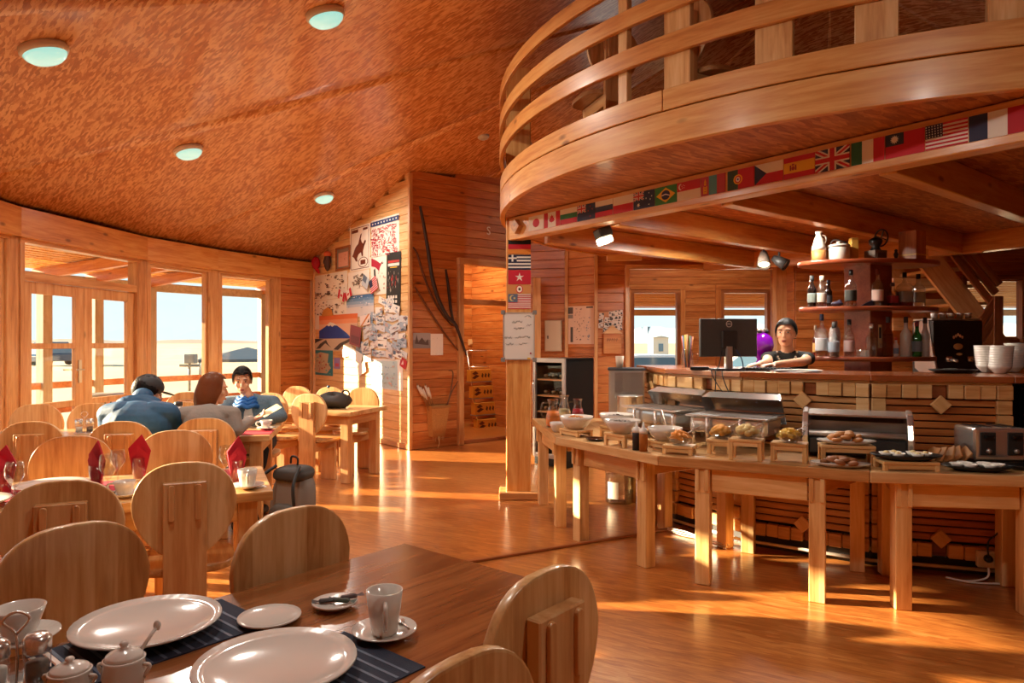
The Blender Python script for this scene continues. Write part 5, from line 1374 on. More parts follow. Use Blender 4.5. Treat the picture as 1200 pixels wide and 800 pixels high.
# veranda ----------------------------------------------------------
ver = tag(thing('veranda', loc=pol(180, RR + 1.4)), 'wooden veranda with slatted roof outside the window wall', 'veranda', kind='structure')
VA0, VA1 = 128, 232
arcboard('deck', CC, RR + 0.12, RR + 2.95, -0.36, -0.06, VA0, VA1, 'deck_grey', ver, step=2.5, bevel=0)
r = RR + 0.12; k = 0
while r < RR + 2.75:
    z = 2.80 - (r - RR) * 0.09
    arcboard('roof_slat', CC, r, r + 0.118, z, z + 0.02, VA0, VA1, 'pale_x', ver, step=2.5, bevel=0); r += 0.132; k += 1
arcboard('roof_sheet', CC, RR + 0.1, RR + 2.8, 2.84, 2.87, VA0, VA1, 'brown_x', ver, step=2.5, bevel=0)
VR = RR + 2.5
for a in [ang_px(p, VR) for p in (52, 113, 308)] + [ang_px(176, VR), 138, 196, 206, 216]:
    p = pol(a, VR); mt = 'deck_grey' if a < 168 else 'plank_x'
    board('post', p + V((0, 0, -0.06)), p + V((0, 0, 2.40)), 0.15, 0.15, mt, ver, up=V((math.cos(math.radians(a)), math.sin(math.radians(a)), 0)))
    q = pol(a, RR + 0.12)
    board('rafter', q + V((0, 0, 2.70)), pol(a, RR + 2.7) + V((0, 0, 2.47)), 0.09, 0.16, 'plank_x', ver)
arcboard('rim_beam', CC, VR - 0.06, VR + 0.06, 2.34, 2.49, VA0, VA1, 'deck_grey', ver, step=2.5)
for z in (0.80, 0.42): arcboard('hand_rail', CC, VR - 0.03, VR + 0.03, z - 0.05, z + 0.05, VA0, VA1, 'plank_x', ver, step=2.5)
# back porch beyond the bar windows
po = tag(thing('back_porch', loc=(4, 14, 2.4)), 'slatted porch roof outside the bar windows', 'porch', kind='structure')
for k in range(24):
    y = 12.95 + 0.137 * k; z = 2.78 - 0.168 * (y - 12.95)
    board('roof_slat', (0.6, y, z), (12.6, y, z), 0.12, 0.02, 'pale_x', po, bevel=0)
board('rim_beam', (0.6, 16.25, 2.14), (12.6, 16.25, 2.14), 0.1, 0.14, 'deck_grey', po)
board('roof_sheet', (0.6, 14.55, 2.57), (12.6, 14.55, 2.57), 3.35, 0.02, 'brown_x', po, up=(0, 0.166, 1), bevel=0)
for x in (0.9, 6.3, 12.2): board('post', (x, 16.2, -0.36), (x, 16.2, 2.1), 0.14, 0.14, 'deck_grey', po)
# bistro table on the veranda
p = pol(ang_px(121, RR + 1.5), RR + 1.5, -0.06)
bt = tag(thing('veranda_table', loc=p), 'small metal table with splayed legs on the veranda', 'table')
b = MB(); b.lathe([(0, 0.72), (0.36, 0.72), (0.37, 0.735), (0.36, 0.75), (0, 0.75)], n=24); b.build('tabletop', 'grey', bt, world=False)
for i in range(4):
    a = PI / 4 + i * PI / 2
    b = MB(); b.tube(smooth_path([(0.1 * math.cos(a), 0.1 * math.sin(a), 0.71), (0.13 * math.cos(a), 0.13 * math.sin(a), 0.4), (0.3 * math.cos(a), 0.3 * math.sin(a), 0.0)]), 0.012, 6); b.build('leg', 'dark_grey', bt, world=False)
# cars -------------------------------------------------------------
_defs['car_white'] = lambda: plain('car_white', '#dfe4e8', 0.25, coat=0.8)
_defs['car_navy'] = lambda: plain('car_navy', '#2c3d55', 0.25, coat=0.8)
_defs['car_glass'] = lambda: plain('car_glass', '#5a7a90', 0.08, coat=0.5)
def car(loc, rz, mat, label, tall=1.45, L=4.3):
    r = tag(thing('parked_car', loc=loc, rz=rz), label, 'car')
    h = tall
    prof = [(-L / 2, 0.35), (-L / 2, 0.78), (-L / 2 + 0.25, 0.9), (L / 2 - 1.2, 0.95), (L / 2 - 0.1, 0.8), (L / 2, 0.6), (L / 2, 0.35)]
    b = MB(); b.prism(prof, -0.85, 0.85, M=SWAP); b.build('body', mat, r, world=False, bevel=0.06, seg=2)
    cab = [(-L / 2 + 0.35, 0.88), (-L / 2 + 0.75, h - 0.04), (-L / 2 + 1.2, h), (L / 2 - 2.0, h), (L / 2 - 1.2, 0.92)]
    b = MB(); b.prism(cab, -0.72, 0.72, M=SWAP); cb_ = b.build('cabin', mat, r, world=False, bevel=0.05, seg=2)
    for s in (-1, 1):
        w_ = [(-L / 2 + 0.62, 0.97), (-L / 2 + 0.9, h - 0.1), (-L / 2 + 1.22, h - 0.08), (L / 2 - 2.05, h - 0.08), (L / 2 - 1.42, 0.97)]
        b = MB(); b.prism(w_, s * 0.724, s * 0.732, M=SWAP); b.build('side_glass', 'car_glass', cb_, world=False)
    for x, y in ((-L / 2 + 0.8, -0.82), (-L / 2 + 0.8, 0.82), (L / 2 - 0.85, -0.82), (L / 2 - 0.85, 0.82)):
        b = MB(); b.lathe([(0.0, -0.1), (0.2, -0.1), (0.32, -0.09), (0.33, 0.09), (0.2, 0.1), (0.0, 0.1)], n=20, M=MX.Translation((x, y, 0.33)) @ MX.Rotation(PI / 2, 4, 'X')); b.build('wheel', 'dark_grey', r, world=False)
    return r
GZ = -0.36
car((ray(775) * 21, 21, GZ), 0.15, 'car_white', 'white car parked right outside the bar windows')
car((ray(880) * 24, 24, GZ), 2.7, 'car_white', 'second white car behind the monitor window', 1.6)
car((ray(69) * 55, 55, GZ), 1.2, 'car_navy', 'dark blue off-road car far out on the desert', 1.85, 4.5)
# canopy, sign post, hut, house
p = V((ray(290) * 38, 38, GZ))
cn = tag(thing('canopy_tent', loc=p), 'dark grey canopy tent standing on the desert', 'tent')
b = MB(); s_ = 2.4
b.add([(-s_, -s_, 0.95), (s_, -s_, 0.95), (s_, s_, 0.95), (-s_, s_, 0.95), (0, 0, 1.55), (-s_, -s_, 0.8), (s_, -s_, 0.8), (s_, s_, 0.8), (-s_, s_, 0.8)], [(0, 1, 4), (1, 2, 4), (2, 3, 4), (3, 0, 4), (0, 5, 6, 1), (1, 6, 7, 2), (2, 7, 8, 3), (3, 8, 5, 0)])
b.build('roof', '#4e565e', cn, MX.Translation(p) @ MX.Rotation(0.4, 4, 'Z'))
for x in (-1, 1):
    for y in (-1, 1):
        b = MB(); b.tube([(x * s_ * 0.97, y * s_ * 0.97, 0), (x * s_ * 0.97, y * s_ * 0.97, 0.9)], 0.04, 6); b.build('leg', 'grey', cn, MX.Translation(p) @ MX.Rotation(0.4, 4, 'Z'))
p = V((ray(222) * 26, 26, GZ))
sp_ = tag(thing('weather_post', loc=p), 'thin post carrying grey instruments out on the desert', 'post')
b = MB(); b.tube([p, p + V((0, 0, 1.2))], 0.05, 8); b.build('pole', 'grey', sp_)
b = MB(); b.box(p + V((0, 0, 0.95)), (0.75, 0.1, 0.1)); b.box(p + V((0.05, 0, 1.2)), (0.4, 0.3, 0.35)); b.build('instrument_box', 'grey', sp_, bevel=0.02)
def hut(px, Y, w, d_, hw, hr, label, mat='#d9cfc0', roof='#b8b4ac'):
    p = V((ray(px) * Y, Y, GZ)); r = tag(thing('desert_house', loc=p), label, 'house')
    b = MB(); b.box(p + V((0, 0, hw / 2)), (w, d_, hw)); b.build('walls', mat, r)
    b = MB(); x, y = w / 2 + 0.15, d_ / 2 + 0.15
    b.add([p + V(q) for q in ((-x, -y, hw), (x, -y, hw), (x, y, hw), (-x, y, hw), (0, -y, hw + hr), (0, y, hw + hr))], [(0, 1, 4), (1, 2, 5, 4), (2, 3, 5), (3, 0, 4, 5), (0, 3, 2, 1)]); b.build('roof', roof, r)
    b = MB(); b.box(p + V((0, -d_ / 2 - 0.02, hw * 0.55)), (w * 0.3, 0.06, hw * 0.35)); b.build('window', 'car_glass', r)
    return r
hut(771, 75, 1.6, 3, 2.3, 0.2, 'small pale hut seen through the bar window')
hut(1185, 30, 3.0, 4, 1.55, 1.0, 'pale house with a gabled roof beyond the stair window')
hut(1160, 46, 5.0, 4, 2.0, 0.9, 'second pale house behind the stair rails')
# ================================================================== tableware
def lathe_obj(name, prof, mat, loc, label=None, cat=None, group=None, n=28, parent=None, **kw):
    b = MB(); b.lathe(prof, n=n, **kw)
    o = b.build(name, mat, parent, MX.Translation(V(loc)))
    return tag(o, label, cat, group) if label else o
def plate(loc, r, label, h=0.03, group=None, name='plate'):
    return lathe_obj(name, [(0, 0), (r * 0.55, 0), (r * 0.6, 0.004), (r * 0.85, h * 0.6), (r, h), (r * 0.99, h + 0.004), (r * 0.84, h * 0.6 + 0.006), (r * 0.58, 0.011), (0, 0.010)], 'ceramic', loc, label, 'plate', group, 40)
def cup(loc, r, h, label, rz=0.0, taper=0.72, name='coffee_cup'):
    t = tag(thing(name, loc=loc, rz=rz), label, 'cup')
    b = MB(); b.lathe([(0, 0), (r * taper * 0.85, 0), (r * taper, h * 0.06), (r * (taper + 1) / 2 * 1.03, h * 0.55), (r, h), (r * 0.94, h), (r * (taper + 1) / 2 * 0.95, h * 0.55), (r * taper * 0.85, h * 0.1), (0, h * 0.09)], n=28); b.build('body', 'ceramic', t, world=False)
    b = MB(); b.tube(smooth_path([(r * 0.93, 0, h * 0.82), (r * 1.45, 0, h * 0.78), (r * 1.5, 0, h * 0.5), (r * 1.15, 0, h * 0.26), (r * 0.84, 0, h * 0.22)], 5), 0.0055, 7); b.build('handle', 'ceramic', t, world=False)
    return t
def saucer(loc, r, label, name='saucer'):
    return lathe_obj(name, [(0, 0), (r * 0.5, 0), (r * 0.55, 0.003), (r, 0.018), (r * 0.99, 0.021), (r * 0.5, 0.007), (0, 0.006)], 'ceramic', loc, label, 'saucer', None, 32)
def t1z(px, py, dz=0.0): return onz(px, py, TZ + dz)
# placemats
def placemat(c, ang, w, d_, label, mat_a, stripes, group=None):
    t = tag(thing('placemat', loc=(c[0], c[1], TZ), rz=ang), label, 'placemat', group)
    b = MB(); b.box((0, 0, 0.0015), (w, d_, 0.003)); b.build('cloth', mat_a, t, world=False)
    if stripes:
        b = MB()
        for i in range(-6, 7): b.box((i * w / 15, 0, 0.0032), (w / 60, d_ * 0.96, 0.0008))
        b.build('stripes', '#566074', t, world=False)
    return t
A1 = math.atan2(U1.y, U1.x)
pc1 = V((-0.885, 1.70, TZ)); pc2 = V((-0.50, 1.485, TZ))
placemat(pc1 + N1 * 0.045 - U1 * 0.0, A1, 0.46, 0.26, 'striped navy placemat under the plate beside the cup and sugar pots', 'navy', True)
placemat(pc2 + V((0.02, 0.0, 0)) + N1 * 0.05, A1, 0.44, 0.29, 'striped navy placemat under the plate beside the coffee mug', 'navy', True)
plate(pc1 + V((0, 0, 0.005)), 0.168, 'large empty white plate on the dark glossy table, close to the sugar pots')
plate(pc2 + V((0, 0, 0.005)), 0.168, 'large empty white plate on the dark glossy table, close to the coffee mug')
plate(V((-0.615, 1.775, TZ + 0.001)), 0.078, 'small empty side plate between the two large white plates', 0.014, name='side_plate')
sd = V((-0.475, 1.875, TZ + 0.001))
plate(sd, 0.06, 'little dish holding dark wrapped sweets', 0.014, name='sweet_dish')
for k, (dx, dy, a, c) in enumerate(((-0.02, 0.0, 0.3, '#2a1a16'), (0.02, -0.006, -0.2, '#25301a'), (0.035, 0.012, 0.5, '#3a1c18'))):
    t = tag(thing('wrapped_sweet', loc=sd + V((dx, dy, 0.018 + 0.003 * k)), rz=a), ('dark brown', 'green', 'maroon')[k] + ' wrapped sweet lying in the little dish', 'sweet')
    b = MB(); b.box((0, 0, 0), (0.045, 0.018, 0.010)); b.build('body', c, t, world=False, bevel=0.004)
    b = MB()
    for s in (-1, 1): b.add([(s * 0.021, -0.003, 0), (s * 0.021, 0.003, 0), (s * 0.04, 0.011, 0.003), (s * 0.04, -0.011, -0.001)], [(0, 1, 2, 3)])
    b.build('wrapper_ends', c, t, world=False)
sc = V((-0.308, 1.690, TZ + 0.001))
saucer(sc, 0.078, 'saucer under the coffee mug on the dark glossy table')
cup(sc + V((0.0, 0.0, 0.0075)), 0.044, 0.105, 'white coffee mug on a saucer on the dark glossy table', rz=-1.35)
b = MB(); b.tube([(sc.x + 0.035, sc.y + 0.045, TZ + 0.018), (sc.x + 0.062, sc.y - 0.02, TZ + 0.026)], 0.003, 6); b.ball((sc.x + 0.033, sc.y + 0.05, TZ + 0.018), (0.01, 0.014, 0.004)); tag(b.build('teaspoon', 'steel'), 'small teaspoon lying on the mug saucer', 'spoon')
# cup, cutlery, salt and pepper, sugar pots
s2 = V((-1.165, 1.655, TZ + 0.001)) 
saucer(s2, 0.085, 'saucer under the teacup beside the salt and pepper set')
cup(s2 + V((0.0, 0.0, 0.0085)), 0.055, 0.075, 'white teacup beside the salt and pepper set', rz=2.4, taper=0.55, name='teacup')
kf = pc1 + N1 * 0.05 + U1 * 0.20 + V((0, 0, 0.0075))
def cutlery(c, ang, kind, label):
    t = tag(thing(kind, loc=c, rz=ang), label, kind)
    b = MB(); b.box((-0.055, 0, 0), (0.09, 0.014, 0.006)); b.build('handle', 'steel', t, world=False, bevel=0.002)
    b = MB()
    if kind == 'knife': b.add([(-0.01, -0.007, 0), (0.11, -0.007, 0), (0.125, 0.004, 0), (-0.01, 0.009, 0), (-0.01, -0.007, 0.003), (0.11, -0.007, 0.003), (0.125, 0.004, 0.003), (-0.01, 0.009, 0.003)], [(0, 1, 2, 3), (4, 5, 6, 7), (0, 1, 5, 4), (1, 2, 6, 5), (2, 3, 7, 6), (3, 0, 4, 7)])
    else:
        b.bar((-0.01, 0, 0.001), (0.05, 0, 0.001), 0.006, 0.003); b.box((0.058, 0, 0.001), (0.016, 0.024, 0.003))
        for i in range(4): b.bar((0.064, -0.010 + 0.0067 * i, 0.001), (0.105, -0.010 + 0.0067 * i, 0.002), 0.003, 0.0025)
    b.build('blade' if kind == 'knife' else 'tines', 'steel', t, world=False)
    return t
vk = math.atan2(N1.y, N1.x)
cutlery(kf, vk, 'knife', 'steel knife lying on the striped placemat by the sugar pots')
cutlery(kf + U1 * 0.028, vk, 'fork', 'steel fork lying beside the knife on the striped placemat')
def shaker_set(loc, rz, label, k=1.0):
    t = tag(thing('shaker_set', loc=loc, rz=rz), label, 'shakers')
    b = MB(); b.lathe([(0, 0), (0.06 * k, 0), (0.062 * k, 0.004), (0.06 * k, 0.008), (0, 0.008)], n=24, sy=0.75); b.tube(smooth_path([(0, 0, 0.006), (0, 0, 0.09 * k), (-0.02 * k, 0, 0.12 * k), (0, 0, 0.135 * k), (0.02 * k, 0, 0.12 * k), (0, 0, 0.095 * k)], 5), 0.003, 6); b.build('stand', 'steel', t, world=False)
    for s, c in ((-1, '#e0dcd2'), (1, '#6a5a4c')):
        b = MB(); b.lathe([(0, 0.009), (0.021 * k, 0.009), (0.022 * k, 0.06 * k), (0.0195 * k, 0.065 * k)], c=(s * 0.031 * k, 0, 0), n=18); j = b.build('jar', 'clear_glass', t, world=False)
        b = MB(); b.lathe([(0, 0.011), (0.018 * k, 0.011), (0.018 * k, 0.04 * k), (0, 0.042 * k)], c=(s * 0.031 * k, 0, 0), n=14); b.build('filling', c, j, world=False)
        b = MB(); b.lathe([(0.0215 * k, 0.058 * k), (0.023 * k, 0.062 * k), (0.023 * k, 0.082 * k), (0.017 * k, 0.09 * k), (0, 0.092 * k)], c=(s * 0.031 * k, 0, 0), n=18); b.build('cap', 'steel', j, world=False)
    return t
shaker_set(V((-1.02, 1.44, TZ)), 0.5, 'glass salt and pepper shakers with chrome caps on the dark glossy table', 1.15)
def sugar_pot(loc, r, h, label, spoon=False):
    t = tag(thing('sugar_pot', loc=loc), label, 'pot')
    b = MB(); b.lathe([(0, 0), (r * 0.7, 0), (r * 0.85, h * 0.1), (r, h * 0.5), (r * 0.92, h * 0.85), (r * 0.96, h * 0.9), (r * 0.9, h * 0.92)], n=26); b.build('body', 'ceramic', t, world=False)
    b = MB(); b.lathe([(r * 0.9, h * 0.91), (r * 0.8, h * 1.02), (r * 0.4, h * 1.14), (r * 0.16, h * 1.17), (r * 0.15, h * 1.22), (r * 0.22, h * 1.28), (r * 0.15, h * 1.35), (0, h * 1.37)], n=24); b.build('lid', 'ceramic', t, world=False)
    for s in (-1, 1):
        b = MB(); b.tube(smooth_path([(s * r * 0.93, 0, h * 0.75), (s * r * 1.25, 0, h * 0.7), (s * r * 0.96, 0, h * 0.4)], 4), 0.004, 6); b.build('handle', 'ceramic', t, world=False)
    if spoon:
        b = MB(); b.tube([(r * 0.5, 0.02, h * 0.95), (r * 1.0, 0.05, h * 1.5)], 0.0045, 6); b.ball((r * 1.0, 0.05, h * 1.52), (0.008, 0.006, 0.011)); b.build('spoon', 'ceramic', t, world=False)
    return t
sugar_pot(V((-0.885, 1.40, TZ)), 0.042, 0.06, 'squat white sugar pot with a knob lid')
sugar_pot(V((-0.79, 1.425, TZ)), 0.042, 0.075, 'white sugar pot with a spoon sticking out of its lid', True)
sugar_pot(V((-0.80, 1.305, TZ)), 0.035, 0.05, 'smallest white sugar pot standing in front of the spoon pot')

# table 2 ----------------------------------------------------------
def wine_glass(loc, label, k=1.0, name='wine_glass'):
    prof = [(0, 0), (0.034, 0), (0.033, 0.004), (0.005, 0.012), (0.0045, 0.065), (0.02, 0.085), (0.037, 0.115), (0.036, 0.15), (0.030, 0.175), (0.029, 0.175), (0.034, 0.15), (0.035, 0.115), (0.018, 0.088), (0, 0.082)]
    return lathe_obj(name, [(r * k, z * k) for r, z in prof], 'clear_glass', loc, label, 'glass', None, 22)
def napkin_glass(loc, rz, lab_glass, lab_nap):
    lathe_obj('tumbler', [(0, 0), (0.028, 0), (0.034, 0.12), (0.0325, 0.12), (0.0265, 0.006), (0, 0.006)], 'clear_glass', loc, lab_glass, 'glass', None, 20)
    b = MB()
    P_ = [(-0.024, 0.008), (0.024, 0.008), (0.055, 0.15), (0.012, 0.235), (-0.05, 0.165)]
    b.prism(P_, -0.004, 0.004, M=SWAP)
    b.add([(-0.022, 0.004, 0.01), (0.022, 0.004, 0.01), (0.046, 0.016, 0.14), (0.0, 0.008, 0.16), (-0.044, 0.016, 0.14)], [(0, 1, 2, 3, 4)])
    b.add([(-0.022, -0.004, 0.01), (0.022, -0.004, 0.01), (0.046, -0.016, 0.13), (-0.004, -0.022, 0.19), (-0.044, -0.013, 0.14)], [(4, 3, 2, 1, 0)])
    tag(b.build('napkin', 'red_cloth', None, MX.Translation(V(loc) + V((0, 0, 0.002))) @ MX.Rotation(rz, 4, 'Z')), lab_nap, 'napkin')
T2Z = V((0, 0, TZ))
def t2z(px, py, z=TZ): return onz(px, py, z)
placemat(t2(0.92, 0.40), math.atan2(U2.y, U2.x), 0.46, 0.36, 'red placemat under the pale plate of the red napkin table', 'red_cloth', False)
placemat(t2(0.36, 0.53), math.atan2(U2.y, U2.x), 0.40, 0.30, 'red placemat beside the teacup end of the red napkin table', 'red_cloth', False)
placemat(t2(1.32, 0.30), math.atan2(U2.y, U2.x), 0.30, 0.42, 'red placemat under the wine glass at the far end of the napkin table', 'red_cloth', False)
def n2p(px, py, dz=0.004):
    p = onz(px, py, TZ); p.z = TZ + dz; return p
napkin_glass(n2p(113, 575), -0.4, 'straight tumbler holding a red napkin between the plate and the wine glass', 'red napkin folded to a slanting point in a tumbler')
napkin_glass(n2p(163, 564), 0.3, 'straight tumbler holding a red napkin behind the round teacup', 'red napkin folded to a broad point in a tumbler behind the teacup')
napkin_glass(n2p(277, 568), 0.9, 'straight tumbler holding a red napkin by the tall coffee cup', 'red napkin folded to a tall point in a tumbler by the coffee cup')
napkin_glass(n2p(4, 583), 0.2, 'straight tumbler holding a red napkin next to the bare wine glass', 'red napkin in a tumbler next to the bare wine glass')
wine_glass(n2p(127, 580, 0.001), 'wine glass beside the slanting red napkin', 1.08)
wine_glass(n2p(265, 562, 0.001), 'wine glass beside the tall pointed napkin')
wine_glass(n2p(17, 590, 0.001), 'wine glass on the red placemat near the napkin table end', 1.05)
wine_glass(n2p(138, 566, 0.001), 'slim wine glass standing behind the teacup', 0.95)
plate(t2(0.97, 0.42) + V((0, 0, TZ + 0.004)), 0.16, 'large pale plate on the red placemat beside the slanting napkin', 0.03)
plate(t2(0.37, 0.53) + V((0, 0, TZ + 0.004)), 0.15, 'large pale plate beside the broad pointed napkin', 0.03)
plate(t2(1.22, 0.15) + V((0, 0, TZ + 0.004)), 0.15, 'pale plate at the darker end of the red napkin table', 0.03)
cp_ = n2p(146, 582, 0.001)
saucer(cp_, 0.075, 'saucer under the round teacup on the red napkin table'); cup(cp_ + V((0, 0, 0.008)), 0.048, 0.065, 'round white teacup on the red napkin table', rz=3.3, taper=0.6, name='teacup')
cp_ = n2p(290, 572, 0.001)
saucer(cp_, 0.078, 'saucer under the tall coffee cup at the table end'); cup(cp_ + V((0, 0, 0.008)), 0.046, 0.085, 'tall white coffee cup at the end of the red napkin table', rz=-1.2)
b = MB(); b.box((0, 0, 0.001), (0.09, 0.06, 0.002)); tag(b.build('note_card', 'white', None, MX.Translation(t2(0.07, 0.12) + V((0, 0, TZ))) @ MX.Rotation(0.6, 4, 'Z')), 'small white card at the corner of the red napkin table', 'card')
# table 3 ----------------------------------------------------------
def n3p(px, py, dz=0.001):
    p = onz(px, py, TZ); p.z = TZ + dz; return p
placemat(n3p(288, 507), math.atan2(U3.y, U3.x), 0.40, 0.28, 'red placemat in front of the woman holding a sheet', 'red_cloth', False)
cp_ = n3p(312, 503.5)
saucer(cp_, 0.075, 'saucer under the teacup on the guests\' table'); cup(cp_ + V((0, 0, 0.008)), 0.05, 0.07, 'white teacup at the end of the guests\' table', rz=3.4, taper=0.6, name='teacup')
shaker_set(n3p(99, 507.5), 0.2, 'salt and pepper shakers on the guests\' table beside the man in blue', 1.25)
cp_ = n3p(209, 503)
fl = tag(thing('steel_flask', loc=cp_), 'steel vacuum flask between the blue jacket and the brown bob', 'flask')
b = MB(); b.lathe([(0, 0), (0.05, 0), (0.054, 0.02), (0.054, 0.13), (0.035, 0.17), (0.03, 0.19)], n=20); b.build('body', 'steel_dull', fl, world=False)
b = MB(); b.lathe([(0.03, 0.19), (0.034, 0.2), (0.03, 0.225), (0, 0.23)], n=16); b.build('lid', 'dark_grey', fl, world=False)
b = MB(); b.tube(smooth_path([(0.04, 0, 0.17), (0.09, 0, 0.15), (0.085, 0, 0.06), (0.052, 0, 0.04)], 4), 0.007, 6); b.build('handle', 'dark_grey', fl, world=False)
# table 4: bag and bottle
c4 = t4(0.42, 0.34) + V((0, 0, TZ))
bg = tag(thing('grey_bag', loc=c4), 'crumpled dark grey bag lying on the table before the poster wall', 'bag')
b = MB(); n_, k_ = 26, 12; R_ = random.Random(2)
for j in range(k_ + 1):
    ph = -PI / 2 + PI * j / k_
    for i in range(n_):
        a = 2 * PI * i / n_
        w_ = 1 + 0.09 * math.sin(3 * a + 2 * ph) + R_.uniform(-0.03, 0.03)
        x, y, z = 0.19 * math.cos(ph) * math.cos(a) * w_, 0.11 * math.cos(ph) * math.sin(a) * w_, 0.085 * math.sin(ph) * (1 + 0.25 * math.sin(2.2 * a + 0.6))
        b.v.append((x, y, max(z, -0.075) + 0.075))
for j in range(k_):
    for i in range(n_):
        i2 = (i + 1) % n_; b.f.append([j * n_ + i, j * n_ + i2, (j + 1) * n_ + i2, (j + 1) * n_ + i]); b.m.append(0); b.s.append(True)
b.build('body', '#3a3733', bg, world=False)
b = MB(); b.tube(smooth_path([(0.08, 0, 0.15), (0.12, 0.02, 0.19), (0.17, 0.0, 0.17), (0.17, -0.03, 0.09)], 5), 0.009, 6); b.build('strap', '#2a2826', bg, world=False)
p = t4(0.55, 0.45) + V((0, 0, TZ))
wb_ = tag(thing('water_bottle', loc=p), 'clear water bottle with a blue label behind the grey bag', 'bottle')
b = MB(); b.lathe([(0, 0), (0.032, 0), (0.033, 0.13), (0.03, 0.16), (0.013, 0.2), (0.013, 0.215)], n=18); b.build('body', 'clear_glass', wb_, world=False)
b = MB(); b.lathe([(0.0335, 0.075), (0.0338, 0.08), (0.0338, 0.12), (0.0335, 0.125)], n=18); b.build('label_band', '#3a9ac0', wb_, world=False)
b = MB(); b.lathe([(0.015, 0.21), (0.015, 0.235), (0, 0.236)], n=14); b.build('cap', '#1f5a78', wb_, world=False)
# rucksack on the floor
p = V((-1.62, 5.10, 0))
rs = tag(thing('rucksack', loc=p, rz=-0.35), 'grey and black rucksack leaning on the guests\' table end', 'rucksack')
def soft(c, r, e=0.62, lean=0.0):
    b = MB(); b.ball((0, 0, 0), 1.0, n=28, k=16)
    g = lambda q: math.copysign(abs(q) ** e, q)
    b.v = [(c[0] + r[0] * g(x) * (1 - 0.16 * max(0, z)), c[1] + r[1] * g(y) + lean * (c[2] + r[2] * g(z)), c[2] + r[2] * g(z)) for x, y, z in b.v]
    return b
soft((0, 0, 0.26), (0.165, 0.105, 0.26), lean=0.14).build('body', '#6e665e', rs, world=False)
soft((0, -0.10, 0.16), (0.125, 0.055, 0.13), lean=0.14).build('front_pocket', '#4a443e', rs, world=False)
soft((0, -0.02, 0.49), (0.14, 0.115, 0.055), lean=0.14).build('lid_flap', '#33302d', rs, world=False)
for s in (-1, 1):
    b = MB(); b.tube(smooth_path([(s * 0.1, -0.02, 0.55), (s * 0.16, -0.17, 0.45), (s * 0.17, -0.17, 0.28), (s * 0.15, -0.12, 0.08)], 5), 0.012, 6); b.build('strap', '#141414', rs, world=False)
b = MB(); b.tube(smooth_path([(-0.03, 0.05, 0.56), (-0.02, 0.05, 0.61), (0.03, 0.05, 0.60), (0.03, 0.05, 0.55)], 5), 0.008, 6); b.build('grab_loop', '#141414', rs, world=False)
b = MB(); b.tube(smooth_path([(0.15, -0.1, 0.05), (0.22, -0.12, 0.012), (0.32, -0.06, 0.01), (0.38, -0.1, 0.01)], 5), 0.009, 6); b.build('loose_strap', '#141414', rs, world=False)

# ================================================================== buffet
def onb(px, py, dz=0.001):
    p = onz(px, py, BZ); p.z = BZ + dz; return p
def stand(p, w, d_, h, ang, label, group=None):
    t = tag(thing('serving_stand', loc=(p.x, p.y, BZ), rz=ang), label, 'stand', group)
    b = MB(); b.box((0, 0, h - 0.009), (w, d_, 0.018)); b.build('top', 'pale_x', t, world=False, bevel=0.003)
    for sx in (-1, 1):
        for sy in (-1, 1):
            b = MB(); b.box((sx * (w / 2 - 0.014), sy * (d_ / 2 - 0.014), (h - 0.018) / 2), (0.024, 0.024, h - 0.018)); b.build('leg', 'pale_z', t, world=False, bevel=0.002)
    for sy in (-1, 1):
        b = MB(); b.box((0, sy * (d_ / 2 - 0.012), h - 0.03), (w - 0.05, 0.012, 0.024)); b.build('rail', 'pale_x', t, world=False)
    return V((p.x, p.y, BZ + h + 0.001))
def bowl(p, r, h, label, mat='ceramic', lob=True, name='serving_bowl'):
    lf = (lambda a: 1 + 0.06 * abs(math.cos(2.5 * a)) - 0.03) if lob else None
    return lathe_obj(name, [(0, 0), (r * 0.45, 0), (r * 0.5, h * 0.05), (r * 0.78, h * 0.35), (r * 0.95, h * 0.75), (r, h), (r * 0.96, h), (r * 0.9, h * 0.72), (r * 0.7, h * 0.35), (r * 0.4, h * 0.1), (0, h * 0.09)], mat, p, label, 'bowl', None, 40, lobes=lf)
def heap(p, r, h, n, kind, col, label, group, seed, name):
    """single pieces of food lying in a bowl or on a plate"""
    R_ = random.Random(seed); first = None
    for i in range(n):
        a = i * 2.4; q = math.sqrt((i + 0.3) / n) * r
        pos = V((p.x + q * math.cos(a), p.y + q * math.sin(a), p.z + h * (1 - (q / max(r, 1e-6)) ** 2) * 0.9 + R_.uniform(0, 0.006)))
        M = MX.Translation(pos) @ MX.Rotation(R_.uniform(0, 6.3), 4, 'Z') @ MX.Rotation(R_.uniform(-0.5, 0.5), 4, 'X')
        if first is None:
            b = MB()
            if kind == 'wedge': b.prism([(0.03 * math.cos(PI * t / 8), 0.024 * math.sin(PI * t / 8)) for t in range(9)], -0.009, 0.009, M=MX.Rotation(PI / 2, 4, 'X'))
            elif kind == 'ball': b.ball((0, 0, 0), (0.026, 0.022, 0.018), n=10, k=6)
            elif kind == 'cookie': b.lathe([(0, -0.008), (0.026, -0.008), (0.031, 0.0), (0.026, 0.009), (0.012, 0.013), (0, 0.0135)], n=14)
            elif kind == 'chunk': b.box((0, 0, 0), (0.04, 0.03, 0.024))
            elif kind == 'flake': b.ball((0, 0, 0), (0.014, 0.011, 0.006), n=7, k=4)
            first = b.mesh(name, col, bevel=0.004 if kind in ('wedge', 'chunk') else 0)
        tag(link(name, first, None, M), label, 'food', group)
BU = [math.atan2((FP[i + 1] - FP[i]).y, (FP[i + 1] - FP[i]).x) for i in range(4)]
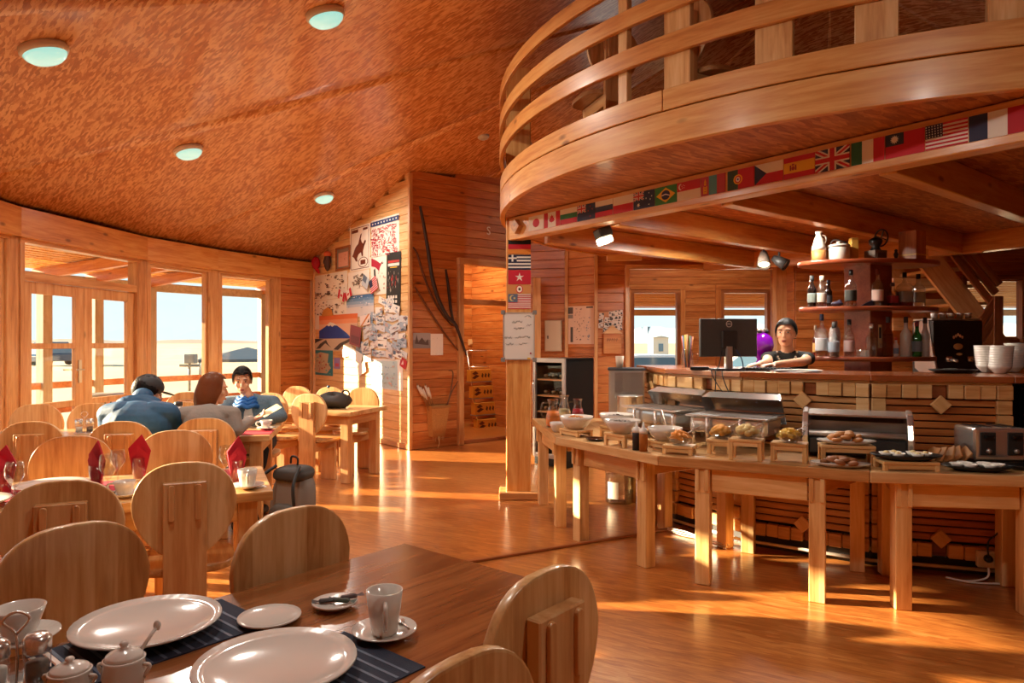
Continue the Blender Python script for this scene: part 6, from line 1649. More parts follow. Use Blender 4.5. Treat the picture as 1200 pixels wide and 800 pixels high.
# juice jugs
def jug(px, py, k, juice, level, label):
    p = onb(px, py); t = tag(thing('juice_jug', loc=p), label, 'jug')
    b = MB(); b.lathe([(0, 0), (0.052 * k, 0), (0.058 * k, 0.03 * k), (0.056 * k, 0.08 * k), (0.035 * k, 0.15 * k), (0.032 * k, 0.18 * k), (0.045 * k, 0.215 * k), (0.044 * k, 0.216 * k), (0.03 * k, 0.18 * k), (0.033 * k, 0.15 * k), (0.054 * k, 0.08 * k), (0, 0.006)], n=22); b.build('glass', 'clear_glass', t, world=False)
    if juice:
        b = MB(); b.lathe([(0, 0.008), (0.05 * k, 0.008), (0.055 * k, 0.03 * k), (0.053 * k, 0.08 * k), (0.044 * k, level * k), (0, level * k)], n=20); b.build('juice', juice, t, world=False)
    b = MB(); b.tube(smooth_path([(-0.034 * k, 0, 0.185 * k), (-0.085 * k, 0, 0.18 * k), (-0.09 * k, 0, 0.1 * k), (-0.055 * k, 0, 0.06 * k)], 5), 0.006, 7); b.build('handle', 'clear_glass', t, world=False)
jug(648, 500, 1.05, '#d9761c', 0.125, 'glass jug of orange juice at the head of the buffet')
jug(661, 493, 1.05, '#d8c890', 0.10, 'glass jug of pale juice behind the orange juice jug')
jug(677, 495, 0.95, '#a81420', 0.125, 'glass jug of red juice beside the pale juice jug')
# white lobed bowls
p = onb(675, 510); q = stand(p, 0.22, 0.15, 0.05, BU[1], 'low pale serving stand under the cereal bowl'); bowl(q, 0.125, 0.095, 'white lobed bowl filled with cereal'); heap(q + V((0, 0, 0.065)), 0.08, 0.03, 26, 'flake', '#c07a2c', 'toasted cereal flake in the white lobed bowl', 'cereal flakes', 1, 'cereal_flake')
bowl(onb(653, 506), 0.06, 0.075, 'small white bowl beside the cereal bowl', lob=False)
p = onb(722, 512); q = stand(p, 0.2, 0.15, 0.085, BU[1], 'pale serving stand under the bowl by the steel urn'); bowl(q, 0.125, 0.085, 'white lobed bowl of dark muesli by the steel urn'); heap(q + V((0, 0, 0.06)), 0.08, 0.015, 20, 'flake', '#4a3224', 'dark raisin in the bowl by the steel urn', 'raisins by the urn', 2, 'raisin')
p = onb(729, 522); q = stand(p, 0.21, 0.15, 0.085, BU[1], 'pale serving stand under the bowl behind the squeeze bottles'); bowl(q, 0.122, 0.09, 'white lobed bowl of nuts behind the squeeze bottles'); heap(q + V((0, 0, 0.065)), 0.08, 0.015, 20, 'flake', '#54402e', 'brown nut in the bowl behind the squeeze bottles', 'nuts behind the squeeze bottles', 3, 'nut')
p = onb(776, 526); q = stand(V((p.x + 0.03, p.y + 0.05, 0)), 0.19, 0.14, 0.05, BU[1], 'low pale serving stand under the plain white bowl'); bowl(q, 0.115, 0.085, 'plain white bowl with a steel ladle beside the squeeze bottles', lob=False)
for px, py, c, lab in ((746, 527, '#241a1c', 'squeeze bottle of dark chocolate sauce with a white nozzle'), (754, 528.5, '#a86424', 'squeeze bottle of caramel sauce with a white nozzle')):
    p = onb(px, py); t = tag(thing('squeeze_bottle', loc=p), lab, 'bottle')
    b = MB(); b.lathe([(0, 0), (0.027, 0), (0.0275, 0.1), (0.026, 0.115), (0, 0.116)], n=18); b.build('body', c, t, world=False)
    b = MB(); b.lathe([(0.0275, 0.112), (0.028, 0.13), (0.02, 0.145), (0.009, 0.15), (0.004, 0.185), (0, 0.186)], n=16); b.build('nozzle', 'plastic_white', t, world=False)
b = MB(); pl_ = onb(776, 520, 0.06); b.tube([pl_ + V((0.05, 0.05, 0.03)), pl_ + V((0.03, 0.16, 0.16))], 0.006, 6); tag(b.build('ladle', 'steel'), 'steel ladle handle standing in the plain white bowl', 'ladle')
# glass fruit bowls on stands
def fruit(px, py, w, h, r, kind, col, n, labels, seed, i=2, hb=0.07):
    p = onb(px, py); inn = V((0, 0.06, 0))
    q = stand(p + inn, w, 0.13, h, BU[i], labels[0])
    bowl(q, r, hb, labels[1], 'clear_glass', True, 'glass_bowl')
    heap(q + V((0, 0, hb * 0.42)), r * 0.6, hb * 0.62, n, kind, col, labels[2], labels[3], seed, labels[4])
    b = MB(); b.tube([q + V((0.02, 0, hb * 0.8)), q + V((r + 0.05, 0.0, hb + 0.045))], 0.004, 6); b.ball(q + V((0.015, 0, hb * 0.78)), (0.02, 0.014, 0.006)); tag(b.build('serving_spoon', 'steel'), 'serving spoon in the ' + labels[5], 'spoon')
fruit(799, 533, 0.19, 0.055, 0.085, 'wedge', '#d8861c', 16, ('low pale stand under the orange wedges', 'scalloped glass bowl of orange wedges', 'orange wedge in the scalloped glass bowl', 'orange wedges', 'orange_wedge', 'orange wedges'), 5)
fruit(848, 532, 0.15, 0.09, 0.085, 'ball', '#d99a34', 18, ('pale stand under the mixed fruit bowl', 'glass bowl of mixed peach pieces', 'peach piece in the mixed fruit bowl', 'peach pieces', 'peach_piece', 'mixed peach bowl'), 6)
fruit(879, 540, 0.19, 0.125, 0.095, 'ball', '#dcc27c', 16, ('tall pale stand under the melon bowl', 'glass bowl of pale melon balls', 'pale melon ball in the glass bowl', 'melon balls', 'melon_ball', 'melon bowl'), 7)
fruit(930, 542, 0.20, 0.11, 0.085, 'chunk', '#d6b03a', 18, ('pale stand under the pineapple bowl', 'glass bowl of pineapple chunks', 'pineapple chunk in the glass bowl', 'pineapple chunks', 'pineapple_chunk', 'pineapple bowl'), 8)
# muffins and cookies on oval plates
def oval_plate(p, rx, ry, ang, label, mat='ceramic', h=0.022, name='oval_plate'):
    return tag(MB().lathe([(0, 0), (0.6, 0), (0.66, 0.003), (1.0, h), (0.985, h + 0.004), (0.62, 0.009), (0, 0.008)], n=40, sx=rx, sy=ry).build(name, mat, None, MX.Translation(p) @ MX.Rotation(ang, 4, 'Z')), label, 'plate')
p = onb(999, 545); q = stand(p + V((0.01, 0.095, 0)), 0.29, 0.12, 0.105, BU[3] - 0.1, 'long pale stand under the plate of small muffins'); oval_plate(q, 0.16, 0.08, BU[3] - 0.1, 'oval white plate of small muffins on the long stand'); heap(q + V((0.0, 0, 0.022)), 0.085, 0.04, 13, 'cookie', '#b07434', 'small golden muffin on the raised oval plate', 'muffins on the raised plate', 9, 'muffin')
q = onb(988, 548) + V((0, 0.03, 0)); oval_plate(q, 0.155, 0.075, BU[3] - 0.2, 'oval white plate of brown cookies on the buffet edge'); heap(q + V((0, 0, 0.02)), 0.085, 0.028, 12, 'cookie', '#8c5428', 'brown cookie on the low oval plate', 'cookies on the low plate', 10, 'cookie')
# black oval trays with paper cups
p = onb(1070, 552); q = stand(p + V((0, 0.07, 0)), 0.29, 0.15, 0.05, BU[3] + 0.05, 'low pale stand under the black egg tray')
oval_plate(q, 0.185, 0.10, BU[3], 'black oval tray of egg cups on the low stand', 'black', 0.028, 'oval_tray')
def paper_cups(c, rx, ry, n, ang, lab, grp, seed, egg_=True):
    R_ = random.Random(seed)
    for i in range(n):
        a = 2 * PI * i / n
        x, y = rx * math.cos(a), ry * math.sin(a)
        pos = c + V((x * math.cos(ang) - y * math.sin(ang), x * math.sin(ang) + y * math.cos(ang), 0.014))
        t = tag(thing('paper_case', loc=pos, rz=R_.uniform(0, 3)), lab, 'food cup', grp)
        b = MB(); b.lathe([(0, 0), (0.02, 0), (0.036, 0.022), (0.0345, 0.022), (0.018, 0.003), (0, 0.003)], n=16, lobes=lambda a: 1 + 0.08 * math.cos(8 * a)); b.build('case', 'white', t, world=False)
        if egg_:
            b = MB(); b.ball((0, 0, 0.017), (0.018, 0.018, 0.014), n=10, k=6); b.build('filling', '#d8c48c', t, world=False)
paper_cups(q + V((0, 0, 0.004)), 0.10, 0.036, 6, BU[3], 'pleated paper case with a pale filling on the black egg tray', 'paper cases on the stand tray', 3)
q2 = onb(1151, 553) + V((0.0, 0.04, 0)); oval_plate(q2, 0.175, 0.095, BU[3] - 0.05, 'black oval tray of empty paper cases on the buffet edge', 'black', 0.026, 'oval_tray')
paper_cups(q2 + V((0, 0, 0.004)), 0.10, 0.036, 6, BU[3], 'empty pleated paper case on the low black tray', 'empty paper cases', 4, False)
q3 = V((2.80, 3.83, BZ + 0.001)); oval_plate(q3, 0.10, 0.075, BU[3] + 0.3, 'black oval tray tucked beside the toaster', 'black', 0.024, 'oval_tray')
# toast slices and napkin paper
tb = V((2.49, 4.0, BZ + 0.001))
for k in range(5):
    c = tb + V((-0.09 + 0.045 * k, 0.008 * (k % 2), 0.05))
    b = MB(); b.prism([(-0.05, -0.045), (0.05, -0.045), (0.052, 0.03), (0.03, 0.05), (-0.03, 0.05), (-0.052, 0.03)], -0.006, 0.006, M=MX.Rotation(-0.95, 4, 'Y') @ MX.Rotation(0.3 * k, 4, 'Z'))
    tag(b.build('bread_slice', '#b5804a', None, MX.Translation(c), bevel=0.003), 'slice of brown bread in the row leaning before the toaster', 'bread', 'bread slices before the toaster')
b = MB(); b.box((0, 0, 0.004), (0.30, 0.12, 0.008)); tag(b.build('bread_board', '#5a3a24', None, MX.Translation(tb + V((0.0, 0.0, -0.001))) @ MX.Rotation(BU[3], 4, 'Z'), bevel=0.004), 'dark board under the bread slices', 'board')
# toaster
p = onb(1160, 527) + V((0.0, 0.02, 0)); p.y = 4.10; p.x = ray(1160) * 4.10
ts = tag(thing('toaster', loc=p, rz=BU[3] + 0.08), 'chrome four-slot toaster standing in front of the bar', 'toaster')
b = MB(); b.box((0, 0, 0.11), (0.30, 0.22, 0.19)); b.build('body', 'steel', ts, world=False, bevel=0.025, seg=3)
b = MB(); b.box((0, 0, 0.012), (0.29, 0.21, 0.02)); b.build('base', 'black', ts, world=False)
for s in (-1, 1):
    b = MB(); b.box((s * 0.075, -0.112, 0.115), (0.085, 0.008, 0.13)); pn_ = b.build('lever_panel', 'dark_grey', ts, world=False, bevel=0.003)
    b = MB(); b.box((s * 0.075, -0.122, 0.155), (0.05, 0.03, 0.018)); b.build('lever', 'black', pn_, world=False, bevel=0.004)
    b = MB(); b.lathe([(0, 0), (0.014, 0), (0.012, 0.016), (0, 0.017)], n=14, M=MX.Translation((s * 0.075, -0.116, 0.075)) @ MX.Rotation(PI / 2, 4, 'X')); b.build('dial', 'steel_dull', pn_, world=False)
    for q_ in (-1, 1):
        b = MB(); b.box((s * 0.07 + q_ * 0.028, 0.01, 0.2065), (0.03, 0.15, 0.004)); b.build('slot', 'black', ts, world=False)
# chafing dishes
def chafer(cx, cy, u, L, label, lid_open=True):
    ang = math.atan2(u[1], u[0])
    t = tag(thing('chafing_dish', loc=(cx, cy, BZ), rz=ang), label, 'chafing dish')      # local -y faces the room
    W = 0.36
    for sx in (-1, 1):
        for sy in (-1, 1):
            b = MB(); b.tube([(sx * (L / 2 - 0.05), sy * (W / 2 - 0.03), 0.001), (sx * (L / 2 - 0.05), sy * (W / 2 - 0.03), 0.19)], 0.011, 8); b.build('leg', 'steel', t, world=False)
    b = MB(); b.box((0, 0, 0.145), (L - 0.04, W - 0.04, 0.11)); b.build('water_pan', 'steel', t, world=False, bevel=0.03, seg=3)
    b = MB(); b.box((0, 0, 0.205), (L, W, 0.014)); b.build('rim', 'steel', t, world=False, bevel=0.006, seg=2)
    b = MB(); b.box((0, 0, 0.207), (L - 0.08, W - 0.08, 0.014)); b.build('food', '#4a3a30', t, world=False)
    for sx in (-1, 1):
        b = MB(); b.lathe([(0, 0), (0.04, 0), (0.042, 0.05), (0.03, 0.06), (0, 0.06)], c=(sx * L * 0.2, 0, 0.001), n=16); b.build('burner', 'dark_grey', t, world=False)
    b = MB()
    w, d_, h = L - 0.01, W - 0.01, 0.09
    ring0 = [(-w / 2, -d_ / 2, 0), (w / 2, -d_ / 2, 0), (w / 2, d_ / 2, 0), (-w / 2, d_ / 2, 0)]
    ring1 = [(x * 0.9, y * 0.82, h) for x, y, _ in ring0]
    b.add(ring0 + ring1, [(0, 1, 5, 4), (1, 2, 6, 5), (2, 3, 7, 6), (3, 0, 4, 7), (4, 5, 6, 7)])
    if lid_open: M = MX.Translation((0, W / 2, 0.215)) @ MX.Rotation(-1.15, 4, 'X') @ MX.Translation((0, d_ / 2, 0)) @ MX.Rotation(PI, 4, 'X') @ MX.Scale(-1, 4, (0, 1, 0))
    else: M = MX.Translation((0, 0, 0.212))
    if lid_open: M = MX.Translation((0, W / 2 - 0.02, 0.215)) @ MX.Rotation(-0.95, 4, 'X') @ MX.Translation((0, -d_ / 2 + 0.16, 0.0)) @ MX.Scale(0.6, 4, (0, 1, 0))
    ld_ = b.build('lid', 'steel', t, M, world=False, bevel=0.012, seg=3)
    b = MB(); b.tube([(-0.07, 0, h), (-0.07, 0, h + 0.035), (0.07, 0, h + 0.035), (0.07, 0, h)], 0.008, 8); b.build('handle', 'steel_dull', ld_, MX(), world=False)
    for sx in (-0.12, 0.1):
        b = MB(); b.tube([(sx, -W / 2 - 0.012, 0.02), (sx, -W / 2 - 0.012, 0.2)], 0.012, 8); b.build('spoon_holder', 'steel', t, world=False)
    return t
chafer(1.14, 5.235, (0.545, -0.84), 0.56, 'open chafing dish beside the steel urn, lid tilted back')
chafer(1.50, 4.70, (0.80, -0.60), 0.56, 'open chafing dish behind the orange wedges, lid tilted back')
# closed chafer with window and rounded chrome frame
u3 = V((0.88, -0.42, 0)).normalized()
t = tag(thing('roll_top_chafer', loc=(2.12, 4.31, BZ), rz=math.atan2(u3.y, u3.x)), 'closed chrome roll-top warmer behind the muffins', 'chafing dish')
L, W = 0.60, 0.36
b = MB(); prof = [(-W / 2, 0.0), (-W / 2, 0.13), (-W / 2 + 0.03, 0.21), (-W / 2 + 0.09, 0.265), (0.02, 0.285), (W / 2 - 0.06, 0.265), (W / 2, 0.2), (W / 2, 0.0)]
MYZ = MX(((0, 0, 1, 0), (1, 0, 0, 0), (0, 1, 0, 0), (0, 0, 0, 1)))
for s in (-1, 1):
    b2 = MB(); b2.prism(prof, s * L / 2 - 0.035 if s > 0 else -L / 2, s * L / 2 if s > 0 else -L / 2 + 0.035, M=MYZ); b2.build('side_cheek', 'steel', t, world=False, bevel=0.008, seg=2)
b = MB(); b.prism([(-W / 2 + 0.09, 0.255), (0.02, 0.278), (W / 2 - 0.06, 0.258), (W / 2 - 0.01, 0.195), (W / 2 - 0.01, 0.03), (W / 2 - 0.02, 0.03), (W / 2 - 0.02, 0.19), (W / 2 - 0.07, 0.248), (0.02, 0.267), (-W / 2 + 0.09, 0.245)], -L / 2 + 0.035, L / 2 - 0.035, M=MYZ); b.build('hood', 'steel', t, world=False)
b = MB(); b.box((0, 0.0, 0.07), (L - 0.07, W - 0.03, 0.1)); b.build('pan', 'dark_grey', t, world=False, bevel=0.01)
b = MB(); b.tube([(-L / 2 + 0.04, -W / 2 + 0.02, 0.145), (L / 2 - 0.04, -W / 2 + 0.02, 0.145)], 0.018, 10); b.build('front_bar', 'steel_dull', t, world=False)
b = MB(); b.prism([(-W / 2 + 0.012, 0.16), (-W / 2 + 0.035, 0.215), (-W / 2 + 0.09, 0.255), (-W / 2 + 0.092, 0.25), (-W / 2 + 0.04, 0.212), (-W / 2 + 0.018, 0.16)], -L / 2 + 0.036, L / 2 - 0.036, M=MYZ); b.build('window', 'window_glass', t, world=False)
# steel urn on the first table, paper cup on top, cups in front
p = V((0.985, 6.02, BZ)); 
t = tag(thing('drinks_urn', loc=p, rz=-0.15), 'tall steel drinks dispenser with a glass front beside the bar', 'dispenser')
b = MB(); b.box((0, 0.05, 0.235), (0.30, 0.24, 0.46)); b.build('body', 'steel_dull', t, world=False, bevel=0.015, seg=2)
b = MB(); b.box((0.02, -0.078, 0.33), (0.24, 0.015, 0.22)); b.build('glass_front', 'clear_glass', t, world=False)
b = MB(); b.box((0, 0.05, 0.465), (0.32, 0.26, 0.02)); b.build('lid', '#3a3c42', t, world=False, bevel=0.005)
for i in range(2):
    b = MB(); b.tube([(-0.06 + 0.12 * i, -0.07, 0.17), (-0.06 + 0.12 * i, -0.12, 0.165), (-0.06 + 0.12 * i, -0.125, 0.12)], 0.011, 8); b.build('tap', 'steel', t, world=False)
lathe_obj('soup_pot', [(0, 0), (0.1, 0), (0.105, 0.01), (0.105, 0.14), (0.11, 0.145), (0.1, 0.15), (0, 0.155)], 'steel', V((0.97, 5.76, BZ + 0.11)), 'round polished steel pot on a ring in front of the drinks dispenser', 'pot', None, 28)
lathe_obj('pot_ring', [(0, 0), (0.09, 0), (0.085, 0.1), (0.1, 0.109), (0, 0.109)], 'steel_dull', V((0.97, 5.76, BZ + 0.001)), 'steel ring base under the round polished pot', 'pot stand', None, 24)
lathe_obj('paper_cup', [(0, 0), (0.028, 0), (0.037, 0.1), (0.035, 0.1), (0.026, 0.004), (0, 0.004)], '#d8c8b0', V((0.93, 6.05, BZ + 0.477)), 'patterned paper cup on top of the drinks dispenser', 'cup', None, 18)
# tray with cutlery dark plates near bowls
for px, py, r_, lab in ((690, 511, 0.055, 'small dark dish beside the cereal bowl'), (640, 503, 0.05, 'small dark dish under the orange juice jug edge')):
    pass
lathe_obj('dark_dish', [(0, 0), (0.04, 0), (0.075, 0.014), (0.073, 0.017), (0.04, 0.006), (0, 0.005)], 'black_gloss', onb(700, 516) + V((-0.01, 0.0, 0)), 'small dark dish between the two groups of white bowls', 'dish', None, 24)
# big water bottle under the buffet
p = onz(726, 588, 0.0)
t = tag(thing('water_cooler_bottle', loc=p), 'large clear ribbed water bottle on the floor under the buffet', 'bottle')
b = MB(); b.lathe([(0, 0), (0.12, 0), (0.13, 0.015), (0.13, 0.08), (0.122, 0.09), (0.13, 0.1), (0.13, 0.18), (0.122, 0.19), (0.13, 0.2), (0.13, 0.28), (0.115, 0.33), (0.05, 0.375), (0.03, 0.385), (0.03, 0.42)], n=30); b.build('body', 'bottle_clear', t, world=False)
b = MB(); b.lathe([(0, 0.004), (0.122, 0.004), (0.124, 0.25), (0, 0.25)], n=26); b.build('water', 'bottle_clear', t, world=False)
b = MB(); b.lathe([(0.033, 0.4), (0.034, 0.43), (0, 0.432)], n=16); b.build('cap', '#3a6aa0', t, world=False)
Ml = MX.Rotation(-2.1, 4, 'Z')
b = MB(); b.add([(0.133 * math.cos(a), 0.133 * math.sin(a), z) for z in (0.05, 0.2) for a in [-2.6 + 0.1 * i for i in range(9)]], [(i, i + 1, 10 + i, 9 + i) for i in range(8)]); b.build('paper_label', 'paper', t, world=False)
# power strip, plug and cords by the bar foot
def barp(px, py, z, d_=0.05):
    p = onz(px, py, z); return p
p = onz(1146, 655, 0.13)
pb = tag(thing('power_socket', loc=p), 'white power socket box with a black plug at the foot of the bar', 'socket')
uu, nn_ = outward(BC, BD)
sc_ = (BC + (BD - BC) * 0.80) + nn_ * 0.075 + V((0, 0, 0.13))
Ms = frame_mat(sc_, uu)
sgn = 1 if (Ms.to_3x3() @ V((0, 1, 0))).dot(nn_) > 0 else -1
b = MB(); b.box((0, 0, 0), (0.10, 0.04, 0.10)); b.build('box', 'plastic_white', pb, Ms, bevel=0.006)
b = MB(); b.lathe([(0, 0), (0.024, 0), (0.022, 0.025), (0.01, 0.035), (0, 0.036)], n=16, M=Ms @ MX.Translation((0.005, sgn * 0.02, 0.01)) @ MX.Rotation(-sgn * PI / 2, 4, 'X')); b.build('plug', 'black', pb)
q = sc_ + nn_ * 0.05
b = MB(); b.tube(smooth_path([q + V((0, 0, 0.03)), q + V((0.0, 0.0, 0.12)), q + uu * 0.06 + V((0, 0, 0.2)), q + uu * 0.085 + V((0, 0, 0.4)), q + uu * 0.085 - nn_ * 0.02 + V((0, 0, 0.52))], 6), 0.005, 6); b.build('black_cord', 'black', pb)
b = MB(); b.tube(smooth_path([q - V((0, 0, 0.04)), q - uu * 0.01 + V((0, 0, -0.1)), q - uu * 0.12 + nn_ * 0.03 + V((0, 0, -0.122)), q - uu * 0.22 - nn_ * 0.01 + V((0, 0, -0.122)), q - uu * 0.1 + nn_ * 0.05 + V((0, 0, -0.122)), q + uu * 0.06 + nn_ * 0.02 + V((0, 0, -0.122))], 6), 0.006, 6); tag(b.build('white_cord', 'white'), 'looped white power cord lying on the floor at the bar foot', 'cord')
for k in range(3):
    a_, b_ = BA + (BB - BA) * 0.2, BB
    uu2, nn2 = outward(BA, BB)
    pts = [a_ + uu2 * (0.14 * i) + nn2 * (0.17 + 0.02 * math.sin(i * 2.1 + k)) + V((0, 0, 0.008 + 0.011 * k)) for i in range(5)]
    b = MB(); b.tube(smooth_path(pts, 6), 0.005, 6); tag(b.build('white_cord', 'white'), ('lowest', 'middle', 'topmost')[k] + ' white cable of the bunch trailing along the bar foot by the water bottle', 'cord')
# ================================================================== things on and behind the bar
def onc(px, py, dz=0.001):
    p = onz(px, py, COUNTER); p.z = COUNTER + dz; return p
# straw jar
p = onc(805.5, 432)
t = tag(thing('straw_jar', loc=p), 'glass jar full of straws on the bar beside the monitor', 'jar')
b = MB(); b.lathe([(0, 0), (0.042, 0), (0.045, 0.02), (0.045, 0.11), (0.038, 0.135), (0.04, 0.15), (0.038, 0.15), (0.036, 0.135), (0.043, 0.11), (0, 0.006)], n=20); b.build('glass', 'clear_glass', t, world=False)
b = MB(); b.tube(smooth_path([(0.043, 0, 0.12), (0.08, 0, 0.11), (0.078, 0, 0.05), (0.044, 0, 0.03)], 4), 0.006, 6); b.build('handle', 'clear_glass', t, world=False)
for i, c in enumerate(('#c87838', '#3a6a4a', '#c8a03c', '#b84a3c', '#5a7a98', '#d8a878', '#7a4a6a')):
    a = i * 0.9; b = MB(); b.tube([p + V((0.014 * math.cos(a), 0.014 * math.sin(a), 0.01)), p + V((0.045 * math.cos(a), 0.03 * math.sin(a), 0.255 + 0.008 * (i % 3)))], 0.0055, 6)
    tag(b.build('drinking_straw', c), ('orange', 'dark green', 'yellow', 'red', 'blue grey', 'peach', 'plum')[i] + ' straw standing in the glass jar', 'straw')
# monitor, seen from behind
my = 5.22; mx_ = ray(853) * my
t = tag(thing('computer_monitor', loc=(mx_, my, COUNTER), rz=0.12), 'black computer monitor turned with its back to the room', 'monitor')
b = MB(); b.box((0.01, 0.02, 0.245), (0.445, 0.035, 0.285)); bd = b.build('screen_case', '#484542', t, world=False, bevel=0.008, seg=2)
b = MB(); b.box((0.01, -0.006, 0.23), (0.12, 0.02, 0.13)); b.build('back_panel', 'dark_grey', bd, world=False, bevel=0.006)
b = MB(); b.box((0.01, 0.0385, 0.25), (0.42, 0.003, 0.25)); b.build('screen', '#20262e', bd, world=False)
b = MB(); b.box((0.005, -0.01, 0.09), (0.045, 0.03, 0.18)); b.box((0.005, -0.027, 0.09), (0.014, 0.004, 0.05)); st_ = b.build('stand_neck', 'steel_dull', t, world=False, bevel=0.004)
b = MB(); b.prism([(-0.11, -0.07), (0.11, -0.07), (0.12, 0.09), (-0.12, 0.09)], 0.001, 0.016); b.build('stand_foot', '#5a5a58', t, world=False, bevel=0.005)
b = MB()
rg = [(0.01 + r_ * math.cos(2 * PI * i / 28), r_ * math.sin(2 * PI * i / 28)) for r_ in (0.024, 0.02) for i in range(28)]
b.add([(x, 0.001, 0.347 + z) for x, z in rg], [(i, (i + 1) % 28, 28 + (i + 1) % 28, 28 + i) for i in range(28)]); b.build('logo_ring', 'white', bd, world=False)
Mt = wmat(t) @ MX.Translation((0.01, 0.001, 0.347)) @ MX.Rotation(PI / 2, 4, 'X')
text_mesh('logo_text', 'DELL', 0.017, 'white', bd, Mt, 0.0006)
for i, (x0, z0, x1, c) in enumerate(((-0.05, 0.12, -0.09, 'black'), (0.06, 0.125, 0.1, '#2c3e6a'))):
    b = MB(); b.tube(smooth_path([(x0, -0.01, z0 + 0.03), (x0 - 0.02 + 0.05 * i, -0.03, z0 - 0.03), (x1, -0.04, 0.03), (x1 - 0.05, -0.09, 0.012)], 5), 0.004, 6); b.build('cable', c, t, world=False)
# cords over the bar front
un, nn_ = outward(BA, BB)
for k, (f0, f1, dz) in enumerate(((0.66, 0.93, 0.22), (0.80, 0.97, 0.2), (0.72, 0.74, 0.28))):
    a_ = BA + (BB - BA) * f0; b_ = BA + (BB - BA) * f1
    pts = [a_ - nn_ * 0.03 + V((0, 0, COUNTER + 0.006)), a_ + nn_ * 0.065 + V((0, 0, COUNTER + 0.004)), a_ * 0.7 + b_ * 0.3 + nn_ * 0.075 + V((0, 0, COUNTER - 0.09)), b_ + nn_ * (0.085 + 0.01 * k) + V((0, 0, COUNTER - dz))]
    b = MB(); b.tube(smooth_path(pts, 6), 0.004, 6); tag(b.build('hanging_cable', 'black'), ('black cable drooping in a wide curve over the bar front', 'black cable hanging short over the diamond block', 'black cable hanging straight down the bar front')[k], 'cable')
p = onc(820, 433.5); b = MB(); b.box((0, 0, 0.012), (0.14, 0.09, 0.024)); tag(b.build('card_reader', 'black', None, MX.Translation(p) @ MX.Rotation(-0.3, 4, 'Z'), bevel=0.006), 'flat black card reader between the straws and the monitor', 'card reader')
# keyboard and papers
p = onc(880, 433); p.y = 5.18; p.x = ray(898) * 5.18
t = tag(thing('keyboard', loc=p, rz=-0.35), 'black keyboard lying on the bar in front of the woman', 'keyboard')
b = MB(); b.box((0, 0, 0.009), (0.36, 0.13, 0.016)); b.build('case', 'black', t, world=False, bevel=0.004)
b = MB()
for i in range(14):
    for j in range(4): b.box((-0.158 + 0.0243 * i, -0.042 + 0.027 * j, 0.020), (0.019, 0.021, 0.006))
tag(b.build('keys', 'dark_grey', t, world=False), kind='stuff')
p = V((ray(935) * 5.0, 5.0, COUNTER + 0.001))
for k in range(4):
    b = MB(); b.box((0, 0, 0.001), (0.21, 0.29, 0.002)); tag(b.build('paper_sheet', ('#cfd0da', 'paper', '#b8bcd0', 'paper')[k], None, MX.Translation(p + V((0.012 * k - 0.02, 0.01 * k, 0.004 * k))) @ MX.Rotation(0.3 + 0.35 * k, 4, 'Z')), ('lowest bluish', 'second white', 'third lilac', 'topmost white')[k] + ' sheet of the papers before the woman', 'paper')
# purple glass ball jar
p = V((ray(893) * 5.95, 5.95, 0))
bkc = tag(thing('back_counter', loc=(2.14, 6.1, 0)), 'low red wooden service counter behind the bar', 'counter')
b = MB(); b.box((2.14, 6.1, 0.6), (0.42, 0.36, 1.2)); b.build('body', 'brown_x', bkc, bevel=0.004)
b = MB(); b.box((2.14, 6.1, 1.215), (0.48, 0.42, 0.03)); b.build('top', 'red_wood', bkc, bevel=0.004)
t = tag(thing('purple_jar', loc=(p.x, p.y, 1.231)), 'shiny purple glass jar with a bow standing between monitor and woman', 'jar')
_defs['purple'] = lambda: plain('purple', '#7a10a8', 0.08, coat=0.8)
b = MB(); b.lathe([(0, 0), (0.045, 0), (0.05, 0.05), (0.04, 0.08), (0.075, 0.12), (0.098, 0.19), (0.085, 0.255), (0.05, 0.29), (0.035, 0.3)], n=26); b.build('body', 'purple', t, world=False)
b = MB(); b.lathe([(0.036, 0.295), (0.05, 0.33), (0.03, 0.34), (0, 0.342)], n=16); b.build('lid', 'steel', t, world=False)
b = MB()
for s in (-1, 1): b.ball((s * 0.028, -0.03, 0.31), (0.026, 0.012, 0.014), n=10, k=6)
b.build('bow', 'dark_grey', t, world=False)
# counter over the cabinet, bowls and tray
e = uD * 0.66
poly = [outer[4] + uD * 0.002, outer[4] + e, inner[4] + e, inner[4] + uD * 0.002]
c = sum(poly, V((0, 0, 0))) / 4; M = frame_mat(c, uD); Mi = M.inverted()
mb = MB(); mb.prism([tuple((Mi @ q).xy) for q in poly], COUNTER - 0.038, COUNTER); mb.build('counter_top', 'counter_wood', bar, M, bevel=0.004)
bl = MB(); bl.lathe([(0, 0), (0.035, 0), (0.038, 0.006), (0.062, 0.03), (0.072, 0.055), (0.069, 0.055), (0.058, 0.03), (0.03, 0.009), (0, 0.008)], n=26)
bme = bl.mesh('stacked_bowl', 'ceramic')
for k, (px, Y, n_, lx) in enumerate(((1157, 4.93, 9, -0.002), (1172, 4.74, 9, 0.0015), (1187, 4.92, 10, 0.002))):
    for i in range(n_):
        M = MX.Translation((ray(px) * Y + lx * i, Y, COUNTER + 0.001 + 0.0165 * i)) @ MX.Rotation(0.02 * math.sin(i), 4, 'X')
        tag(link('stacked_bowl', bme, None, M), 'cream bowl in the ' + ('leaning stack next to the black tray', 'middle stack of the three bowl stacks', 'tallest bowl stack above the black cabinet')[k], 'bowl', ('bowls stacked next to the tray', 'bowls in the middle stack', 'bowls in the tallest stack')[k])
p = V((ray(1117) * 4.80, 4.80, COUNTER + 0.001))
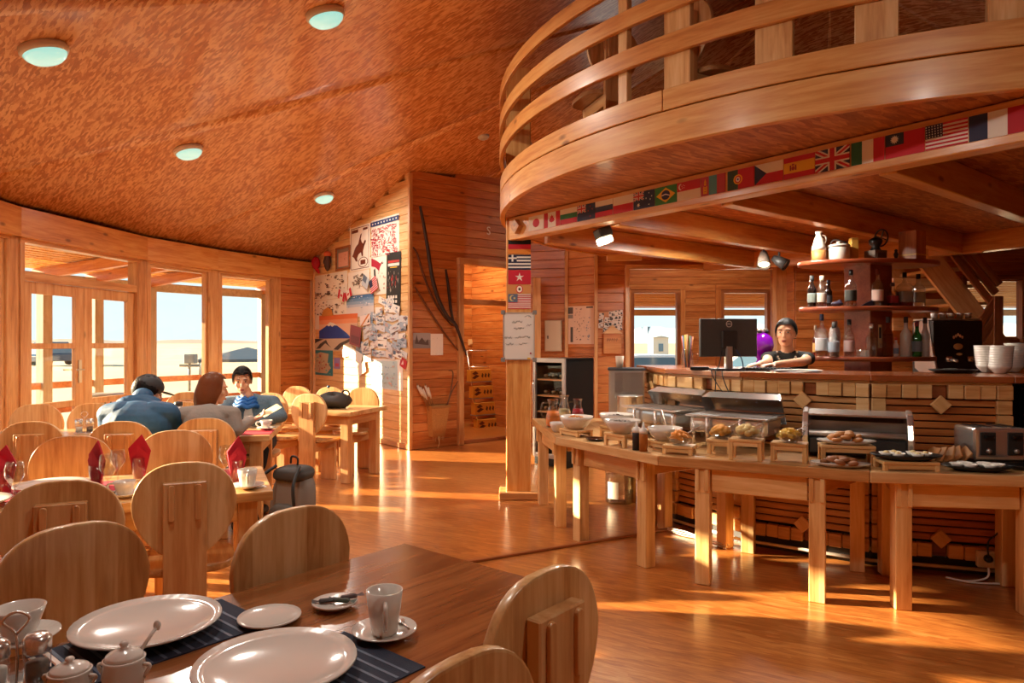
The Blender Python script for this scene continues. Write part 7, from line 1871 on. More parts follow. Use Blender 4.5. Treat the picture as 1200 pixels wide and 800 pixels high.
tag(MB().lathe([(0, 0), (0.7, 0), (0.9, 0.012), (1.0, 0.022), (0.97, 0.025), (0.7, 0.008), (0, 0.007)], n=36, sx=0.16, sy=0.11).build('oval_tray', 'black', None, MX.Translation(p)), 'black oval tray of dark leaves on the bar beside the bowl stacks', 'tray')
R_ = random.Random(6)
for i in range(12):
    b = MB(); b.ball((0, 0, 0), (0.028, 0.014, 0.006), n=8, k=4)
    a = i * 2.4; q = 0.085 * math.sqrt((i + 0.5) / 12)
    tag(b.build('dark_leaf', '#2c2a20', None, MX.Translation(p + V((1.3 * q * math.cos(a), q * math.sin(a), 0.018 + 0.002 * (i % 4)))) @ MX.Rotation(R_.uniform(0, 3), 4, 'Z')), 'curled dark leaf on the black bar tray', 'food', 'leaves on the bar tray')
# ------------------------------------------------------------------ bottles
def bottle(px, base_z, top_py, wpx, Y, glass, liquid, lvl, lab_c, cap_c, label, square=False, neck=0.36, name='liquor_bottle'):
    k = Y / F
    h = (CAMH - (top_py - CY) * k) - base_z - 0.001
    r = wpx * k / 2
    t = tag(thing(name, loc=(ray(px) * Y, Y, base_z + 0.001)), label, 'bottle')
    nr = min(0.014, r * 0.42); sh = h * (1 - neck)
    lob = (lambda a: 1.0 / max(abs(math.cos(a - PI / 4 * 0)), abs(math.sin(a))) ** 0.75 * 0.86) if square else None
    n_ = 24
    b = MB(); b.lathe([(0, 0), (r * 0.92, 0), (r, h * 0.02), (r, sh * 0.88), (r * 0.8, sh * 0.97), (nr * 1.2, sh * 1.1), (nr, sh * 1.2), (nr, h * 0.9)], n=n_, lobes=lob); b.build('glass', glass, t, world=False)
    if liquid:
        b = MB(); b.lathe([(0, h * 0.015), (r * 0.88, h * 0.015), (r * 0.9, h * 0.03), (r * 0.9, sh * lvl), (0, sh * lvl)], n=n_, lobes=lob); b.build('liquor', liquid, t, world=False)
    if lab_c:
        b = MB(); b.lathe([(r * 1.015, sh * 0.22), (r * 1.02, sh * 0.24), (r * 1.02, sh * 0.66), (r * 1.015, sh * 0.68)], n=n_, lobes=lob); b.build('label_band', lab_c, t, world=False)
    b = MB(); b.lathe([(nr * 1.15, h * 0.85), (nr * 1.2, h * 0.87), (nr * 1.15, h), (0, h)], n=14); b.build('cap', cap_c, t, world=False)
    return t
_defs['amber'] = lambda: thin_glass('amber', (0.75, 0.38, 0.08), 0.6)
_defs['gold'] = lambda: thin_glass('gold', (0.80, 0.58, 0.25), 0.6)
_defs['ruby'] = lambda: thin_glass('ruby', (0.5, 0.06, 0.05), 0.6)
_defs['frost'] = lambda: plain('frost', '#b9b2a8', 0.35, coat=0.2)
z1_, z2_, z3_ = SHZ
F1 = SY - 0.19; F2 = SY - 0.06
M1 = [(951.5, 323, 10, F2, 'bottle_dark', None, 0.8, '#8c9890', 'dark_grey', 'dark liquor bottle with a grey label and pale cap'),
      (963, 323, 10.5, F1 + 0.05, 'bottle_clear', 'amber', 0.45, '#d8ccb8', '#d8c8a8', 'half full whisky bottle with a cream label'),
      (971, 328, 8, F2 + 0.02, 'bottle_dark', None, 0.8, '#3a3a40', 'black', 'short dark bottle behind the half full whisky'),
      (997, 316, 13, F1 - 0.04, 'bottle_clear', 'amber', 0.35, '#33332c', 'black', 'whisky bottle with a slanted dark label'),
      (1028.5, 315, 12.5, F1 - 0.045, 'bottle_clear', 'gold', 0.75, '#d8b8a8', '#6a2a1c', 'gin bottle with a pink label before the column'),
      (1046, 331, 11.5, F1 + 0.02, 'bottle_clear', 'ruby', 0.5, '#a83038', '#4a2a24', 'small square bottle of red liqueur'),
      (1060, 319, 17, F1 + 0.03, 'bottle_clear', 'ruby', 0.2, '#8a8a84', 'black', 'broad square bottle with a grey label'),
      (1076, 321, 13.5, F1 + 0.06, 'bottle_clear', None, 0.4, '#a8a498', 'dark_grey', 'square clear bottle at the end of the middle shelf')]
for i, (px, tp, w_, Y, g, lq, lv, lc, cc, lab) in enumerate(M1):
    bottle(px, z2_, tp, w_, Y, g, lq, lv, lc, cc, lab + ', middle shelf' if 'middle shelf' not in lab else lab, square=i in (5, 6, 7))
M0 = [(955.5, 381, 6, F2, 'bottle_clear', 'amber', 0.8, '#d8a860', '#c8b8a0', 'slim bottle of amber liqueur at the shelf end'),
      (963, 368, 14, F1 + 0.06, 'bottle_clear', None, 0.5, '#c8c8c8', '#2c3c5a', 'large clear vodka bottle with a blue stopper'),
      (977, 378, 12, F1, 'bottle_clear', None, 0.5, '#a8b4c0', 'dark_grey', 'clear vodka bottle with a pale blue label'),
      (995, 374, 11.5, F1, 'bottle_clear', None, 0.6, '#c8a8a0', 'black', 'clear bottle with a red figure label'),
      (1021, 379, 11.5, F1 - 0.045, 'bottle_clear', None, 0.5, None, 'steel', 'square clear bottle with a silver cap'),
      (1040.5, 371, 11.5, F1 - 0.03, 'gold', 'gold', 0.9, None, 'dark_grey', 'tall golden liqueur bottle'),
      (1061.5, 371, 12, F1, 'frost', None, 0.5, None, 'dark_grey', 'frosted white vodka bottle'),
      (1074.5, 376, 10.5, F1 + 0.03, 'bottle_green', None, 0.5, '#6a7884', '#7a2430', 'dark green wine bottle with a grey label'),
      (1084, 372, 9.5, F1 + 0.06, 'frost', None, 0.5, '#c8bcb0', 'dark_grey', 'slim frosted bottle at the shelf end'),
      (1050, 395, 6, F2, 'plastic_white', None, 0.5, '#7a98b8', '#c04838', 'small white bottle with a red cap')]
for i, (px, tp, w_, Y, g, lq, lv, lc, cc, lab) in enumerate(M0):
    bottle(px, z1_, tp, w_, Y, g, lq, lv, lc, cc, lab + ', lowest shelf', square=i in (4,))
# shaker, plaque, box, pennant, purple bag
lathe_obj('cocktail_shaker', [(0, 0), (0.038, 0), (0.045, 0.14), (0.047, 0.15), (0.044, 0.2), (0.036, 0.24), (0.022, 0.26), (0.022, 0.3), (0, 0.302)], 'steel_dull', V((ray(984.5) * F2, F2 + 0.1, z1_ + 0.001)), 'grey metal cocktail shaker behind the vodka bottles', 'shaker', None, 20)
b = MB(); b.box((0, 0, 0), (0.075, 0.07, 0.06)); tag(b.build('glass_box', 'bottle_clear', None, MX.Translation((ray(1008) * F1, F1 - 0.04, z1_ + 0.031)), bevel=0.004), 'low clear box below the opener plaque', 'box')
Mp_ = MX.Translation((ray(1008) * 5.76, 5.77, 0)) @ MX.Rotation(0.42 - PI / 2 * 0, 4, 'Z')
colF = V((math.sin(0.42), -math.cos(0.42), 0)); pc = V((SXc, SY, 0)) + colF * 0.134 + V((-0.02, 0, 0)) 
t = tag(thing('bottle_opener_plaque', loc=pc + V((0, 0, 1.49))), 'pale wooden bottle opener plaque fixed to the shelf column', 'bottle opener')
Mpl = frame_mat(pc + V((0, 0, 1.5)), V((math.cos(0.42), math.sin(0.42), 0)))
b = MB(); b.box((0, 0, 0), (0.05, 0.012, 0.20)); b.build('board', 'pale_z', t, Mpl, bevel=0.005)
b = MB(); b.tube([(-0.012, -0.012, -0.06), (-0.012, -0.02, -0.085), (0.012, -0.02, -0.085), (0.012, -0.012, -0.06)], 0.004, 6); b.build('opener', 'steel', t, Mpl)
b = MB(); b.box((0, -0.007, 0.03), (0.022, 0.002, 0.09)); b.build('lettering', 'dark_grey', t, Mpl)
b = MB(); b.add([(0, 0, 0), (0.12, 0, 0), (0.12, 0, 0.062), (0.03, 0, 0.018), (0, 0.02, 0), (0.12, 0.02, 0), (0.12, 0.02, 0.06), (0.03, 0.02, 0.016)], [(0, 1, 2, 3), (4, 7, 6, 5), (0, 4, 5, 1), (1, 5, 6, 2), (2, 6, 7, 3), (3, 7, 4, 0)])
tag(b.build('navy_pennant', '#2a2440', None, MX.Translation((ray(1005) * F1, F1 - 0.05, z2_ + 0.001))), 'folded navy pennant with pale lettering on the middle shelf', 'pennant')
b = MB(); b.ball((0, 0, 0.02), (0.05, 0.035, 0.022), n=16, k=8); b.ball((0.02, 0, 0.035), (0.02, 0.015, 0.02)); tag(b.build('purple_bag', '#2c2038', None, MX.Translation((ray(983) * F1, F1 + 0.03, z2_ + 0.003))), 'small dark purple cloth bag between the whisky bottles', 'bag')
# top shelf ---------------------------------------------------------
zt = z3_ + 0.001
p = V((ray(959.5) * F2, F2, zt)); t = tag(thing('stoneware_jug', loc=p), 'two-tone white and brown stoneware jug on the top shelf', 'jug')
b = MB(); b.lathe([(0, 0), (0.055, 0), (0.058, 0.01), (0.058, 0.09)], n=22); b.build('base', '#a86a34', t, world=False)
b = MB(); b.lathe([(0.058, 0.09), (0.055, 0.12), (0.035, 0.19), (0.022, 0.21), (0.022, 0.235), (0.03, 0.24), (0.028, 0.25), (0, 0.25)], n=22); b.build('neck', '#cfc4b4', t, world=False)
b = MB(); b.tube(smooth_path([(0.022, 0, 0.22), (0.055, 0, 0.21), (0.06, 0, 0.17), (0.045, 0, 0.15)], 4), 0.007, 6); b.build('handle', '#cfc4b4', t, world=False)
p = V((ray(981) * F2, F2 - 0.03, zt)); t = tag(thing('stoneware_crock', loc=p), 'white lidded stoneware crock with faint print on the top shelf', 'crock')
b = MB(); b.lathe([(0, 0), (0.08, 0), (0.085, 0.01), (0.085, 0.10), (0.078, 0.115), (0.06, 0.12)], n=26); b.build('body', '#c4bcae', t, world=False)
b = MB(); b.lathe([(0.088, 0.118), (0.088, 0.13), (0.06, 0.14), (0.015, 0.145), (0.02, 0.16), (0, 0.165)], n=26); b.build('lid', '#c8c0b2', t, world=False)
b = MB(); b.tube(smooth_path([(-0.085, 0, 0.1), (-0.06, -0.03, 0.17), (0.02, -0.05, 0.15), (0.085, 0, 0.1)], 5), 0.004, 6); b.build('bail', 'dark_grey', t, world=False)
p = V((ray(1000) * F2, F2, zt)); b = MB(); b.box((0, 0, 0.09), (0.06, 0.06, 0.18)); t = tag(thing('yellow_tin', loc=p), 'tall yellow tin box on the top shelf', 'tin'); b.build('body', '#c4963c', t, world=False, bevel=0.004)
b = MB(); b.box((0, 0, 0.188), (0.056, 0.056, 0.016)); b.build('lid', '#a87a2c', t, world=False, bevel=0.003)
p = V((ray(1026) * F2, F2, zt)); t = tag(thing('coffee_grinder', loc=p, rz=0.3), 'antique coffee grinder with an iron wheel on a wooden box', 'coffee grinder')
b = MB(); b.box((0, 0, 0.045), (0.13, 0.12, 0.09)); b.build('box', '#6a5a4c', t, world=False, bevel=0.004)
b = MB(); b.box((0, -0.062, 0.04), (0.09, 0.008, 0.05)); b.build('drawer', '#4c3c30', t, world=False, bevel=0.002)
b = MB(); b.lathe([(0, 0.09), (0.045, 0.092), (0.03, 0.12), (0.05, 0.15), (0.055, 0.18), (0.02, 0.2), (0, 0.21)], n=18); b.build('hopper', 'black', t, world=False)
b = MB(); b.tube([(0.06 + 0.0 , 0.07 * math.cos(2 * PI * i / 20), 0.2 + 0.07 * math.sin(2 * PI * i / 20)) for i in range(21)], 0.007, 6)
for i in range(4): b.bar((0.06, 0, 0.2), (0.06, 0.068 * math.cos(PI * i / 2 + 0.4), 0.2 + 0.068 * math.sin(PI * i / 2 + 0.4)), 0.008, 0.008)
b.build('wheel', 'black', t, world=False)
p = V((ray(1050) * F2, F2, zt)); t = tag(thing('iron_figurine', loc=p), 'little black iron figurine between grinder and wooden box', 'figurine')
b = MB(); b.lathe([(0, 0), (0.04, 0), (0.035, 0.012), (0.012, 0.03), (0.02, 0.06), (0.01, 0.08), (0.014, 0.095), (0, 0.105)], n=14); b.build('body', 'black', t, world=False)
p = V((ray(1069) * F2, F2, zt)); t = tag(thing('wooden_box', loc=p, rz=0.55), 'upright varnished wooden box with a gold band on the top shelf', 'box')
b = MB(); b.box((0, 0, 0.125), (0.15, 0.15, 0.25)); b.build('body', 'plank_z', t, world=False, bevel=0.004)
b = MB(); b.box((0, 0, 0.05), (0.153, 0.153, 0.012)); b.build('band', '#d8a03c', t, world=False)
# coffee machine and back counter on the stair side
cx, cyy = ray(1117) * 6.55, 6.6
bc2 = tag(thing('service_counter', loc=(cx, cyy, 0)), 'pale service counter under the coffee machine', 'counter')
b = MB(); b.box((cx, cyy + 0.05, 0.53), (1.5, 0.55, 1.06)); b.build('body', 'brown_x', bc2, bevel=0.004)
b = MB(); b.box((cx, cyy + 0.05, 1.08), (1.55, 0.6, 0.04)); b.build('top', 'pine_x', bc2, bevel=0.004)
t = tag(thing('coffee_machine', loc=(cx, cyy, 1.101)), 'dark brown espresso machine with pale emblems and a chrome side', 'coffee machine')
b = MB(); b.box((0, 0.05, 0.30), (0.46, 0.34, 0.5)); b.build('body', '#241a16', t, world=False, bevel=0.012, seg=2)
b = MB(); b.box((0, 0, 0.02), (0.46, 0.42, 0.04)); b.build('drip_tray', 'steel_dull', t, world=False, bevel=0.004)
for s in (-1, 1):
    b = MB(); b.prism([(-0.2, 0.03), (0.0, 0.03), (0.16, 0.1), (0.18, 0.54), (-0.06, 0.56), (-0.12, 0.3)], s * 0.23 - 0.012, s * 0.23 + 0.012, M=MYZ); b.build('side_panel', 'steel', t, world=False, bevel=0.004)
b = MB()
for i in range(5): b.ball((-0.04 + 0.02 * i, -0.122, 0.42 - 0.012 * abs(i - 2)), (0.011, 0.004, 0.016), n=8, k=4)
b.ball((0, -0.122, 0.31), (0.045, 0.004, 0.03)); b.ball((0.01, -0.123, 0.24), (0.03, 0.004, 0.012)); b.build('emblem', 'paper', t, world=False)
for s in (-0.1, 0.1):
    b = MB(); b.lathe([(0, 0), (0.032, 0), (0.032, 0.05), (0, 0.05)], c=(s, -0.14, 0.17), n=16); b.tube([(s, -0.15, 0.19), (s, -0.27, 0.18)], 0.012, 8); b.build('portafilter', 'steel', t, world=False)
b = MB(); b.box((0, 0.05, 0.565), (0.46, 0.3, 0.014)); b.build('cup_rail', 'steel_dull', t, world=False)
for i in range(5):
    tag(lathe_obj('espresso_cup', [(0, 0), (0.024, 0), (0.034, 0.05), (0.031, 0.05), (0.02, 0.005), (0, 0.004)], 'ceramic', V((cx - 0.16 + 0.08 * i, cyy - 0.02, 1.101 + 0.573))), 'white espresso cup in the row on top of the coffee machine', 'cup', 'cups on the coffee machine')
# wine fridge -------------------------------------------------------
cn0 = V((0.62, 8.0, 0))
uL = V((-0.7071, 0.7071, 0)); uRt = V((0.7071, 0.7071, 0))
cc = cn0 + uL * 0.25 + uRt * 0.25
t = tag(thing('wine_fridge', loc=cc), 'black wine fridge with a silver framed glass door behind the buffet', 'fridge')
M = frame_mat(cc, -uL)     # local x from the far end of the door side to the near corner
Mn = frame_mat(cc, uRt)
hF = 1.265
b = MB()
for (c_, s_) in (((0.235, 0, 0), (0.03, 0.5)), ((-0.0, 0.235, 0), (0.5, 0.03)), ((0, -0.235, 0), (0.5, 0.03))):
    b.box((c_[0], c_[1], hF / 2), (s_[0], s_[1], hF - 0.02))
b.box((0, 0, 0.05), (0.5, 0.5, 0.09)); b.box((0, 0, hF - 0.02), (0.5, 0.5, 0.04)); b.build('cabinet', 'black', t, Mn, bevel=0.004)
dr = MB()
for y0, y1, z0, z1 in ((-0.25, -0.21, 0.1, hF), (0.21, 0.25, 0.1, hF), (-0.21, 0.21, 0.1, 0.15), (-0.21, 0.21, hF - 0.05, hF)):
    dr.box((-0.265, (y0 + y1) / 2, (z0 + z1) / 2), (0.025, y1 - y0, z1 - z0))
do = dr.build('door', 'steel_dull', t, Mn, bevel=0.003)
b = MB(); b.box((-0.265, 0, 0.65), (0.006, 0.42, 1.06)); b.build('glass', 'window_glass', do, Mn)
b = MB(); b.tube([(-0.29, 0.225, 0.45), (-0.3, 0.225, 0.5), (-0.3, 0.225, 0.95), (-0.29, 0.225, 1.0)], 0.008, 8); b.build('handle', 'steel', do, Mn)
for k in range(5):
    b = MB(); b.box((-0.02, 0, 0.25 + 0.19 * k), (0.42, 0.44, 0.018)); b.build('shelf', 'pine_y', t, Mn)
    for j in range(3):
        q = Mn @ V((-0.2, -0.12 + 0.12 * j, 0.25 + 0.19 * k + 0.047))
        wbt = tag(thing('wine_bottle', loc=q), 'dark wine bottle lying on a shelf inside the wine fridge', 'bottle', 'wine bottles in the fridge')
        Mb = MX.Translation(q) @ MX.Rotation(-PI / 4 + PI / 2, 4, 'Z') @ MX.Rotation(PI / 2, 4, 'X')
        d2_ = Mn.to_3x3() @ V((1, 0, 0))
        Mb = frame_mat(q, d2_) @ MX.Rotation(PI / 2, 4, 'Y')
        b = MB(); b.lathe([(0, 0.09), (0.036, 0.09), (0.037, 0.1), (0.037, 0.28), (0.0, 0.285)], n=14); b.lathe([(0.014, 0.0), (0.014, 0.06), (0.036, 0.092)], n=14); b.build('glass', 'bottle_dark', wbt, Mb)
        b = MB(); b.lathe([(0, -0.003), (0.016, -0.003), (0.016, 0.03)], n=12); b.build('foil', '#8c7a5c', wbt, Mb)
# spot lamps under the loft ------------------------------------------
def spot(p, aim, label, lit=False, s=1.0):
    t = tag(thing('spot_lamp', loc=p), label, 'lamp')
    a = V(aim).normalized(); M = frame_mat(p, a)
    b = MB(); b.tube([p + V((0, 0, 0.10 * s)), p], 0.012, 8); b.build('bracket', 'dark_grey', t)
    b = MB(); b.lathe([(0, -0.07 * s), (0.03 * s, -0.07 * s), (0.05 * s, 0.0), (0.06 * s, 0.08 * s), (0.055 * s, 0.08 * s), (0.03 * s, 0.0), (0, -0.02 * s)], n=20, M=M @ MX.Rotation(PI / 2, 4, 'Y')); b.build('hood', 'dark_grey' if not lit else '#6a5c50', t)
    b = MB(); b.lathe([(0, 0.045 * s), (0.05 * s, 0.06 * s), (0, 0.065 * s)], n=18, M=M @ MX.Rotation(PI / 2, 4, 'Y')); b.build('lens', 'spot_glow' if lit else 'plastic_white', t)
    if lit:
        ld = bpy.data.lights.new('spot_light', 'SPOT'); ld.energy = 60; ld.spot_size = 1.9; ld.spot_blend = 0.5; ld.color = (1, 0.85, 0.62); ld.shadow_soft_size = 0.04
        lo = link('spot_light', ld, t, MX.Translation(p + a * 0.09 * s) @ a.to_track_quat('-Z', 'Y').to_matrix().to_4x4())
_defs['spot_glow'] = lambda: plain('spot_glow', '#fff2d8', 0.3, emit='#ffe9b8', estr=6.0)
t = tag(thing('spot_lamp', loc=at(707, 277, 5.75)), 'square floodlight with a black top below the flag beam', 'lamp')
Msq = MX.Translation(at(707, 277, 5.75)) @ MX.Rotation(-0.35, 4, 'Y') @ MX.Rotation(0.5, 4, 'Z')
b = MB(); b.box((0.01, 0, 0.03), (0.13, 0.10, 0.08)); b.build('housing', 'dark_grey', t, Msq, bevel=0.01)
b = MB(); b.box((0, 0, -0.035), (0.115, 0.095, 0.055)); b.build('lens', 'spot_glow', t, Msq, bevel=0.01)
ld = bpy.data.lights.new('flood_light', 'SPOT'); ld.energy = 70; ld.spot_size = 2.0; ld.spot_blend = 0.6; ld.color = (1, 0.88, 0.7); ld.shadow_soft_size = 0.06
a_ = V((1.9, 4.5, 0.8)) - at(707, 277, 5.75); link('flood_light', ld, t, MX.Translation(at(707, 277, 5.75) + a_.normalized() * 0.09) @ a_.to_track_quat('-Z', 'Y').to_matrix().to_4x4())
b = MB(); b.tube([at(707, 277, 5.75) + V((0, 0, 0.05)), at(707, 277, 5.75) + V((0.0, 0.0, 0.075))], 0.015, 8); b.build('bracket', 'dark_grey', t)
spot(at(895, 303, 7.6), (-0.2, -0.6, -1), 'lit spot lamp with a warm glow on the joist above the woman', True, 1.2)
spot(at(913, 306, 7.5), (0.6, -0.5, -0.5), 'unlit black spot lamp beside the glowing one', False, 1.1)
# ================================================================== people
import numpy as np
def capsule(mb, p0, r0, p1, r1, n=14):
    p0, p1 = V(p0), V(p1); L = (p1 - p0).length
    prof = [(r0 * math.cos(a), -r0 * math.sin(a)) for a in [PI / 2 * (1 - i / 5) for i in range(5)]] + [(r0, 0), (r1, L)] + [(r1 * math.cos(PI / 2 * i / 5), L + r1 * math.sin(PI / 2 * i / 5)) for i in range(1, 6)]
    prof = [(max(r, 0.0), z) for r, z in prof]; prof[0] = (0.0, prof[0][1]); prof[-1] = (0.0, prof[-1][1])
    d_ = (p1 - p0) / max(L, 1e-6); x = d_.orthogonal().normalized(); y = d_.cross(x)
    M = MX((x, y, d_)).transposed().to_4x4(); M.translation = p0
    mb.lathe(prof, n=n, M=M)
class Body:
    def __init__(s): s.parts = []
    def cap(s, p0, r0, p1, r1, m): s.parts.append(('c', V(p0), r0, V(p1), r1, m)); return s
    def ell(s, c, r, m, M=None): s.parts.append(('e', V(c), r, M or MX.Identity(3), m)); return s
    def finish(s, name, mats, parent, voxel=0.007, smooth=4):
        mb = MB()
        for q in s.parts:
            if q[0] == 'c': capsule(mb, q[1], q[2], q[3], q[4])
            else: mb.ball(q[1], q[2], n=18, k=12, M=q[3])
        me = mb.mesh(name, mats, weld=True)
        o = bpy.data.objects.new(name, me); COL.objects.link(o)
        r = o.modifiers.new('remesh', 'REMESH'); r.mode = 'VOXEL'; r.voxel_size = voxel; r.use_smooth_shade = True
        sm = o.modifiers.new('smooth', 'SMOOTH'); sm.factor = 0.5; sm.iterations = smooth
        dg = bpy.context.evaluated_depsgraph_get()
        out = bpy.data.meshes.new_from_object(o.evaluated_get(dg))
        bpy.data.objects.remove(o)
        n = len(out.polygons)
        co = np.zeros(n * 3); out.polygons.foreach_get('center', co); co = co.reshape(-1, 3)
        best = np.full(n, 1e9); idx = np.zeros(n, dtype=np.int32)
        for q in s.parts:
            if q[0] == 'c':
                a, b = np.array(q[1]), np.array(q[3]); ab = b - a
                t = np.clip(((co - a) @ ab) / max(ab @ ab, 1e-9), 0, 1)
                d_ = np.linalg.norm(co - a - t[:, None] * ab, axis=1) - (q[2] + (q[4] - q[2]) * t); m = q[5]
            else:
                Mi = np.array(q[3].inverted()); l = (co - np.array(q[1])) @ Mi.T / np.array(q[2])
                d_ = (np.linalg.norm(l, axis=1) - 1) * min(q[2]); m = q[4]
            k = d_ < best; best[k] = d_[k]; idx[k] = m
        out.materials.clear()
        for mt in mats: out.materials.append(MAT(mt))
        out.polygons.foreach_set('material_index', idx); out.polygons.foreach_set('use_smooth', [True] * n)
        return link(name, out, parent)
def head_frame(c, look, up=(0, 0, 1)):
    y = V(look).normalized(); x = y.cross(V(up)).normalized(); z = x.cross(y).normalized()
    return MX((x, y, z)).transposed(), V(c)
def add_head(B, c, look, neck_to, m, up=(0, 0, 1), k=1.0):
    R, c = head_frame(c, look, up)
    P = lambda x, y, z: c + R @ (V((x, y, z)) * k)
    B.ell(P(0, -0.012, 0.02), (0.074 * k, 0.092 * k, 0.092 * k), m, R)
    B.ell(P(0, 0.022, -0.045), (0.056 * k, 0.062 * k, 0.062 * k), m, R)
    B.ell(P(0, 0.058, -0.085), (0.026 * k, 0.026 * k, 0.022 * k), m, R)
    B.cap(P(0, 0.083, 0.012), 0.0085 * k, P(0, 0.1, -0.024), 0.0125 * k, m)
    B.ell(P(0, 0.084, -0.056), (0.022 * k, 0.012 * k, 0.012 * k), m, R)
    for s in (-1, 1):
        B.ell(P(s * 0.075, -0.012, -0.008), (0.009 * k, 0.02 * k, 0.03 * k), m, R)
        B.ell(P(s * 0.036, 0.062, -0.02), (0.022 * k, 0.02 * k, 0.02 * k), m, R)
        B.ell(P(s * 0.03, 0.076, 0.036), (0.024 * k, 0.012 * k, 0.008 * k), m, R)
    B.cap(P(0, -0.022, -0.05), 0.046 * k, neck_to, 0.050 * k, m)
    return R, P
def face(parent, R, P, k=1.0, lips='#a8584c'):
    M3 = R.to_4x4()
    for s in (-1, 1):
        b = MB(); b.ball(P(s * 0.030, 0.0745, 0.012), (0.0125 * k, 0.0065 * k, 0.0048 * k), n=12, k=8, M=R); e = b.build('eye', 'white', parent)
        b = MB(); b.ball(P(s * 0.030, 0.0795, 0.012), (0.0058 * k, 0.0035 * k, 0.006 * k), n=10, k=6, M=R); b.build('iris', '#1a100c', e)
        b = MB(); b.tube([P(s * 0.014, 0.086, 0.031), P(s * 0.032, 0.0865, 0.036), P(s * 0.048, 0.078, 0.030)], 0.0032 * k, 6); b.build('eyebrow', 'hair_black', parent)
    b = MB(); b.ball(P(0, 0.0935, -0.054), (0.021 * k, 0.006 * k, 0.0045 * k), n=12, k=6, M=R); b.ball(P(0, 0.092, -0.062), (0.018 * k, 0.006 * k, 0.005 * k), n=12, k=6, M=R); b.build('mouth', lips, parent)
def hand(B, wrist, fwd, palm_n, m, side=1, k=1.0, curl=0.5):
    f = V(fwd).normalized(); pn = V(palm_n); pn = (pn - f * pn.dot(f)).normalized(); x = f.cross(pn) * side
    w = V(wrist)
    R = MX((x, f, pn)).transposed()
    B.ell(w + f * 0.048 * k, (0.038 * k, 0.05 * k, 0.014 * k), m, R)
    for i, (off, ln) in enumerate(((-0.03, 0.058), (-0.010, 0.072), (0.010, 0.076), (0.030, 0.066))):
        a = w + f * 0.082 * k + x * off * k
        d1 = (f - pn * 0.25 * curl * -1).normalized(); b1 = a + (f * math.cos(curl * 0.5) + pn * math.sin(curl * 0.5)) * ln * 0.5 * k
        c1 = b1 + (f * math.cos(curl * 1.4) + pn * math.sin(curl * 1.4)) * ln * 0.5 * k
        B.cap(a, 0.0085 * k, b1, 0.008 * k, m); B.cap(b1, 0.008 * k, c1, 0.0068 * k, m)
    a = w + f * 0.03 * k + x * 0.03 * k; b1 = a + (f * 0.55 + x * 0.75 + pn * 0.2).normalized() * 0.035 * k; c1 = b1 + (f * 0.85 + x * 0.3 + pn * 0.3).normalized() * 0.03 * k
    B.cap(a, 0.0115 * k, b1, 0.0095 * k, m); B.cap(b1, 0.0095 * k, c1, 0.0075 * k, m)
def arm(B, sh, el, wr, ms, mskin, r=(0.052, 0.043, 0.03), cuff=1.0):
    sh, el, wr = V(sh), V(el), V(wr)
    B.cap(sh, r[0], el, r[1], ms)
    e2 = el + (wr - el) * cuff
    B.cap(el, r[1], e2, r[2] + (r[1] - r[2]) * (1 - cuff) , ms)
    if cuff < 1: B.cap(e2, r[1] * 0.8, wr, r[2], mskin)
    B.cap(e2 - (wr - el).normalized() * 0.0, r[2] * 0.8, wr, r[2] * 0.85, mskin)
def seated_legs(B, hip_c, fwd, right, m, mshoe, floor=0.0, seat=0.47):
    for s in (-1, 1):
        hip = hip_c + right * s * 0.09
        knee = hip + fwd * 0.40 + V((0, 0, -0.02)) + right * s * 0.03
        ank = V((knee.x, knee.y, floor + 0.09)) + fwd * (-0.04)
        B.cap(hip, 0.088, knee, 0.058, m); B.cap(knee, 0.056, ank, 0.04, m)
        B.ell(ank + fwd * 0.05 + V((0, 0, -0.045)), (0.045, 0.12, 0.043), mshoe, MX((right, fwd, V((0, 0, 1)))).transposed())
UPZ = V((0, 0, 1))
def hair_cap(parent, R, P, mat, k=1.0, front=0.045, low=-0.02, back=0.0, name='hair'):
    """a shell round the skull, open at the face"""
    b = MB(); n, m_ = 26, 16
    pts = []
    for j in range(m_ + 1):
        for i in range(n):
            a = 2 * PI * i / n                                   # 0 = face
            lowest = -0.35 if abs(math.atan2(math.sin(a), math.cos(a))) < 0.9 else -0.35
            fr = math.cos(a)
            bot = 0.50 if fr > 0.66 else (0.50 - (0.66 - fr) * 2.2 if fr > 0.2 else -0.51 - 0.1 * (0.2 - fr))
            ph = PI / 2 - (PI / 2 - math.asin(max(-0.95, min(0.95, bot)))) * j / m_
            th = 1.13 + 0.02 * math.sin(a * 9)
            pts.append(P(0.077 * th * math.cos(ph) * math.sin(a), -0.014 + 0.096 * th * math.cos(ph) * math.cos(a), 0.022 + 0.097 * th * math.sin(ph)))
    b.v = [tuple(q) for q in pts]
    for j in range(m_):
        for i in range(n):
            i2 = (i + 1) % n; b.f.append([j * n + i, j * n + i2, (j + 1) * n + i2, (j + 1) * n + i]); b.m.append(0); b.s.append(True)
    return b, b
def seat_of(key):
    p, f = CH[key]; f = v2(f).normalized(); return v2(p) + f * 0.20, f

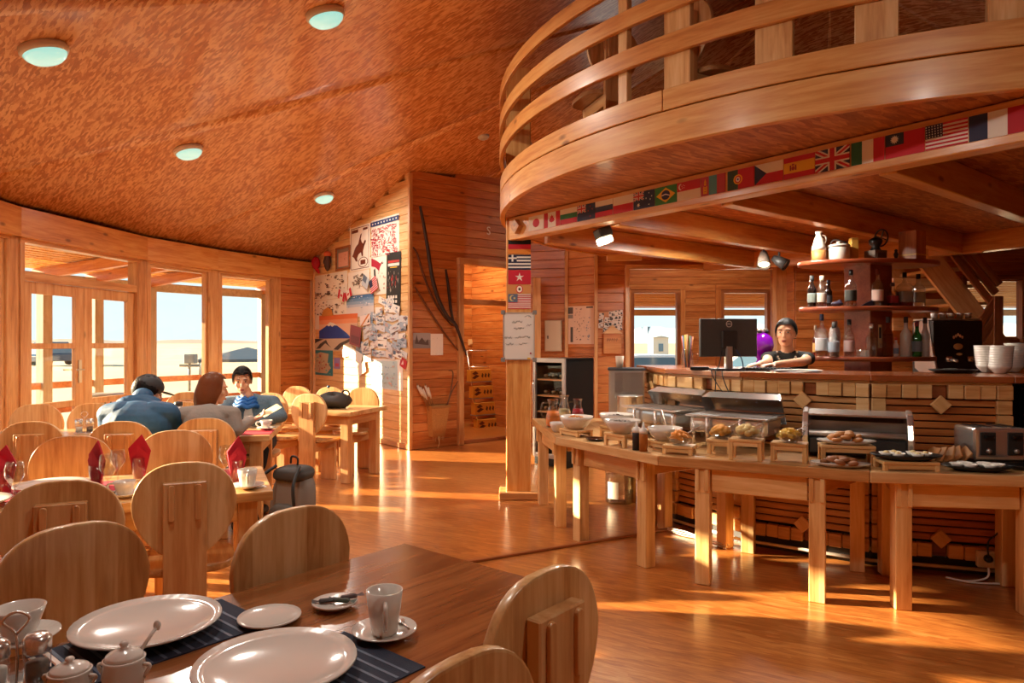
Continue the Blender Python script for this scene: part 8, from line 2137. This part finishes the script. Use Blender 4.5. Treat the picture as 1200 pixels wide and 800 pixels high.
# ---- man in the blue jacket, seen from behind, bent over the table
_defs['blue_jacket'] = lambda: plain('blue_jacket', '#1f4f74', 0.6, bump=0.25, bscale=22, vary=0.12)
_defs['jeans'] = lambda: plain('jeans', '#23303f', 0.85)
c, f = seat_of('n2'); r = V((f.y, -f.x, 0))
man = tag(thing('person', loc=c), 'person in a blue hooded jacket and dark cap bent over the table, back turned', 'person')
B = Body(); pel = c + UPZ * 0.56 - f * 0.05
hd = at(174, 460, 5.12); 
seated_legs(B, pel, f, r, 1, 3)
Rt = MX((r, f, UPZ)).transposed()
ch = pel + f * 0.12 + UPZ * 0.295 + r * 0.02
B.ell(pel + UPZ * 0.02, (0.18, 0.14, 0.12), 1, Rt)
B.ell(pel + f * 0.04 + UPZ * 0.15, (0.20, 0.15, 0.19), 0, Rt); B.ell(ch, (0.225, 0.155, 0.19), 0, Rt)
nk = ch + f * 0.10 + UPZ * 0.165
for s in (-1, 1):
    sh = ch + r * s * 0.185 + UPZ * 0.09 + f * 0.03
    el = ch + r * s * 0.26 + f * 0.22 + UPZ * -0.10
    wr = ch + r * s * 0.10 + f * 0.42 + UPZ * -0.095; wr.z = TZ + 0.045; el.z = TZ + 0.06
    B.cap(ch + r * s * 0.1 + UPZ * 0.1, 0.09, sh, 0.082, 0)
    arm(B, sh, el, wr, 0, 2, (0.078, 0.062, 0.045))
    hand(B, wr, f * 0.8 - r * s * 0.5, -UPZ, 2, side=-s, curl=0.7)
look = (f * 0.55 + r * 0.75 - UPZ * 0.35)
Rh, Ph = add_head(B, hd, look, nk, 2, (0, 0, 1), 1.02)
B.cap(nk - UPZ * 0.03, 0.085, nk + UPZ * 0.03 + f * 0.02, 0.075, 0)
o = B.finish('body', ['blue_jacket', 'jeans', 'skin', 'dark_grey'], man)
face(man, Rh, Ph)
hb, _ = hair_cap(man, Rh, Ph, 'hair_black'); hb.build('hair', 'hair_black', man)
b = MB(); b.ball(Ph(0, -0.012, 0.05), (0.088, 0.105, 0.078), n=24, k=14, M=Rh); b.build('cap', '#2b2a2c', man)
b = MB(); b.ball(Ph(0, 0.12, 0.035), (0.062, 0.06, 0.008), n=16, k=6, M=Rh); b.build('cap_peak', '#232224', man)
b = MB()
hc = nk - f * 0.07 - UPZ * 0.01
for j in range(9):
    for i in range(20):
        a = 2 * PI * i / 20; ph = -PI / 2 + PI * j / 8
        q = V((0.15 * math.cos(ph) * math.cos(a), 0.085 * math.cos(ph) * math.sin(a), 0.06 * math.sin(ph) + 0.015 * math.cos(a * 2)))
        b.v.append(tuple(hc + r * q.x + f * q.y + UPZ * (q.z - 0.03 * (q.y < 0))))
for j in range(8):
    for i in range(20):
        i2 = (i + 1) % 20; b.f.append([j * 20 + i, j * 20 + i2, (j + 1) * 20 + i2, (j + 1) * 20 + i]); b.m.append(0); b.s.append(True)
b.build('hood', 'blue_jacket', man)

# ---- woman with the brown bob, in a grey jumper, holding a sheet
_defs['grey_knit'] = lambda: plain('grey_knit', '#8f877f', 0.9, bump=0.3, bscale=60)
c, f = seat_of('n3'); r = V((f.y, -f.x, 0))
wm = tag(thing('person', loc=c), 'person with a brown bob in a grey jumper holding a sheet of paper', 'person')
B = Body(); pel = c + UPZ * 0.56 - f * 0.04
hd = at(251, 456, 5.18)
seated_legs(B, pel, f, r, 1, 3)
Rt = MX((r, f, UPZ)).transposed()
ch = pel + f * 0.09 + UPZ * 0.275 - r * 0.03
B.ell(pel + UPZ * 0.02, (0.17, 0.13, 0.12), 1, Rt)
B.ell(pel + f * 0.03 + UPZ * 0.15 - r * 0.01, (0.165, 0.125, 0.19), 0, Rt); B.ell(ch, (0.175, 0.125, 0.17), 0, Rt)
nk = ch + f * 0.06 + UPZ * 0.15
shR = ch + r * 0.165 + UPZ * 0.09; shL = ch - r * 0.165 + UPZ * 0.09 + f * 0.03
B.cap(ch + UPZ * 0.1, 0.07, shR, 0.062, 0); B.cap(ch + UPZ * 0.1, 0.07, shL, 0.062, 0)
elR = at(277, 507, 5.06); elR.z = TZ + 0.075
wrR = at(294, 492, 5.34)
arm(B, shR, elR, wrR, 0, 2, (0.06, 0.05, 0.034))
hand(B, wrR, V((0.75, 0.35, 0.25)), V((0.3, 0.2, 1)), 2, side=-1, k=0.9, curl=0.9)
elL = ch - r * 0.19 + f * 0.22; elL.z = TZ + 0.065
wrL = ch - r * 0.02 + f * 0.38; wrL.z = TZ + 0.04
arm(B, shL, elL, wrL, 0, 2, (0.06, 0.05, 0.034)); hand(B, wrL, f + r * 0.4, -UPZ, 2, 1, 0.9)
look = V((0.80, 0.45, -0.18))
Rh, Ph = add_head(B, hd, look, nk, 2, (0, 0, 1), 0.98)
B.finish('body', ['grey_knit', 'jeans', 'skin', 'dark_grey'], wm)
face(wm, Rh, Ph, 0.98)
b = MB(); n, m_ = 30, 18
for j in range(m_ + 1):
    for i in range(n):
        a = 2 * PI * i / n; fr = math.cos(a); t_ = j / m_
        drop = 0.0 if fr > 0.62 else (0.165 if fr < 0.25 else 0.165 * (0.62 - fr) / 0.37)
        if t_ < 0.5:
            ph = PI / 2 * (1 - t_ * 2 * (0.55 if fr > 0.62 else 1.0))
            w_ = 1.12; q = (0.077 * w_ * math.cos(ph) * math.sin(a), -0.014 + 0.097 * w_ * math.cos(ph) * fr, 0.022 + 0.098 * w_ * math.sin(ph))
        else:
            u_ = (t_ - 0.5) * 2; w_ = 1.12 + 0.20 * math.sin(u_ * 2.2) - 0.14 * u_ ** 3
            if fr > 0.62:
                ph = PI / 2 * 0.45; q = (0.077 * 1.12 * math.cos(ph) * math.sin(a), -0.014 + 0.097 * 1.12 * math.cos(ph) * fr, 0.022 + 0.098 * 1.12 * math.sin(ph) - 0.004 * u_)
            else: q = (0.077 * w_ * math.sin(a), -0.014 + 0.097 * w_ * fr * (1 - 0.1 * u_), 0.022 - drop * u_ * (1 + 0.04 * math.sin(a * 11)))
        b.v.append(tuple(Ph(*q)))
for j in range(m_):
    for i in range(n):
        i2 = (i + 1) % n; b.f.append([j * n + i, j * n + i2, (j + 1) * n + i2, (j + 1) * n + i]); b.m.append(0); b.s.append(True)
b.build('hair', 'hair_brown', wm)
pp = wrR + V((0.75, 0.35, 0.25)).normalized() * 0.13
b = MB(); Mpp = frame_mat(pp + V((0.02, 0, 0.03)), V((0.7, 0.5, 0.45)), (-0.3, -0.5, 0.8)); b.box((0, 0, 0), (0.15, 0.10, 0.0015), M=Mpp); tag(b.build('paper_sheet', '#e0c898'), 'folded cream sheet held over the guests\' table', 'paper')

# ---- woman in the denim jacket facing the room
_defs['denim'] = lambda: plain('denim', '#5f7888', 0.85, bump=0.2, bscale=80, vary=0.15)
c, f = seat_of('f4'); r = V((f.y, -f.x, 0))
wd = tag(thing('person', loc=c), 'person in a denim jacket and bright blue scarf facing the room', 'person')
B = Body(); pel = c + UPZ * 0.56 - f * 0.02
hd = at(284, 446, 6.10)
seated_legs(B, pel, f, r, 1, 3)
Rt = MX((r, f, UPZ)).transposed()
ch = pel + f * 0.13 + UPZ * 0.268 + r * 0.03
B.ell(pel + UPZ * 0.02, (0.17, 0.13, 0.12), 1, Rt)
B.ell(pel + f * 0.05 + UPZ * 0.15, (0.175, 0.13, 0.19), 0, Rt); B.ell(ch, (0.195, 0.13, 0.175), 0, Rt)
B.ell(ch + f * 0.062 - UPZ * 0.03 , (0.06, 0.085, 0.15), 4, Rt)
nk = ch + f * 0.05 + UPZ * 0.16 + r * 0.02
for s in (-1, 1):
    sh = ch + r * s * 0.185 + UPZ * 0.085
    B.cap(ch + UPZ * 0.09, 0.075, sh, 0.068, 0)
    el = ch + r * s * 0.27 + f * 0.10; el.z = TZ + 0.06
    wr = ch + r * s * 0.05 + f * 0.33; wr.z = TZ + 0.045
    arm(B, sh, el, wr, 0, 2, (0.066, 0.052, 0.038)); hand(B, wr, f * 0.7 - r * s * 0.5, -UPZ, 2, -s, 0.92, 0.6)
look = V((0.30, -0.90, -0.22))
Rh, Ph = add_head(B, hd, look, nk, 2, (0, 0, 1), 0.98)
B.finish('body', ['denim', 'jeans', 'skin', 'dark_grey', 'white'], wd)
face(wd, Rh, Ph, 0.98)
hb, _ = hair_cap(wd, Rh, Ph, 'hair_black'); hb.ball(Ph(0.0, -0.11, 0.05), (0.045, 0.04, 0.045), n=14, k=8); hb.build('hair', 'hair_black', wd)
b = MB()
for s in (-1, 1):
    b.tube([Ph(s * 0.036 + 0.026 * math.cos(2 * PI * i / 16), 0.082, 0.088 + 0.02 * math.sin(2 * PI * i / 16)) for i in range(17)], 0.003, 5)
b.tube([Ph(-0.012, 0.086, 0.09), Ph(0.012, 0.086, 0.09)], 0.003, 5); b.build('glasses', 'dark_grey', wd)
b = MB()
for k_ in range(3):
    b.tube([nk + UPZ * (-0.03 - 0.028 * k_) + r * ((0.072 + 0.012 * k_) * math.cos(2 * PI * i / 18)) + f * ((0.066 + 0.018 * k_) * math.sin(2 * PI * i / 18) + 0.012 * k_) + UPZ * 0.012 * math.sin(i * 2.1) for i in range(19)], 0.02, 8)
b.build('scarf', '#1f66b0', wd)

# ---- woman behind the bar
_defs['black_top'] = lambda: plain('black_top', '#141211', 0.8)
f = V((-0.42, -0.90, 0)).normalized(); r = V((f.y, -f.x, 0))
c = V((ray(923) * 5.70, 5.70, 0))
wbr = tag(thing('person', loc=c), 'person with tied black hair and a black top leaning on the bar', 'person')
B = Body(); hd = at(921, 391, 5.62); pel = c + UPZ * 0.86
Rt = MX((r, f, UPZ)).transposed()
for s in (-1, 1):
    hip = pel + r * s * 0.085; kn = V((hip.x, hip.y, 0.47)) + f * 0.02; an = V((hip.x, hip.y, 0.09)) - f * 0.01
    B.cap(hip, 0.085, kn, 0.056, 1); B.cap(kn, 0.055, an, 0.038, 1)
    B.ell(an + f * 0.05 - UPZ * 0.045, (0.042, 0.115, 0.043), 3, Rt)
B.ell(pel, (0.165, 0.12, 0.13), 1, Rt); ab = pel + UPZ * 0.2; B.ell(ab, (0.135, 0.10, 0.16), 0, Rt)
ch = c + UPZ * 1.255 + f * 0.01
B.ell(ch - UPZ * 0.02, (0.155, 0.105, 0.15), 0, Rt); B.ell(ch + f * 0.045 - UPZ * 0.06, (0.13, 0.075, 0.075), 0, Rt)
nk = ch + UPZ * 0.13 + f * 0.01
# viewer's left arm: reaches along the counter to the keyboard
sA = ch + r * 0.155 + UPZ * 0.065 if r.x < 0 else ch - r * 0.155 + UPZ * 0.065
sB = ch - r * 0.155 + UPZ * 0.065 if r.x < 0 else ch + r * 0.155 + UPZ * 0.065
for sh in (sA, sB): B.cap(ch + UPZ * 0.075, 0.06, sh, 0.054, 0)
eA = at(900, 424, 5.46); eA.z = COUNTER + 0.055; wA = V((ray(891) * 5.31, 5.31, COUNTER + 0.045))
eB = at(941, 427, 5.42); eB.z = COUNTER + 0.06; wB = V((ray(909) * 5.26, 5.26, COUNTER + 0.042))
for sh, el, wr, sd_, dr_ in ((sA, eA, wA, -1, V((-0.85, -0.5, 0))), (sB, eB, wB, 1, V((-0.95, -0.25, 0)))):
    B.cap(sh, 0.05, sh + (el - sh) * 0.3, 0.046, 0)
    B.cap(sh, 0.044, el, 0.037, 2); B.cap(el, 0.037, wr, 0.026, 2)
    hand(B, wr, dr_, V((0, 0, -1)), 2, sd_, 0.88, 0.45)
look = V((-0.52, -0.84, -0.02))
Rh, Ph = add_head(B, hd, look, nk, 2, (0, 0, 1), 0.98)
B.finish('body', ['black_top', 'dark_grey', 'skin', 'black'], wbr)
face(wbr, Rh, Ph, 0.98)
hb, _ = hair_cap(wbr, Rh, Ph, 'hair_black'); hb.ball(Ph(0.0, -0.115, -0.01), (0.04, 0.04, 0.05), n=14, k=8); hb.tube([Ph(0, -0.12, -0.03), Ph(0.01, -0.13, -0.10), Ph(0.03, -0.10, -0.16)], [0.03, 0.028, 0.012], 10); hb.build('hair', 'hair_black', wbr)
for i in range(15):
    a = PI * (0.02 + 0.96 * i / 14)
    q = nk + r * (0.075 * math.cos(a)) + f * (0.05 + 0.062 * math.sin(a)) - UPZ * (0.005 + 0.095 * math.sin(a))
    b = MB(); b.ball(q, 0.0085, n=10, k=6); b.build('necklace_bead', ('white', 'dark_grey')[i % 3 == 1], wbr)
